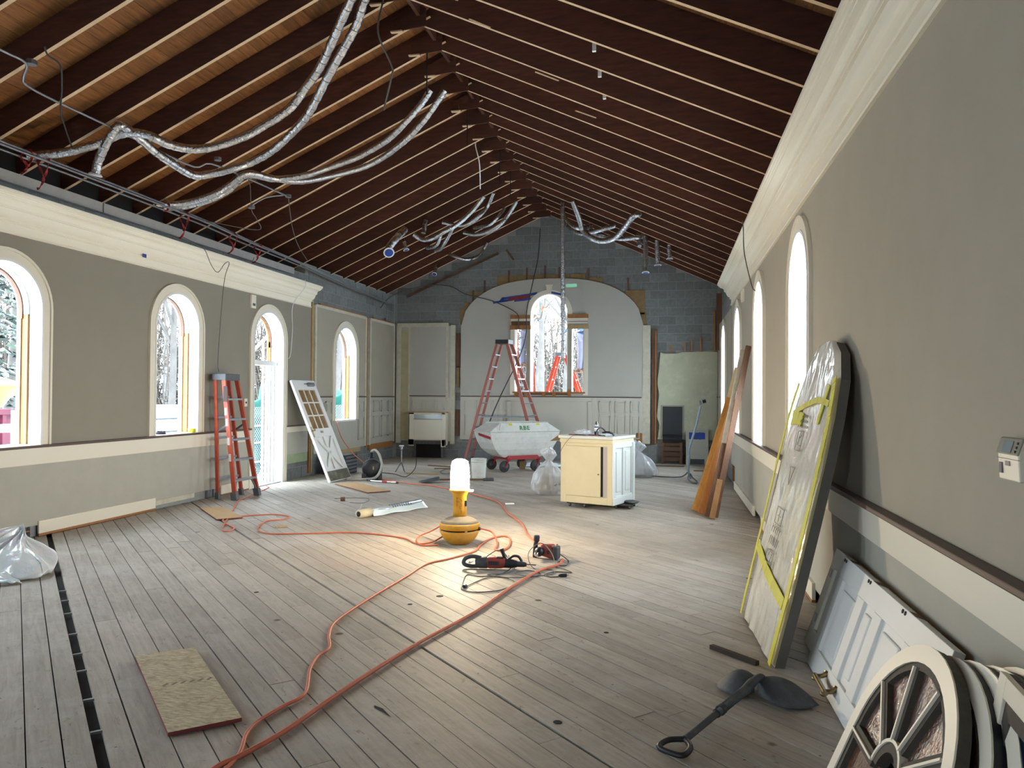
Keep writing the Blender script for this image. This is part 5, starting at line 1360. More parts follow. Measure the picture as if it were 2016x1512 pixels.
# ---- vacuum with hose
def vacuum():
    c = Vector((-5.36, 13.2, 0)); t = thing('vacuum_cleaner', c, 'round black shop vacuum with pale grey hose near the propped white door', 'vacuum')
    v = Vector((-c.x, -c.y, 0)).normalized(); s = Vector((-v.y, v.x, 0))
    M = frame_matrix(c, s, (0, 0, 1))   # local x to picture right, y away? 
    Mz = Matrix((s, v, Vector((0, 0, 1)))).transposed().to_4x4(); Mz.translation = c
    L = lambda x, y, z: Mz @ Vector((x, y, z))
    d = obj('drum', MB().lathe([(.165, -.13), (.18, -.115), (.185, .09), (.17, .12), (.05, .13)], n=36).xf(Mz @ Matrix.Translation((0, 0, .205)) @ Matrix.Rotation(R(-90), 4, 'X')), BLACKPL, t)
    obj('rim', MB().tube([L(.18 * math.cos(a), .115, .205 + .18 * math.sin(a)) for a in [2 * math.pi * k / 28 for k in range(28)]], .007, 6, closed=True), GREYPL, t)
    for x in (-.15, .14): obj('foot', MB().box(x - .04, x + .04, -.12, .13, .0, .12).xf(Mz), BLACKPL, t, bevel=.01)
    obj('base_tray', MB().box(-.18, .18, -.11, .1, .01, .07).xf(Mz), BLACKPL, t, bevel=.01)
    obj('badge', MB().box(.01, .03, .13, .135, .19, .25).xf(Mz), CHROME, d)
    obj('port', MB().lathe([(.08, .36), (.075, .40), (.04, .42), (.034, .50)], n=20).xf(Mz @ Matrix.Translation((-.02, 0, 0))), BLACKPL, t)
    P = [L(-.02, 0, .49), L(0, .02, .53), L(.06, .04, .54), L(.13, .08, .45), L(.17, .12, .28), L(.12, .17, .12), L(.02, .2, .04), L(-.2, .22, .026), L(-.45, .18, .026)]
    obj('hose', MB().tube(smooth_path(P, 8), .023, 12), mat('pale_grey_hose', 'a5a69c', .6, var=.15, vscale=40, bump=.8, bscale=80), t)
    obj('power_cord', MB().tube(smooth_path([L(.17, .0, .12), L(.4, -.05, .09), L(.62, -.1, .03), L(.78, .1, .2), L(.8, .15, .4)], 6), .007, 8), BLACKPL, t)
    wd = thing('vacuum_wand', L(.1, .5, 0), 'chrome vacuum nozzle with red band lying on floor in front of vacuum', 'vacuum nozzle')
    A, B = L(-.02, .42, .02), L(.42, .75, .02)
    obj('pipe', MB().tube([A, B], .016, 12), CHROME, wd); obj('red_band', MB().tube([A.lerp(B, .45), A.lerp(B, .65)], .018, 12), RED, wd)
    obj('elbow', MB().tube(smooth_path([A, A + Vector((-.05, .05, .01)), A + Vector((-.1, .04, .01))], 4), .02, 10), GREYPL, wd); obj('tip', MB().tube([B, B.lerp(A, -.06)], .019, 12), BLACKPL, wd)
vacuum()
bk = thing('crate', (-6.35, 14.0, 0), 'dark slatted crate behind the propped white door by the block wall', 'crate')
obj('box', MB().box(-6.6, -6.15, 13.75, 14.35, .0, .38), BLACKPL, bk, bevel=.01)
for k in range(5): obj('slat', MB().box(-6.15, -6.14, 13.78, 14.32, .03 + k * .07, .07 + k * .07), GREYPL, bk)

# ============================================================ far end of the hall
def far_things():
    # radiator cover, left panel
    t = thing('radiator_cover', (-5.85, D - .15, .32), 'cream radiator cover with silver slot mounted on the left part of far wall', 'radiator cover')
    y0, y1 = D - .19, D - .01
    for x0, x1, z0, z1 in ((-6.32, -6.18, .32, 1.12), (-5.46, -5.38, .30, 1.12), (-6.18, -5.46, .45, .96), (-6.32, -5.38, 1.08, 1.12)):
        obj('panel', MB().box(x0, x1, y0, y0 + .02, z0, z1), CREAM, t, bevel=.003)
    obj('panel', MB().box(-6.32, -6.18, y0, y0 + .02, .30, .46), CREAM, t); obj('panel', MB().box(-5.48, -5.36, y0, y0 + .02, .28, .46), CREAM, t)
    obj('side', MB().box(-6.32, -6.30, y0, y1, .32, 1.12), CREAM, t); obj('side', MB().box(-5.38, -5.36, y0, y1, .32, 1.12), CREAM, t)
    obj('top', MB().box(-6.34, -5.34, y0 - .02, y1, 1.12, 1.15), mat('bare_top_wood', 'a98e6d', .7), t, bevel=.003)
    obj('slot_backing', MB().box(-6.18, -5.46, y0 + .03, y0 + .035, .9, 1.1), mat('bright_sheet_metal', 'c3ccd2', .25, metal=.6, var=.1), t)
    obj('slot_rim', MB().box(-6.2, -5.44, y0 - .004, y0, .955, .965), LEDGE, t)
    # heater opening below it
    t = thing('heater_recess', (-5.85, D - .05, 0), 'dark open heater recess below the left radiator cover at floor', 'heater')
    obj('recess', MB().box(-6.2, -5.5, D + .0, D + .05, .0, .33), DARK, t)
    obj('pipe', MB().box(-5.52, -5.46, D - .04, D, 0, .33), GREYPL, t); obj('pipe', MB().box(-6.24, -6.18, D - .04, D, 0, .33), GREYPL, t)
    # dark recess panel on the right
    t = thing('heater_recess', (.08, D - .03, 0), 'tall dark wall recess with brown wooden lower part at right of far wall', 'heater')
    obj('frame', MB().box(-.17, .36, D - .02, D, .56, 1.36), mat('aged_frame', '8b8a7c', .8), t)
    obj('dark_panel', MB().box(-.13, .32, D - .03, D + .03, .55, 1.33), mat('black_slate_panel', '22262c', .6, var=.3), t)
    obj('shelf', MB().box(-.13, .32, D - .10, D, .50, .56), DARK, t); obj('shelf', MB().box(-.13, .32, D - .08, D, .64, .68), DARK, t)
    for z in (.06, .18, .30, .42): obj('wood_slat', MB().box(-.12, .3, D - .06, D - .03, z, z + .09), BROWNWOOD, t)
    obj('side_post', MB().box(-.15, -.1, D - .09, D, 0, .5), BROWNWOOD, t); obj('side_post', MB().box(.26, .32, D - .09, D, 0, .5), BROWNWOOD, t)
    # leaning white cover with blue tape
    t = thing('radiator_cover', (.64, D - .25, 0), 'pale radiator cover with blue taped slot leaning on the right of far wall', 'radiator cover')
    M = frame_matrix((.40, D - .26, .0), (1, .0, 0), (0, .2, .8)); H = .83
    for x0, x1, z0, z1 in ((0, .09, 0, H), (.41, .50, 0, H), (.09, .41, .14, .62), (.09, .41, .74, H)): obj('panel', MB().box(x0, x1, -.01, .01, z0, z1).xf(M), LOWER, t)
    obj('slot_backing', MB().box(.09, .41, .0, .008, .6, .76).xf(M), WHITE, t)
    b_ = MB(); n = 14
    P = [(.07 + .36 * i / n, -.012, .60 + random.uniform(-.01, .006)) for i in range(n + 1)] + [(.43 - .36 * i / n, -.012, .755 + random.uniform(-.006, .012)) for i in range(n + 1)]
    obj('blue_tape', b_.prism([Vector(p) for p in P], (0, .002, 0)).xf(M), BLUETAPE, t)
    # tall painted conduit stand with a metal box
    t = thing('pipe_stand', (.40, 14.6, 0), 'bent grey pipe stand with metal box on top near the right rear corner', 'stand')
    obj('pipe', MB().tube(smooth_path([(.41, 14.62, .03), (.37, 14.6, .2), (.38, 14.6, .5), (.40, 14.58, .65), (.50, 14.55, 1.0), (.585, 14.52, 1.40)], 6), .022, 10), mat('painted_grey_pipe', '8b9aa5', .45, metal=.3, var=.2, vscale=14), t)
    obj('coupling', MB().tube([(.375, 14.6, .38), (.38, 14.6, .46)], .03, 10), mat('painted_grey_pipe', ''), t)
    obj('box', MB().box(-.05, .05, -.05, .05, -.035, .05).xf(Matrix.Translation((.63, 14.5, 1.47)) @ Matrix.Rotation(R(-18), 4, 'Y') @ Matrix.Rotation(R(25), 4, 'Z')), GALV, t, bevel=.006)
    obj('box_opening', MB().box(-.035, .035, -.053, -.05, -.02, .035).xf(Matrix.Translation((.63, 14.5, 1.47)) @ Matrix.Rotation(R(-18), 4, 'Y') @ Matrix.Rotation(R(25), 4, 'Z')), DARK, t)
    obj('cord', MB().tube(smooth_path([(.37, 14.6, .16), (.25, 14.75, .05), (.0, 14.9, .02), (-.5, 15.1, .02), (-1.1, 15.4, .02)], 6), .012, 8), GREYPL, t)
    obj('loop', MB().tube(smooth_path([(.39, 14.6, .12), (.36, 14.4, .06), (.42, 14.1, .02), (.50, 14.05, .015), (.52, 14.25, .02), (.45, 14.5, .06), (.41, 14.62, .12)], 5), .014, 8), GREYPL, t)
    # small stand
    t = thing('floor_stand', (-5.30, 14.6, 0), 'small three legged metal stand with round white top by the left rear corner', 'stand')
    c = Vector((-5.30, 14.6, 0))
    for a in (90, 200, 330): obj('leg', MB().tube([c + Vector((.12 * math.cos(R(a)), .16 * math.sin(R(a)), .0)), c + Vector((0, 0, .2)), c + Vector((0, 0, .36))], .009, 8), GREYPL, t)
    obj('post', MB().tube([c + Vector((0, 0, .2)), c + Vector((0, 0, .46))], .014, 10), GALV, t)
    obj('socket', MB().lathe([(.025, .44), (.032, .46), (.032, .50), (.02, .52)], c, 18), GALV, t)
    obj('disc', MB().lathe([(.05, .52), (.052, .535), (.045, .54)], c, 22), WHITE, t)
    # bucket
    t = thing('bucket', (-3.52, 13.95, 0), 'white plastic bucket standing just behind the work lamp', 'bucket'); c = Vector((-3.52, 13.95, 0))
    obj('body', MB().lathe([(.125, 0), (.13, .01), (.145, .30), (.145, .31), (.150, .31), (.150, .325), (.145, .325), (.146, .345), (.151, .345), (.151, .36), (.148, .37), (.141, .37), (.14, .3), (.125, .03)], c, 32), BINWHITE, t)
    obj('bail', MB().tube([c + Vector((.152 * math.cos(R(a)), .06 + .152 * math.sin(R(a)) * .3, .33 - .12 * math.sin(R(a)))) for a in range(0, 181, 15)], .003, 6), GALV, t)
    # grey shovel lying behind the lamp
    t = thing('shovel', (-3.9, 13.1, 0), 'grey shovel lying on the floor behind the lit work lamp', 'shovel')
    c = Vector((-4.05, 13.05, 0)); ux = Vector((-.86, -.5, 0)); uy = Vector((-.5, .86, 0))
    def fn(u, v):
        wv = (v - .5) * 2; half = .14 * (math.sin(math.pi * min(1, u * .85 + .15)) ** .6)
        return c + ux * (.36 * u - .02) + uy * (wv * half) + Vector((0, 0, .015 + .06 * (1 - wv * wv) * (1 - u * .7) + .03 * (1 - u)))
    obj('blade', MB().grid(fn, 16, 10), DUSTGREY, t, solid=.004)
    obj('shaft', MB().tube([c + Vector((0, 0, .05)), c - ux * .9 + Vector((0, 0, .025))], .016, 10), BROWNWOOD, t)
    obj('grip', MB().tube([c - ux * .86 + Vector((0, 0, .025)), c - ux * 1.05 + Vector((0, 0, .025))], .028, 10), DUSTGREY, t)
far_things()

def film_bag(c, r, h, seed, label, m=None, tail=None):
    m = m or CLEARBAG
    t = thing('plastic_bag', (c[0], c[1], 0), label, 'plastic bag')
    C0 = Vector((c[0], c[1], h * .34))
    def bagpt(u, v):
        a = u * 2 * math.pi
        prof = [(.0, .0), (.80, .0), (1.0, .10), (.98, .25), (.80, .45), (.52, .60), (.22, .70), (.13, .735), (.20, .78), (.42, .90), (.34, .97), (.10, 1.0)]
        k = v * (len(prof) - 1); i = min(int(k), len(prof) - 2); f = k - i
        rr = (prof[i][0] * (1 - f) + prof[i + 1][0] * f) * r; z = (prof[i][1] * (1 - f) + prof[i + 1][1] * f) * h
        d = Vector((math.cos(a), math.sin(a), 0))
        fold = .10 * math.sin(a * 9 + seed + 3 * noise.noise(d * 2 + Vector((0, 0, z * 3)))) * (.35 + z / h) + .20 * noise.noise(d * 1.6 + Vector((seed, 0, z * 3))) + .07 * noise.noise(d * 5 + Vector((seed, 0, z * 14)))
        return Vector((c[0] + d.x * rr * (1 + fold) + .12 * r * math.sin(seed) * z / h, c[1] + d.y * rr * .85 * (1 + fold), max(.003, z * (1 + .1 * noise.noise(d * 1.5 + Vector((0, seed, 0)))))))
    obj('bag_film', MB().grid(bagpt, 90, 44), m, t)
    inner = MB().blob(C0 - Vector((0, 0, h * .14)), r * .78, seed + 9, .4, 3, 22, (1, .8, h * .24 / r), floor=.008)
    obj('contents', inner, mat('debris_in_bag', '9d968a', .9, var=.5, vscale=30), t)
    return t
film_bag((-.55, 14.95), .33, .68, 4, 'tied clear rubbish bag with debris standing right of the cream cabinet')
film_bag((-1.86, 12.0), .30, .72, 12, 'crumpled clear plastic bag half hidden behind the left side of cream cabinet')
obj('yellow_label', MB().blob((-.66, 14.78, .55), .03, 3, .3, 3, 10, (1, .3, .8)), YTAPE, bpy.data.objects['plastic_bag'])
tag(obj('plastic_sheet', MB().grid(lambda u, v: Vector((-3.2 + 1.9 * u, 16.3 + .55 * v, .012 + .06 * abs(noise.noise(Vector((u * 9, v * 5, 2)))) + .05 * math.sin(v * math.pi))), 50, 14), WHITEBAG, solid=.002), 'crumpled clear plastic sheeting on the floor behind the rubbish cart', 'plastic sheet')
# white bag at the left edge
def left_bag():
    t = thing('plastic_bag', (-5.7, 5.5, 0), 'large white translucent bag slumped on floor at the left picture edge', 'plastic bag')
    c = Vector((-5.98, 5.46, 0))
    def fn(u, v):
        a = u * 2 * math.pi
        prof = [(.02, .0), (.66, .0), (.68, .05), (.58, .13), (.42, .19), (.27, .24), (.13, .30), (.03, .34)]
        k = v * (len(prof) - 1); i = min(int(k), len(prof) - 2); f = k - i
        r = prof[i][0] * (1 - f) + prof[i + 1][0] * f; z = prof[i][1] * (1 - f) + prof[i + 1][1] * f
        d = Vector((math.cos(a), math.sin(a), 0))
        fold = .16 * math.sin(a * 3 + .6) + .10 * math.sin(a * 7 + 2) + .16 * noise.noise(d * 2.4 + Vector((0, 0, z * 6)))
        r *= 1 + fold * (.9 if z > .02 else .7)
        p = c + Vector((.26, .34, 0)) * (z / .34) ** 1.6 + Vector((d.x * r, d.y * r * .75, z * (1 + .22 * noise.noise(Vector((a * 1.7, z * 5, 1)))) + .05 * noise.noise(d * 6 + Vector((0, 0, z * 12))) * (z > .03)))
        p.z = max(p.z, .003); p.x = max(p.x, XL + .06)
        return p
    obj('bag_film', MB().grid(fn, 110, 34), WHITEBAG, t, subsurf=1)
    obj('bag_ear', MB().grid(lambda u, v: c + Vector((.40 + .26 * u, .10 + .36 * (v - .5) * (1 - u * .5), .02 + .20 * math.sin(math.pi * min(1, v * .9 + .05)) * (1 - u * .75) + .03 * noise.noise(Vector((u * 6, v * 6, 4))))), 26, 22), WHITEBAG, t, solid=.003)
    obj('bag_ear', MB().grid(lambda u, v: c + Vector((.42 + .22 * v + .16 * u, -.28 - .10 * u + .20 * v, .015 + .10 * math.sin(math.pi * v) * (1 - u * .8) + .02 * noise.noise(Vector((u * 7, v * 6, 9))))), 20, 18), WHITEBAG, t, solid=.003)
left_bag()
# wood scraps on the far floor
for i, (x, y, l, w_, a, m, lb) in enumerate(((-4.75, 14.3, .7, .07, -8, PALEWOOD, 'pale split wood lath right of the small three legged stand'), (-4.9, 15.9, .6, .05, -20, BROWNWOOD, 'dark brown lath on the floor near the far heater recess'),
        (-4.6, 15.4, .5, .04, 12, BROWNWOOD, 'thin brown batten lying beyond the pale split lath'), (-.1, 17.3, .9, .06, 3, BROWNWOOD, 'dark lath on floor before the tall dark recess'),
        (-3.05, 15.9, .12, .1, 10, TAN, 'tan wood block on the floor under the rubbish cart'), (.75, 16.4, .45, .05, 6, BROWNWOOD, 'short dark lath near the leaning pale radiator cover'),
        (-4.46, 8.2, .14, .02, 40, PALEWOOD, 'small pale splinter on floor left of the wavy cord'), (-3.3, 11.7, .1, .05, 20, WHITEBAG, 'scrap of white foam on the floor right of the work lamp') if False else (-2.24, 10.72, .13, .05, 20, WHITE, 'crumbled white plaster scrap on the floor right of the work lamp'))):
    if i in (0, 1, 2, 3, 5): w_ *= .9
    tag(obj('wood_scrap' if i != 7 else 'plaster_scrap', MB().box(-l / 2, l / 2, -w_ / 2, w_ / 2, .002, .02 if i != 4 else .16).xf(Matrix.Translation((x, y, 0)) @ Matrix.Rotation(R(a), 4, 'Z')), m, bevel=.002), lb, 'wood scrap' if i != 7 else 'plaster scrap')
tag(obj('grey_wire', MB().tube(smooth_path([(-4.15, 15.3, .012), (-4.5, 15.4, .012), (-4.55, 14.9, .012), (-4.35, 14.4, .012), (-4.0, 14.6, .012), (-3.7, 14.9, .012)], 6), .007, 6), WIRE), 'dark grey wire loop lying on the floor left of the lamp globe', 'wire')
tag(obj('thin_wire', MB().tube(smooth_path([(-4.9, 10.6, .008), (-4.6, 10.75, .008), (-4.35, 10.6, .02), (-4.3, 10.3, .008), (-4.5, 10.25, .008)], 6), .004, 6), WIRE), 'thin tan wire curl on the floor by the tail of plastic roll', 'wire')
tag(obj('roller_head', MB().tube([(-4.72, 10.42, .03), (-4.66, 10.44, .03)], .03, 12), BROWNWOOD), 'small brown spool beside the tail strip of plastic roll', 'spool')

# ---- foil ducts
def duct(name, pts, r, label, boots=(), group='foil ducts under the roof'):
    P = smooth_path(pts, 10); n = len(P)
    t = thing('foil_duct', pts[0], label, 'duct', group)
    rs = [r * (1 + .05 * math.sin(i * 2.1) + .03 * math.sin(i * 5.3)) for i in range(n)]
    obj('duct_skin', MB().tube(P, rs, 14), FOIL, t)
    # raised spiral wire on the skin
    acc = 0; mb = MB(); step = .10
    for i in range(1, n):
        acc += (P[i] - P[i - 1]).length
        if acc > step:
            acc = 0; d = (P[min(i + 1, n - 1)] - P[i - 1]).normalized(); q = d.to_track_quat('Z', 'Y').to_matrix().to_4x4()
            ring = [Matrix.Translation(P[i]) @ q @ Vector((math.cos(a) * (r + .0035), math.sin(a) * (r + .0035), 0)) for a in [2 * math.pi * k / 12 for k in range(12)]]
            mb.tube(ring, .0028, 4, closed=True)
    if mb.v: obj('spiral_wire', mb, FOIL, t)['kind'] = 'stuff'
    for end in boots:
        p = P[0] if end == 0 else P[-1]; q = P[1] if end == 0 else P[-2]; d = (p - q).normalized()
        M = Matrix.Translation(p) @ d.to_track_quat('Z', 'Y').to_matrix().to_4x4()
        b = obj('end_collar', MB().lathe([(r * 1.0, -.02), (r * 1.45, 0), (r * 1.5, .008), (r * 1.3, .012)], n=24).xf(M), WHITE, t)
        obj('blue_rim', MB().lathe([(r * 1.15, .0125), (r * 1.1, .0145)], n=24).xf(M), BLUETAPE, b)
A = [(-3.0, 6.8, 5.7), (-3.08, 7.01, 5.62), (-3.36, 7.29, 5.44), (-3.75, 7.66, 5.19), (-4.01, 7.79, 5.0), (-4.23, 7.85, 4.81), (-4.54, 7.85, 4.64), (-4.76, 7.78, 4.5), (-5.07, 7.65, 4.36), (-5.25, 7.52, 4.31), (-5.4, 7.33, 4.31), (-5.52, 7.15, 4.36), (-5.75, 7.07, 4.36), (-5.98, 6.99, 4.24), (-6.21, 6.86, 4.13), (-6.39, 6.78, 4.08), (-6.56, 6.66, 4.03)]
B = [(-2.95, 7.1, 5.72), (-3.13, 7.31, 5.59), (-3.27, 7.47, 5.48), (-3.49, 7.63, 5.31), (-3.77, 7.83, 5.1), (-4.08, 8.08, 4.88), (-4.3, 8.2, 4.74), (-4.67, 8.33, 4.54), (-4.97, 8.36, 4.41), (-5.22, 8.25, 4.29), (-5.46, 8.17, 4.22), (-5.57, 8.03, 4.18), (-5.61, 7.71, 4.22), (-5.63, 7.44, 4.27), (-5.65, 7.18, 4.35), (-5.72, 7.01, 4.42), (-5.8, 6.99, 4.36), (-5.91, 7.01, 4.23), (-6.05, 7.07, 4.07), (-6.1, 7.09, 3.94)]
C1 = [(-3.1, 9.53, 5.61), (-3.24, 9.57, 5.45), (-3.47, 9.61, 5.24), (-3.76, 9.72, 5.06), (-4.11, 9.76, 4.9), (-4.31, 9.73, 4.81), (-4.61, 9.67, 4.7), (-4.91, 9.57, 4.58), (-5.29, 9.43, 4.51), (-5.54, 9.16, 4.5), (-5.81, 9.18, 4.32), (-6.02, 9.09, 4.18), (-6.35, 9.01, 4.08), (-6.58, 8.85, 4.02)]
C2 = [(-2.96, 9.71, 5.67), (-3.1, 9.76, 5.51), (-3.34, 9.87, 5.3), (-3.63, 10.0, 5.12), (-3.99, 10.12, 4.95), (-4.3, 10.1, 4.81), (-4.7, 9.92, 4.66), (-5.03, 9.66, 4.53), (-5.29, 9.4, 4.51), (-5.52, 9.12, 4.51), (-5.76, 9.09, 4.35), (-5.96, 9.01, 4.21), (-6.3, 8.93, 4.1), (-6.57, 8.69, 4.03)]
duct('a', A, .047, 'upper one of the two long foil ducts sagging from the near ridge to left wall')
duct('b', B, .047, 'lower one of the near pair, ending in a hanging blue-rimmed collar', (1,))
duct('c', C1, .043, 'thinner rear one of the middle pair of foil ducts left of the ridge')
duct('d', C2, .043, 'front one of the middle pair of foil ducts, reaching the left eave')
far_ducts = [
 ([(-3.58, 14.44, 5.49), (-3.82, 14.49, 5.23), (-4.11, 14.4, 4.95), (-4.35, 14.3, 4.79), (-4.58, 14.34, 4.68), (-4.87, 14.54, 4.7), (-5.05, 14.5, 4.80)], .045, 'longest S-curved foil duct of the left rear cluster', ()),
 ([(-3.4, 14.5, 5.57), (-3.56, 14.66, 5.35), (-3.72, 14.58, 5.13), (-3.99, 14.66, 5.0), (-4.22, 14.68, 5.0), (-4.49, 14.64, 5.06)], .04, 'foil duct curving down just right of the long S-curved one', ()),
 ([(-4.6, 14.89, 4.85), (-4.73, 15.0, 4.67), (-5.1, 15.5, 4.72)], .04, 'left one of two short steep foil ducts in the left rear cluster', ()),
 ([(-4.3, 14.76, 4.98), (-4.49, 14.96, 4.78), (-4.73, 15.33, 4.67), (-5.03, 15.92, 4.75)], .04, 'right one of two short steep foil ducts in the left rear cluster', ()),
 ([(-3.17, 15.66, 5.68), (-3.35, 15.74, 5.44), (-3.53, 15.68, 5.21), (-3.82, 15.77, 5.08), (-4.13, 15.82, 5.04), (-4.37, 15.82, 5.1)], .045, 'foil duct bowing nearest the ridge in the left rear cluster', ()),
 ([(-3.42, 15.68, 5.56), (-3.56, 15.49, 5.3), (-3.76, 15.53, 5.16), (-4.15, 15.87, 5.2)], .035, 'thin foil duct just inside the bow nearest the ridge', ()),
 ([(-4.21, 17.4, 5.2), (-4.34, 17.5, 5.05), (-4.41, 17.33, 4.86), (-4.61, 16.96, 4.72), (-4.78, 16.81, 4.74), (-5.0, 16.86, 4.84)], .04, 'lone foil duct sagging below the rafters before the far block wall', ()),
 ([(-5.09, 14.09, 4.82), (-5.17, 13.8, 4.57), (-5.27, 13.69, 4.37), (-5.22, 13.58, 4.27)], .07, 'fat short foil duct hanging leftmost in the rear with a blue mark', (1,)),
 ([(-5.3, 14.57, 4.75), (-5.21, 14.52, 4.5)], .04, 'short foil duct stub right of the fat leftmost one', (1,)),
 ([(-4.68, 14.15, 5.0), (-4.71, 14.1, 4.73)], .045, 'short upright foil duct stub above the long S-curved duct', ()),
 ([(-5.47, 17.38, 4.68), (-5.46, 17.2, 4.44)], .04, 'small foil duct stub hanging low before the left block gable', (1,)),
 ([(-1.88, 14.86, 5.44), (-1.79, 15.13, 5.18), (-1.72, 15.35, 4.94), (-1.52, 15.2, 4.75), (-1.29, 15.03, 4.65), (-1.03, 14.69, 4.63), (-.83, 14.18, 4.69), (-.64, 13.62, 4.77), (-.51, 13.65, 4.84)], .055, 'largest U-shaped foil duct right of the ridge', ()),
 ([(-2.3, 16.27, 5.62), (-2.14, 16.19, 5.34), (-1.87, 15.9, 5.11), (-1.66, 16.3, 5.25)], .045, 'short bowed foil duct behind the large U-shaped one', ()),
 ([(-2.38, 17.04, 5.66), (-2.22, 16.78, 5.37), (-1.98, 16.47, 5.16), (-1.79, 16.25, 5.08), (-1.35, 15.72, 5.03), (-1.09, 15.72, 5.1)], .05, 'lowest foil duct starting right of the ridge and rising to the right', ()),
 ([(-1.77, 16.68, 5.3), (-1.43, 15.94, 4.96), (-1.03, 15.48, 4.78), (-.64, 15.08, 4.7), (-.51, 15.45, 4.83)], .045, 'foil duct running low towards the right eave in the rear', ()),
 ([(-.62, 15.49, 4.86), (-.58, 15.3, 4.57)], .04, 'short foil duct elbow at the right end of rear cluster', ()),
 ([(-.47, 15.5, 4.80), (-.46, 15.4, 4.06)], .05, 'longest of three upright hanging foil ducts on the right, with blue rim', (1,)),
 ([(-.235, 15.4, 4.70), (-.22, 15.4, 4.2)], .05, 'middle one of three upright hanging foil ducts on the right', (1,)),
 ([(.0, 15.4, 4.60), (.01, 15.4, 4.32)], .045, 'shortest of three upright hanging foil ducts on the right', (1,)),
 ([(-2.14, 15.34, 5.53), (-2.14, 15.34, 5.09), (-2.13, 15.36, 3.85), (-2.11, 15.38, 2.34)], .045, 'long foil duct hanging straight down in front of the far window', ()),
]
for P, r, lb, bt in far_ducts: duct('f', P, r, lb, bt)

# ---- conduits, wires, trays along the roof and walls
def pipe(name, label, cat, pts, r, m, sub=6, group=None, n=8):
    t = thing(name, pts[0], label, cat, group); obj('run', MB().tube(smooth_path(pts, sub), r, n), m, t); return t
def jbox(t, p, r=.045): obj('junction_box', MB().lathe([(r, -.02), (r, .02)], p, 8, sm=False), GALV, t)
t = pipe('conduit', 'pale metal conduit with bends running under the left rafters', 'conduit', [(-5.6, 4.9, 4.50), (-5.6, 5.4, 4.50), (-5.6, 5.66, 4.50), (-5.73, 5.77, 4.44), (-5.81, 5.88, 4.41), (-5.83, 6.21, 4.40), (-5.82, 7.0, 4.40), (-5.83, 7.69, 4.40), (-5.81, 8.4, 4.40), (-5.68, 8.56, 4.48), (-5.62, 9.27, 4.50), (-5.58, 10.3, 4.52)], .012, GALV, 4)
for p in ((-5.58, 5.7, 4.52), (-5.58, 8.55, 4.53), (-5.58, 10.36, 4.53)): jbox(t, p)
t = pipe('conduit', 'short conduit arm ending in an octagonal box near the left eave', 'conduit', [(-5.58, 10.2, 4.50), (-5.75, 10.0, 4.42), (-5.87, 9.83, 4.27)], .01, GALV); jbox(t, (-5.87, 9.83, 4.25), .05)
for k, (dx, dz) in enumerate(((0, 0), (.07, .055), (.14, .0))):
    pipe('conduit', ('lowest steel pipe of the bundle along the left eave', 'middle steel pipe of the bundle along the left eave', 'outermost steel pipe of the bundle along the left eave')[k], 'conduit',
         [(XL + .20 + dx, 4.9, 4.0 + dz), (XL + .20 + dx, 9.2, 3.99 + dz), (XL + .20 + dx, 10.7, 3.93 + dz), (XL + .22 + dx * .8, 12.5, 3.88 + dz * .8), (XL + .2 + dx * .5, 14.8, 3.79 + dz * .6), (XL + .15 + dx * .3, 16.9, 3.74 + dz * .4)] + ([(XL + .06, 17.3, 3.62), (XL + .04, 17.3, 3.35)] if k == 0 else [(XL + .05, 17.2 + k * .1, 3.8)]), .013, GALV, 4, 'steel pipes along the left eave')
REDSTRAP = mat('red_strap', '9a1f22', .6, var=.2)
for k, (y, z, l, lb) in enumerate(((6.57, 4.0, .16, 'small red strap nearest the left picture edge on the pipes'), (6.78, 4.02, .28, 'largest twisted red strap beside the nearest one on the pipes'), (8.75, 4.0, .05, 'tiny red strap knot where the middle ducts meet the pipes'),
        (9.15, 3.97, .27, 'long dangling red strap right of the tiny knot'), (10.33, 3.93, .22, 'narrow red strap loop between the long strap and the last one'), (11.03, 3.91, .22, 'last red strap on the pipes towards the far wall'))):
    t = thing('red_strap', (XL + .25, y, z - l), lb, 'strap', 'red straps on the left eave pipes')
    X0 = XL + .26
    loops = [[(X0 - .05, y, z + .03), (X0 + .02, y + .02, z + .07), (X0 + .08, y, z + .02), (X0 + .03, y + .02, z - l * .45), (X0, y + .0, z - l * .7)],
             [(X0 - .05, y, z + .03), (X0 - .03, y - .02, z - .04), (X0 + .01, y - .035, z - l * .35), (X0 + .02, y + .0, z - l * .7), (X0 - .04, y + .01, z - l), (X0 - .09, y + .03, z - l * 1.02)]]
    for li, pts in enumerate(loops):
        if l < .1 and li: continue
        P = smooth_path(pts, 5); mb = MB()
        for i_, (a, b_) in enumerate(zip(P[:-1], P[1:])): mb.beam(a, b_ + (b_ - a) * .1, .026, .004, (math.sin(i_ * .5 + k), math.cos(i_ * .5 + k), .2))
        obj('web', mb, REDSTRAP, t)
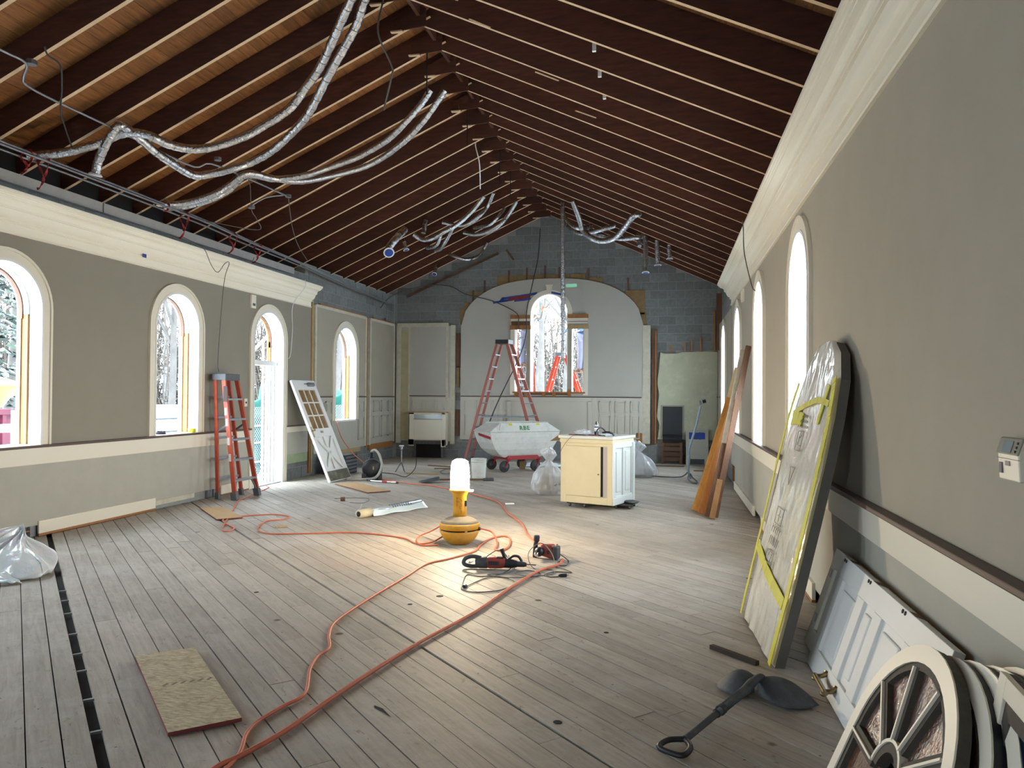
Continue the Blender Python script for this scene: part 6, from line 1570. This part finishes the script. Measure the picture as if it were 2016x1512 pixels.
# metal tray on the block wall above the left cornice
for y0, y1, dz in ((5.0, 7.95, 0), (7.97, 12.75, .0)):
    mb = MB().box(XL - .05, XL + .012, y0, y1, 3.76 + dz, 3.88 + dz); tag(obj('steel_channel', mb, mat('primed_steel', 'a9a8a4', .5, var=.15), bevel=.004), 'pale steel channel %s on block wall above left cornice' % ('nearest the camera' if y0 < 6 else 'running on behind the joint'), 'channel')
wires = [
 ('black wire hanging from the left rafters down to the nearest duct', [(-5.35, 5.60, 4.60), (-5.39, 5.68, 4.56), (-5.41, 5.84, 4.54), (-5.6, 6.07, 4.45), (-5.82, 6.3, 4.33), (-6.06, 6.64, 4.24), (-6.25, 6.95, 4.15)], .008, BLACKRUB),
 ('wavy grey cable hanging from the ridge between the near and middle ducts', [(-2.95, 7.45, 5.80), (-2.97, 7.48, 5.72), (-2.99, 7.41, 5.36), (-2.91, 7.6, 5.09), (-2.92, 7.63, 4.99), (-3.09, 7.84, 4.71)], .010, WIRE),
 ('short pale cable hanging from the ridge further back', [(-3.15, 12.11, 5.75), (-3.15, 12.11, 5.69), (-3.09, 12.14, 5.41), (-3.15, 12.44, 5.08)], .010, WIREW),
 ('thin dark wire looping over the left cornice and hanging above the folded ladder', [(XL + .27, 9.35, 3.64), (XL + .30, 9.56, 3.62), (XL + .30, 9.74, 3.42), (XL + .29, 9.92, 3.34), (XL + .29, 10.1, 3.5), (XL + .27, 10.24, 3.52), (XL + .14, 10.31, 3.22), (XL + .06, 10.31, 2.14), (XL + .05, 10.35, 1.9)], .005, WIRE),
 ('white wire hanging from left cornice beside the side door', [(XL + .27, 12.66, 3.64), (XL + .27, 12.66, 3.5), (XL + .05, 12.64, 3.19), (XL + .05, 12.63, 2.73), (XL + .05, 12.57, 2.3), (XL + .05, 12.5, 2.2)], .006, WIREW),
 ('thin wire dangling from the right cornice above the lumber', [(.84, 9.2, 3.64), (.84, 9.08, 3.52), (.84, 8.95, 3.21), (.90, 8.75, 2.82), (.92, 8.6, 2.74)], .006, WIRE),
 ('grey cable sagging from left eave to the middle of the far panel', [(XL + .05, 16.9, 3.62), (XL + .15, 17.5, 4.0), (-5.9, 17.95, 4.28), (-5.3, 17.98, 4.25), (-4.9, 18.0, 4.05), (-4.2, 18.0, 3.86), (-3.62, 18.0, 3.56), (-3.58, 18.0, 3.3), (-3.55, 18.0, 3.1)], .012, WIRE),
 ('black cable falling from far gable past the window to the tall stepladder', [(-3.05, 17.98, 5.6), (-3.1, 17.98, 4.9), (-3.22, 17.95, 4.3), (-3.35, 17.9, 3.6), (-3.35, 17.8, 3.0), (-3.5, 17.6, 2.4), (-3.85, 17.4, 1.6), (-4.1, 17.2, .9), (-4.15, 17.2, .5)], .013, BLACKRUB),
 ('bundle of thin grey wires drooping from the left pipes over the cornice', [(XL + .2, 9.2, 3.72), (XL + .2, 10.0, 3.66), (XL + .2, 10.9, 3.68), (XL + .2, 11.05, 3.76)], .005, WIRE),
 ('thin cable arching between the left pipes and the octagonal box', [(XL + .3, 9.6, 4.02), (-6.1, 10.4, 4.05), (-5.95, 10.1, 4.15), (-5.88, 9.85, 4.22), (-5.7, 9.5, 4.48), (-5.6, 9.2, 4.53)], .006, WIRE),
 ('grey cable hanging from the left rafters beyond the octagonal box', [(-5.6, 10.4, 4.52), (-5.8, 10.9, 4.2), (-5.9, 11.3, 3.98), (-6.3, 12.4, 3.95)], .007, WIRE),
]
for lb, P, r, m in wires: pipe('hanging_wire', lb, 'wire', P, r, m, 6, n=6)

# ---- small wall items
t = thing('thermostat', (1.09, 2.70, 1.32), 'cream thermostat with grey display on the right wall near the picture edge', 'thermostat')
obj('case', MB().prism([(XR, 2.63, 1.325), (XR - .045, 2.63, 1.322), (XR - .05, 2.63, 1.415), (XR - .035, 2.63, 1.455), (XR, 2.63, 1.46)], (0, .15, 0)), CREAM, t, bevel=.004)
obj('display_cover', MB().prism([(XR - .049, 2.627, 1.405), (XR - .054, 2.627, 1.407), (XR - .039, 2.627, 1.458), (XR - .03, 2.627, 1.46)], (0, .156, 0)), mat('thermostat_grey', '8c8878', .4), t, bevel=.002)
obj('display', MB().prism([(XR - .0535, 2.675, 1.413), (XR - .055, 2.675, 1.413), (XR - .044, 2.675, 1.45), (XR - .042, 2.675, 1.45)], (0, .065, 0)), mat('lcd', '7f8a8c', .2), t)
for k in range(3): obj('button', MB().box(XR - .056 + k * .004, XR - .050 + k * .004, 2.642 - k * .001, 2.650 - k * .001, 1.414 + k * .013, 1.422 + k * .013), BLACKPL, t)
obj('label_mark', MB().box(XR - .0515, XR - .045, 2.69, 2.72, 1.37, 1.385), mat('grey_label', '9a8f88', .6), t); obj('label_mark', MB().box(XR - .0515, XR - .045, 2.745, 2.765, 1.343, 1.378), mat('grey_label2', '6f6868', .6), t)
obj('seam', MB().box(XR - .0505, XR - .045, 2.63, 2.78, 1.391, 1.3925), LEDGE, t)
t = thing('wall_sensor', (XL, 11.34, 3.0), 'white box sensor on the left wall just above the side door', 'sensor')
obj('case', MB().box(XL, XL + .04, 11.27, 11.41, 2.98, 3.2), CREAM, t, bevel=.006); obj('lens', MB().box(XL + .04, XL + .043, 11.30, 11.38, 3.02, 3.06), GREYPL, t)
t = thing('wall_box', (XR, 11.95, 3.02), 'cream box fixed under the right cornice between two arched windows', 'wall box')
obj('case', MB().box(XR - .035, XR, 11.86, 12.04, 3.02, 3.21), CREAM, t, bevel=.006)
obj('plate', MB().box(XR - .045, XR - .035, 11.89, 12.01, 3.05, 3.18), CREAM, t)
t = thing('light_switch', (XL, 11.15, 1.42), 'cream switch plate on left wall between folded ladder and side door', 'switch')
obj('plate', MB().box(XL, XL + .008, 11.14, 11.23, 1.36, 1.49), CREAM, t, bevel=.003); obj('toggle', MB().box(XL + .008, XL + .02, 11.175, 11.195, 1.41, 1.44), BLACKPL, t)
tag(obj('tape_scrap', MB().box(XL + .055, XL + .06, 8.61, 8.68, 3.335, 3.40), BLUETAPE), 'small blue tape scrap stuck on the left cornice', 'tape')
tag(obj('tape_roll', MB().lathe([(.03, 0), (.055, 0), (.055, .055), (.03, .055), (.03, 0)], (XL - .02, 9.80, 1.006), 24), YTAPE), 'roll of yellow tape standing on the second window sill', 'tape roll')
tag(obj('cloth', MB().blob((XL - .12, 9.25, 1.015), .07, 6, .5, 3, 16, (1, 1.1, .5), floor=1.005), mat('dark_cloth', '3c3748', .9, var=.4, vscale=20)), 'dark crumpled cloth on the second window sill', 'cloth')
# blue and red tape smears on the far arched panel
def tape_strip(P, m, nm, parent=None, w_=.05):
    mb = MB(); P = [Vector((x, D - .006, z)) for x, z in P]
    for k, (a, b_) in enumerate(zip(P[:-1], P[1:])): mb.beam(a, b_ + (b_ - a) * .05, w_, .003, (0, 1, 0))
    return obj(nm, mb, m, parent)
t = thing('tape_patch', (-3.75, D, 3.85), 'blue tape patch with dark red centre on the arched panel left of far window', 'tape')
for P, w_ in (([(-4.23, 3.835), (-4.0, 3.87), (-3.75, 3.90)], .05), ([(-4.0, 3.93), (-3.6, 3.98), (-3.3, 4.02), (-3.14, 4.05)], .06), ([(-3.7, 3.89), (-3.45, 3.91), (-3.3, 3.94)], .08), ([(-4.05, 3.87), (-3.98, 3.95)], .05)): tape_strip(P, BLUETAPE, 'blue_strip', t, w_)
mb = MB().prism([(-3.86, D - .0095, 3.88), (-3.5, D - .0095, 3.90), (-3.3, D - .0095, 3.97), (-3.28, D - .0095, 4.02), (-3.6, D - .0095, 3.99), (-3.84, D - .0095, 3.95)], (0, .002, 0)); obj('red_patch', mb, REDTAPE, t)
t = thing('tape_patch', (-2.6, D, 4.05), 'short blue tape strip across the top of far window casing', 'tape')
obj('blue_strip', MB().beam((-2.78, D - .034, 4.06), (-2.52, D - .034, 4.0), .05, .003, (0, 1, 0)), BLUETAPE, t)
tag(obj('green_light_patch', MB().box(-2.43, -2.17, D - .004, D, 4.18, 4.26), mat('painted_green_light', '7fc0a0', .6, emit=.25)), 'small spot of pale green light painted high on the arched panel', 'patch')  # spot of green light on the plaster, painted as a faintly glowing patch
t = thing('gable_pole', (-5.0, D - .05, 4.6), 'long brown wooden pole slanting along the left edge of block gable', 'pole')
obj('pole', MB().beam((-6.45, D - .03, 4.02), (-4.1, D - .03, 5.05), .05, .04, (0, 1, 0)), BROWNWOOD, t)
tag(obj('gable_stick', MB().beam((-3.9, D - .02, 5.13), (-3.72, D - .02, 4.88), .05, .04, (0, 1, 0)), BROWNWOOD), 'short reddish board stub nailed on the gable left of the ridge', 'board')

# ============================================================ outside
GZ = -.25
g = tag(obj('snowy_ground', MB().box(-90, 60, -40, 110, GZ - .3, GZ), SNOW), 'snow covered ground outside the windows', 'ground', kind='structure')
def make_tree(seed, h, r0, bark, spread=.55, forks=5, birch=False):
    rnd = random.Random(seed); trunk = MB(); br = MB(); tw = MB()
    def grow(p, d, l, r, lvl):
        n = 4 if lvl == 0 else 3; pts = [p]; q = p.copy(); dd = d.copy()
        for k in range(n):
            dd = (dd + Vector((rnd.uniform(-1, 1), rnd.uniform(-1, 1), rnd.uniform(-.2, .5))) * (.07 if lvl == 0 else .2)).normalized()
            q = q + dd * l / n; pts.append(q)
        tgt = trunk if lvl == 0 else (br if lvl < 3 else tw)
        tgt.tube(pts, [r * (1 - .6 * k / n) for k in range(n + 1)], 7 if lvl == 0 else (5 if lvl < 2 else 3), cap=False)
        if lvl >= 4: return
        m = forks + 4 if lvl == 0 else (forks if lvl < 3 else 4)
        for k in range(m):
            f = rnd.uniform(.3 if lvl == 0 else .2, 1); i = min(int(f * n), n - 1); s = pts[i].lerp(pts[i + 1], f * n - i)
            a = rnd.uniform(0, 6.28); side = Vector((math.cos(a), math.sin(a), rnd.uniform(.1, .9))).normalized()
            grow(s, (dd * (1 - spread) + side * spread).normalized(), l * rnd.uniform(.32, .55), max(r * .45, .013), lvl + 1)
    grow(Vector((0, 0, 0)), Vector((0, 0, 1)), h, r0, 0)
    root = bpy.data.objects.new('bare_tree', None); COL.objects.link(root)
    obj('trunk', trunk, bark, root); obj('branches', br, bark, root)
    o = obj('twigs', tw, TWIG, root); o['kind'] = 'stuff'
    return root
def copy_tree(o, parent=None):
    c = o.copy(); COL.objects.link(c); c.parent = parent
    for ch in o.children: copy_tree(ch, c)
    return c
protos = [make_tree(3, 11, .16, BARK), make_tree(8, 12.5, .14, BARK, .5), make_tree(21, 13, .12, BIRCH, .42), make_tree(34, 9, .10, BARK, .6)]
used = [0] * 4
spots = [(-22.0, 29.9, 2), (-17, 20, 0), (-20, 22.5, 1), (-19, 17, 3), (-23, 24, 1), (-26, 27, 0), (-24, 33, 3), (-21, 26.5, 3), (-28, 36, 1), (-18.5, 25.5, 0), (-16.5, 16.2, 1), (-25, 21, 0), (-22, 18, 3), (-21, 13.5, 1),
         (-16, 27, 3), (-18, 33, 0), (-21, 38, 1), (-14.5, 24.5, 3), (-24, 40, 2), (-13.5, 29, 1), (-17, 40, 0), (-27, 44, 3), (-12, 34, 0), (-19, 46, 1),
         (-4.6, 27.5, 1), (-3.2, 30, 0), (-5.6, 32, 3), (-2.2, 35, 2), (-6.6, 38, 1), (-4.0, 41, 0), (-7.8, 30, 0), (-1.0, 29, 3), (-8.5, 44, 1), (-3.4, 25.2, 3), (-2.6, 45, 0)]
pos_word = ['farther', 'slim', 'nearer', 'leaning', 'broad']
for i, (x, y, k) in enumerate(spots):
    o = protos[k] if not used[k] else copy_tree(protos[k]); used[k] += 1
    rz = random.uniform(0, 6.28)
    o.location = (x, y, GZ); o.rotation_euler = (0, 0, rz); s = random.uniform(.85, 1.12); o.scale = (s, s, s)
    if i == 0: tag(o, 'pale birch trunk standing upright in the second left window', 'tree', 'bare trees outside')
    elif i < 14: tag(o, 'bare grey winter tree in the woods outside the left windows', 'tree', 'bare woodland trees, left')
    elif i < 24: tag(o, 'bare grey winter tree outside the side door and last left window', 'tree', 'bare woodland trees, door')
    else: tag(o, 'bare grey winter tree seen through the far arched window', 'tree', 'bare trees beyond far window')
def thicket(name, cx, cy, w_, dpt, n, hmin, hmax, ang_, label):
    mb = MB(); rnd = random.Random(name)
    for _ in range(n):
        u, v = rnd.uniform(-w_, w_), rnd.uniform(-dpt, dpt)
        x = cx + u * math.cos(ang_) - v * math.sin(ang_); y = cy + u * math.sin(ang_) + v * math.cos(ang_)
        h = rnd.uniform(hmin, hmax); p = Vector((x, y, GZ)); q = p + Vector((rnd.uniform(-.3, .3), rnd.uniform(-.3, .3), 1)).normalized() * h
        r = rnd.uniform(.02, .06); mb.tube([p, p.lerp(q, .5) + Vector((rnd.uniform(-.2, .2), rnd.uniform(-.2, .2), 0)), q], [r, r * .7, r * .2], 3, cap=False)
        for k in range(7):
            s = p.lerp(q, rnd.uniform(.2, .98)); e = s + Vector((rnd.uniform(-1, 1), rnd.uniform(-1, 1), rnd.uniform(.1, 1))).normalized() * rnd.uniform(.5, 1.6)
            mb.tube([s, e], [r * .5, r * .25], 3, cap=False)
    o = obj(name, mb, TWIG); tag(o, label, 'undergrowth', kind='stuff')
thicket('woodland_undergrowth', -26, 30, 24, 5, 3000, 1.2, 9.0, R(50), 'dense brown winter undergrowth filling the woods outside left windows')
thicket('hedge_undergrowth', -5, 40, 11, 4, 1600, 1.0, 8.0, 0, 'dense winter undergrowth behind the trees beyond the far window')
# snowy conifer by the nearest left window
def conifer():
    c = Vector((-15.6, 14.4, GZ)); t = thing('conifer', c, 'dark snowy evergreen outside the nearest left window', 'tree')
    obj('trunk', MB().tube([c, c + Vector((0, 0, 9))], [.16, .03], 8), BARK, t)
    mb = MB(); rnd = random.Random(5)
    for k in range(1500):
        z = rnd.uniform(1.6, 8.6); R_ = 2.1 * (1 - (z - 1.0) / 8.4); a = rnd.uniform(0, 6.28); f = rnd.uniform(.25, 1)
        p = c + Vector((math.cos(a) * R_ * f, math.sin(a) * R_ * f, z - f * .5)); d = Vector((math.cos(a), math.sin(a), -.35)).normalized(); s = rnd.uniform(.12, .3)
        sd = Vector((-d.y, d.x, 0)); mb.add([p - sd * s * .5, p + d * s, p + sd * s * .5, p + Vector((0, 0, s * .25))], [(0, 1, 3), (1, 2, 3), (0, 2, 1)])
    o = obj('needles', mb, PINE, t); o['kind'] = 'stuff'
conifer()
def outside_things():
    # red container
    t = thing('container', (-12.6, 10.6, GZ), 'dark red steel container in the snow outside the nearest left window', 'container')
    RB = mat('container_red', '55182a', .6, var=.25, vscale=4)
    obj('body', MB().box(-13.6, -12, 8.6, 12.0, GZ, 1.2), RB, t, bevel=.02)
    for k in range(8): obj('rib', MB().box(-12.0, -11.94, 8.75 + k * .42, 8.83 + k * .42, GZ + .1, 1.15), RB, t)
    obj('top_rail', MB().box(-13.65, -11.93, 8.55, 12.05, 1.15, 1.25), RB, t)
    t = thing('white_rail_fence', (-9.5, 9, GZ), 'white rail fence in the snow outside the nearest left window', 'fence')
    for y in (8.2, 9.55): obj('post', MB().box(-9.56, -9.44, y - .05, y + .05, GZ, 1.3), WHITE, t)
    for z in (.62, .98): obj('rail', MB().box(-9.53, -9.47, 7.0, 9.6, z, z + .12), WHITE, t)
    t = thing('hopper', (-13.2, 12.9, GZ), 'tan cone shaped hopper on a post behind the red container', 'hopper')
    c = Vector((-13.2, 12.75, 0)); TANP = mat('tan_hopper', '94743a', .6, var=.2)
    obj('cone', MB().lathe([(.12, 1.25), (.25, 1.45), (.55, 1.62), (.60, 1.68), (.3, 1.80), (.05, 1.88)], c, 20), TANP, t); obj('post', MB().tube([c + Vector((0, 0, GZ)), c + Vector((0, 0, 1.3))], .08, 10), TANP, t)
    # snowed-in car
    t = thing('car', (-14.3, 19.3, GZ), 'snow covered car parked outside the second left window', 'car')
    prof = [(0, .35), (.05, .75), (.5, .92), (1.1, 1.38), (1.6, 1.48), (2.9, 1.45), (3.7, 1.0), (4.3, .92), (4.45, .6), (4.4, .35)]
    P = [Vector((-15.2, 17.2 + a, GZ + b)) for a, b in prof]
    obj('body', MB().prism(P, (1.7, 0, 0)), SNOW, t, bevel=.08)
    obj('lower_body', MB().box(-15.22, -13.48, 17.22, 21.62, GZ + .3, GZ + .85), mat('car_paint', '9fb0bb', .35, var=.1), t, bevel=.05)
    for y in (18.0, 20.8):
        for x in (-15.15, -13.55): obj('wheel', MB().lathe([(.28, -.1), (.31, -.08), (.31, .08), (.28, .1)], n=20).xf(Matrix.Translation((x, y, GZ + .31)) @ Matrix.Rotation(R(90), 4, 'Y')), BLACKRUB, t)
    for k, y in enumerate((18.95, 19.15, 19.4)): obj('marker_light', MB().box(-13.50, -13.44, y, y + .1, .70 + 0 * k, .78), mat('marker_red', 'b0283a', .4), t)
    # railing
    t = thing('pipe_railing', (-9, 12, GZ), 'dark pipe railing outside the second left window', 'railing')
    for y in (11.9, 13.6): obj('post', MB().tube([(-9, y, GZ), (-9, y, 1.1)], .025, 8), GREYPL, t)
    for z in (.55, .86, 1.1): obj('rail', MB().tube([(-9, 10.4, z), (-9, 13.6, z)], .022, 8), GREYPL, t)
    # chain-link fence
    t = thing('chain_link_fence', (-8.0, 14.5, GZ), 'chain-link fence with horizontal rails outside the side door', 'fence')
    for y in (13.0, 16.1, 19.0): obj('post', MB().tube([(-7.95, y, GZ), (-7.95, y, 1.75)], .03, 8), GALV, t)
    for z in (.22, .60, .93): obj('rail', MB().tube([(-7.95, 12.6, z), (-7.95, 19, z)], .018, 8), WHITE, t)
    mb = MB(); s = .075
    for k in range(-26, 60):
        y0 = 12.6 + k * s
        for sg in (1, -1):
            a = Vector((-7.93, y0, GZ if sg > 0 else 1.3)); b_ = Vector((-7.93, y0 + 1.55, 1.3 if sg > 0 else GZ))
            if b_.y > 12.6 and a.y < 16.5: mb.beam(a, b_, .005, .005)
    obj('wire_mesh', mb, GALV, t)['kind'] = 'stuff'
    t = thing('diagonal_brace', (-8.4, 14.8, GZ), 'white diagonal brace pole above the tarp outside the side door', 'pole')
    obj('pole', MB().tube([(-8.45, 13.2, 1.65), (-8.6, 14.3, 2.33), (-8.6, 15.9, 3.3)], .035, 8), WHITE, t)
    # tarps
    def tarp(P0, du, dv, label, sd):
        mb = MB().grid(lambda u, v: Vector(P0) + Vector(du) * (u * (1 - .25 * v)) + Vector(dv) * v + Vector((.16 * math.sin(u * 11 + v * 3 + sd) + .07 * noise.noise(Vector((u * 5, v * 5, sd))), 0, .08 * math.sin(u * 7 + sd) * (1 - v))), 36, 28)
        tag(obj('green_tarp', mb, TARP, solid=.01), label, 'tarp')
    tarp((-8.3, 13.55, 1.0), (0, 1.25, 1.05), (.05, .1, -.98), 'bunched green tarp hanging over the fence outside the side door', 1.)
    tarp((-8.25, 14.0, .15), (0, 1.5, 1.3), (-.15, -.1, -.4), 'flat green tarp draped below the bunched one outside the door', 4.)
    mb = MB().grid(lambda u, v: Vector((-8.32 - .15 * math.sin(u * 9), 13.7 + 1.1 * u, .0 + v * (.75 + .75 * u) + .0)), 24, 16); tag(obj('green_tarp', mb, TARP, solid=.01), 'lower sheet of green tarp behind the chain-link fence by the door', 'tarp')
    mb = MB().grid(lambda u, v: Vector((-8.35 + .14 * math.sin(u * 10), 17.6 + .75 * u, .5 + v * (.75 + .45 * u))), 24, 16); tag(obj('green_tarp', mb, TARP, solid=.01), 'green tarp seen at the bottom of the last left window', 'tarp')
outside_things()

# ---- ladders and workers beyond the far window
def simple_ladder(name, label, A, B, C_, Dp, n, m):
    t = thing(name, (A + B) / 2 * 1.0, label, 'ladder')
    A, B, C_, Dp = map(Vector, (A, B, C_, Dp))
    obj('rail', MB().beam(A, C_, .03, .075, (1, 0, 0)), m, t, bevel=.004); obj('rail', MB().beam(B, Dp, .03, .075, (1, 0, 0)), m, t, bevel=.004)
    for k in range(1, n + 1): obj('rung', MB().beam(A.lerp(C_, k / (n + 1)), B.lerp(Dp, k / (n + 1)), .03, .05), ALU, t)
    return t
V = Vector
simple_ladder('extension_ladder', 'red extension ladder standing outside the left side light of far window', V((-3.70, 19.05, GZ)), V((-3.24, 19.05, GZ)), V((-3.76, 18.50, 3.9)), V((-3.40, 18.50, 3.9)), 13, LADORG)
step_ladder('step_ladder', 'bright orange stepladder standing outside the far window under the right worker', [(-2.60, 19.15, 2.62), (-2.60, 19.5, 2.62), (-2.78, 19.15, 2.62), (-2.78, 19.5, 2.62)],
            [(-1.55, 18.95, GZ), (-1.5, 19.6, GZ)], [(-3.55, 19.0, GZ), (-3.5, 19.6, GZ)], 8, LADORG, rail=(.10, .03))
def skin_body(name, verts, edges, radii, m, parent, lv=1):
    me = bpy.data.meshes.new(name); base = V(verts[0])
    me.from_pydata([V(v) - base for v in verts], edges, []); me.update()
    o = bpy.data.objects.new(name, me); COL.objects.link(o); o.parent = parent; o.location = base - rootloc(parent)
    md = o.modifiers.new('skin', 'SKIN'); md.use_smooth_shade = True
    for i, r in enumerate(radii): me.skin_vertices[0].data[i].radius = r if isinstance(r, tuple) else (r, r)
    me.skin_vertices[0].data[0].use_root = True
    s = o.modifiers.new('smoothing', 'SUBSURF'); s.levels = lv; s.render_levels = lv + 1
    me.materials.append(m); return o
def worker(c, label, feet, knees, hip, chest, neck, head, sh, el, ha, trouser, shirt, face_dir, hat):
    t = thing('person', (c[0], c[1], feet[0][2]), label, 'person')
    hipL, hipR = V(hip) + V((-.09, 0, 0)), V(hip) + V((.09, 0, 0))
    # whole body: pelvis root, torso, neck, legs, arms in one skin
    vs = [hip, V(hip).lerp(V(chest), .5), chest, neck, hipL, knees[0], V(knees[0]).lerp(V(feet[0]), .9), hipR, knees[1], V(knees[1]).lerp(V(feet[1]), .9), sh[0], el[0], ha[0], sh[1], el[1], ha[1]]
    es = [(0, 1), (1, 2), (2, 3), (0, 4), (4, 5), (5, 6), (0, 7), (7, 8), (8, 9), (2, 10), (10, 11), (11, 12), (2, 13), (13, 14), (14, 15)]
    rr = [(.15, .11), (.14, .10), (.16, .11), .06, .10, .07, .05, .10, .07, .05, .065, .048, .034, .065, .048, .034]
    skin_body('body', vs, es, rr, shirt, t)
    skin_body('trousers', [V(hip) + V((0, 0, .04)), hipL, knees[0], V(knees[0]).lerp(V(feet[0]), .92), hipR, knees[1], V(knees[1]).lerp(V(feet[1]), .92)], [(0, 1), (1, 2), (2, 3), (0, 4), (4, 5), (5, 6)], [(.165, .125), .118, .09, .075, .118, .09, .075], trouser, t)
    obj('belt', MB().lathe([(.163, -.02), (.168, 0), (.163, .02)], V(hip) + V((0, 0, .12)), 20), BLACKPL, t)
    for k, f in enumerate(feet):
        f = V(f); fd = V(face_dir).normalized()
        obj('boot', MB().blob(f + fd * .05 + V((0, 0, .05)), .07, k, .05, 2, 14, (1, 1, .8)).xf(Matrix.Translation(f) @ Matrix.Identity(4) @ Matrix.Translation(-f)), BROWNWOOD, t)
        obj('boot_toe', MB().tube([f + V((0, 0, .04)), f + fd * .17 + V((0, 0, .03))], [.055, .04], 10), BROWNWOOD, t)
    hd = V(head); fd = V(face_dir).normalized(); s = V((-fd.y, fd.x, 0))
    Mh = Matrix((s, fd, V((0, 0, 1)))).transposed().to_4x4(); Mh.translation = hd
    h = obj('head', MB().blob((0, 0, 0), .105, 1, .04, 1.5, 20, (.78, .92, 1.12)).xf(Mh), SKIN, t)
    obj('neck', MB().tube([neck, hd - V((0, 0, .06))], .052, 10), SKIN, t)
    obj('nose', MB().tube([V((0, .09, .01)), V((0, .118, -.018))], [.009, .014], 8).xf(Mh), SKIN, h)
    for q in (-1, 1):
        obj('ear', MB().blob((q * .083, 0, 0), .022, 2, .1, 2, 10, (.4, .8, 1.2)).xf(Mh), SKIN, h)
        obj('eye', MB().blob((q * .034, .088, .018), .010, 2, 0, 2, 8).xf(Mh), BLACKPL, h)
    obj('mouth', MB().box(-.022, .022, .086, .094, -.05, -.044).xf(Mh), REDTAPE, h)
    if hat: 
        obj('cap', MB().lathe([(.092, .03), (.098, .05), (.088, .10), (.05, .125), (.01, .13)], n=20).xf(Mh), hat, t)
        obj('cap_brim', MB().box(-.05, .05, .07, .16, .04, .05).xf(Mh), hat, t)
    else: obj('hair', MB().blob((0, -.015, .03), .108, 4, .12, 3, 18, (.84, .92, 1.02)).xf(Mh), mat('auburn_hair', '9c5a2e', .8, var=.3), t)
    for k in (0, 1):
        w0, e0 = V(ha[k]), V(el[k]); d = (w0 - e0).normalized(); u = V((0, 0, 1)).cross(d)
        if u.length < .1: u = V((1, 0, 0))
        u.normalize(); nn = d.cross(u)
        vs = [w0 - d * .02, w0 + d * .05, w0 + d * .085]; es = [(0, 1), (1, 2)]; rr = [(.026, .02), (.038, .016), (.038, .014)]
        for i, (o_, l) in enumerate(((-.03, .06), (-.01, .072), (.01, .07), (.03, .055))):
            b0 = len(vs); vs += [w0 + d * .088 + u * o_, w0 + d * (.088 + l * .55) + u * o_ - nn * .008, w0 + d * (.085 + l) + u * o_ - nn * .03]; es += [(2, b0), (b0, b0 + 1), (b0 + 1, b0 + 2)]; rr += [.010, .009, .008]
        b0 = len(vs); vs += [w0 + d * .04 - u * .045, w0 + d * .075 - u * .06 - nn * .01]; es += [(1, b0), (b0, b0 + 1)]; rr += [.012, .010]
        skin_body('hand', vs, es, rr, SKIN, t)
    return t
WHITECL = mat('worker_white_trousers', '8b899c', .85, var=.15, vscale=8, bump=.3, bscale=20); BLUECL = mat('worker_blue_shirt', '4b6490', .85, var=.15)
GREYSH = mat('worker_pale_shirt', '8f8d8a', .85, var=.15)
# left worker stands on the extension ladder, facing right and up to the arch
worker((-3.52, 18.8, 0), 'worker in pale overalls and blue cap on the red ladder outside the far window, left', [(-3.60, 18.66, 2.28), (-3.46, 18.66, 2.28)], [(-3.60, 18.74, 2.72), (-3.42, 18.74, 2.74)], (-3.50, 18.82, 3.12), (-3.40, 18.72, 3.52), (-3.33, 18.68, 3.70), (-3.27, 18.66, 3.86),
       [(-3.52, 18.68, 3.56), (-3.25, 18.68, 3.56)], [(-3.42, 18.50, 3.36), (-3.12, 18.55, 3.46)], [(-3.28, 18.42, 3.46), (-3.06, 18.45, 3.66)], WHITECL, GREYSH, (.5, -.6, 0), BLUECL)
worker((-2.2, 19.3, 0), 'worker in white trousers and blue shirt on the orange ladder outside the far window, right', [(-2.24, 19.36, 2.16), (-2.10, 19.36, 2.16)], [(-2.20, 19.30, 2.62), (-2.06, 19.30, 2.62)], (-2.12, 19.28, 3.08), (-2.22, 19.22, 3.48), (-2.30, 19.2, 3.66), (-2.38, 19.16, 3.80),
       [(-2.36, 19.2, 3.50), (-2.08, 19.2, 3.50)], [(-2.50, 19.1, 3.26), (-1.98, 19.05, 3.28)], [(-2.70, 19.0, 3.10), (-2.2, 18.9, 3.2)], WHITECL, BLUECL, (-.6, -.5, 0), None)

# remaining shared-mesh bookkeeping: nothing is hidden, everything above is real geometry
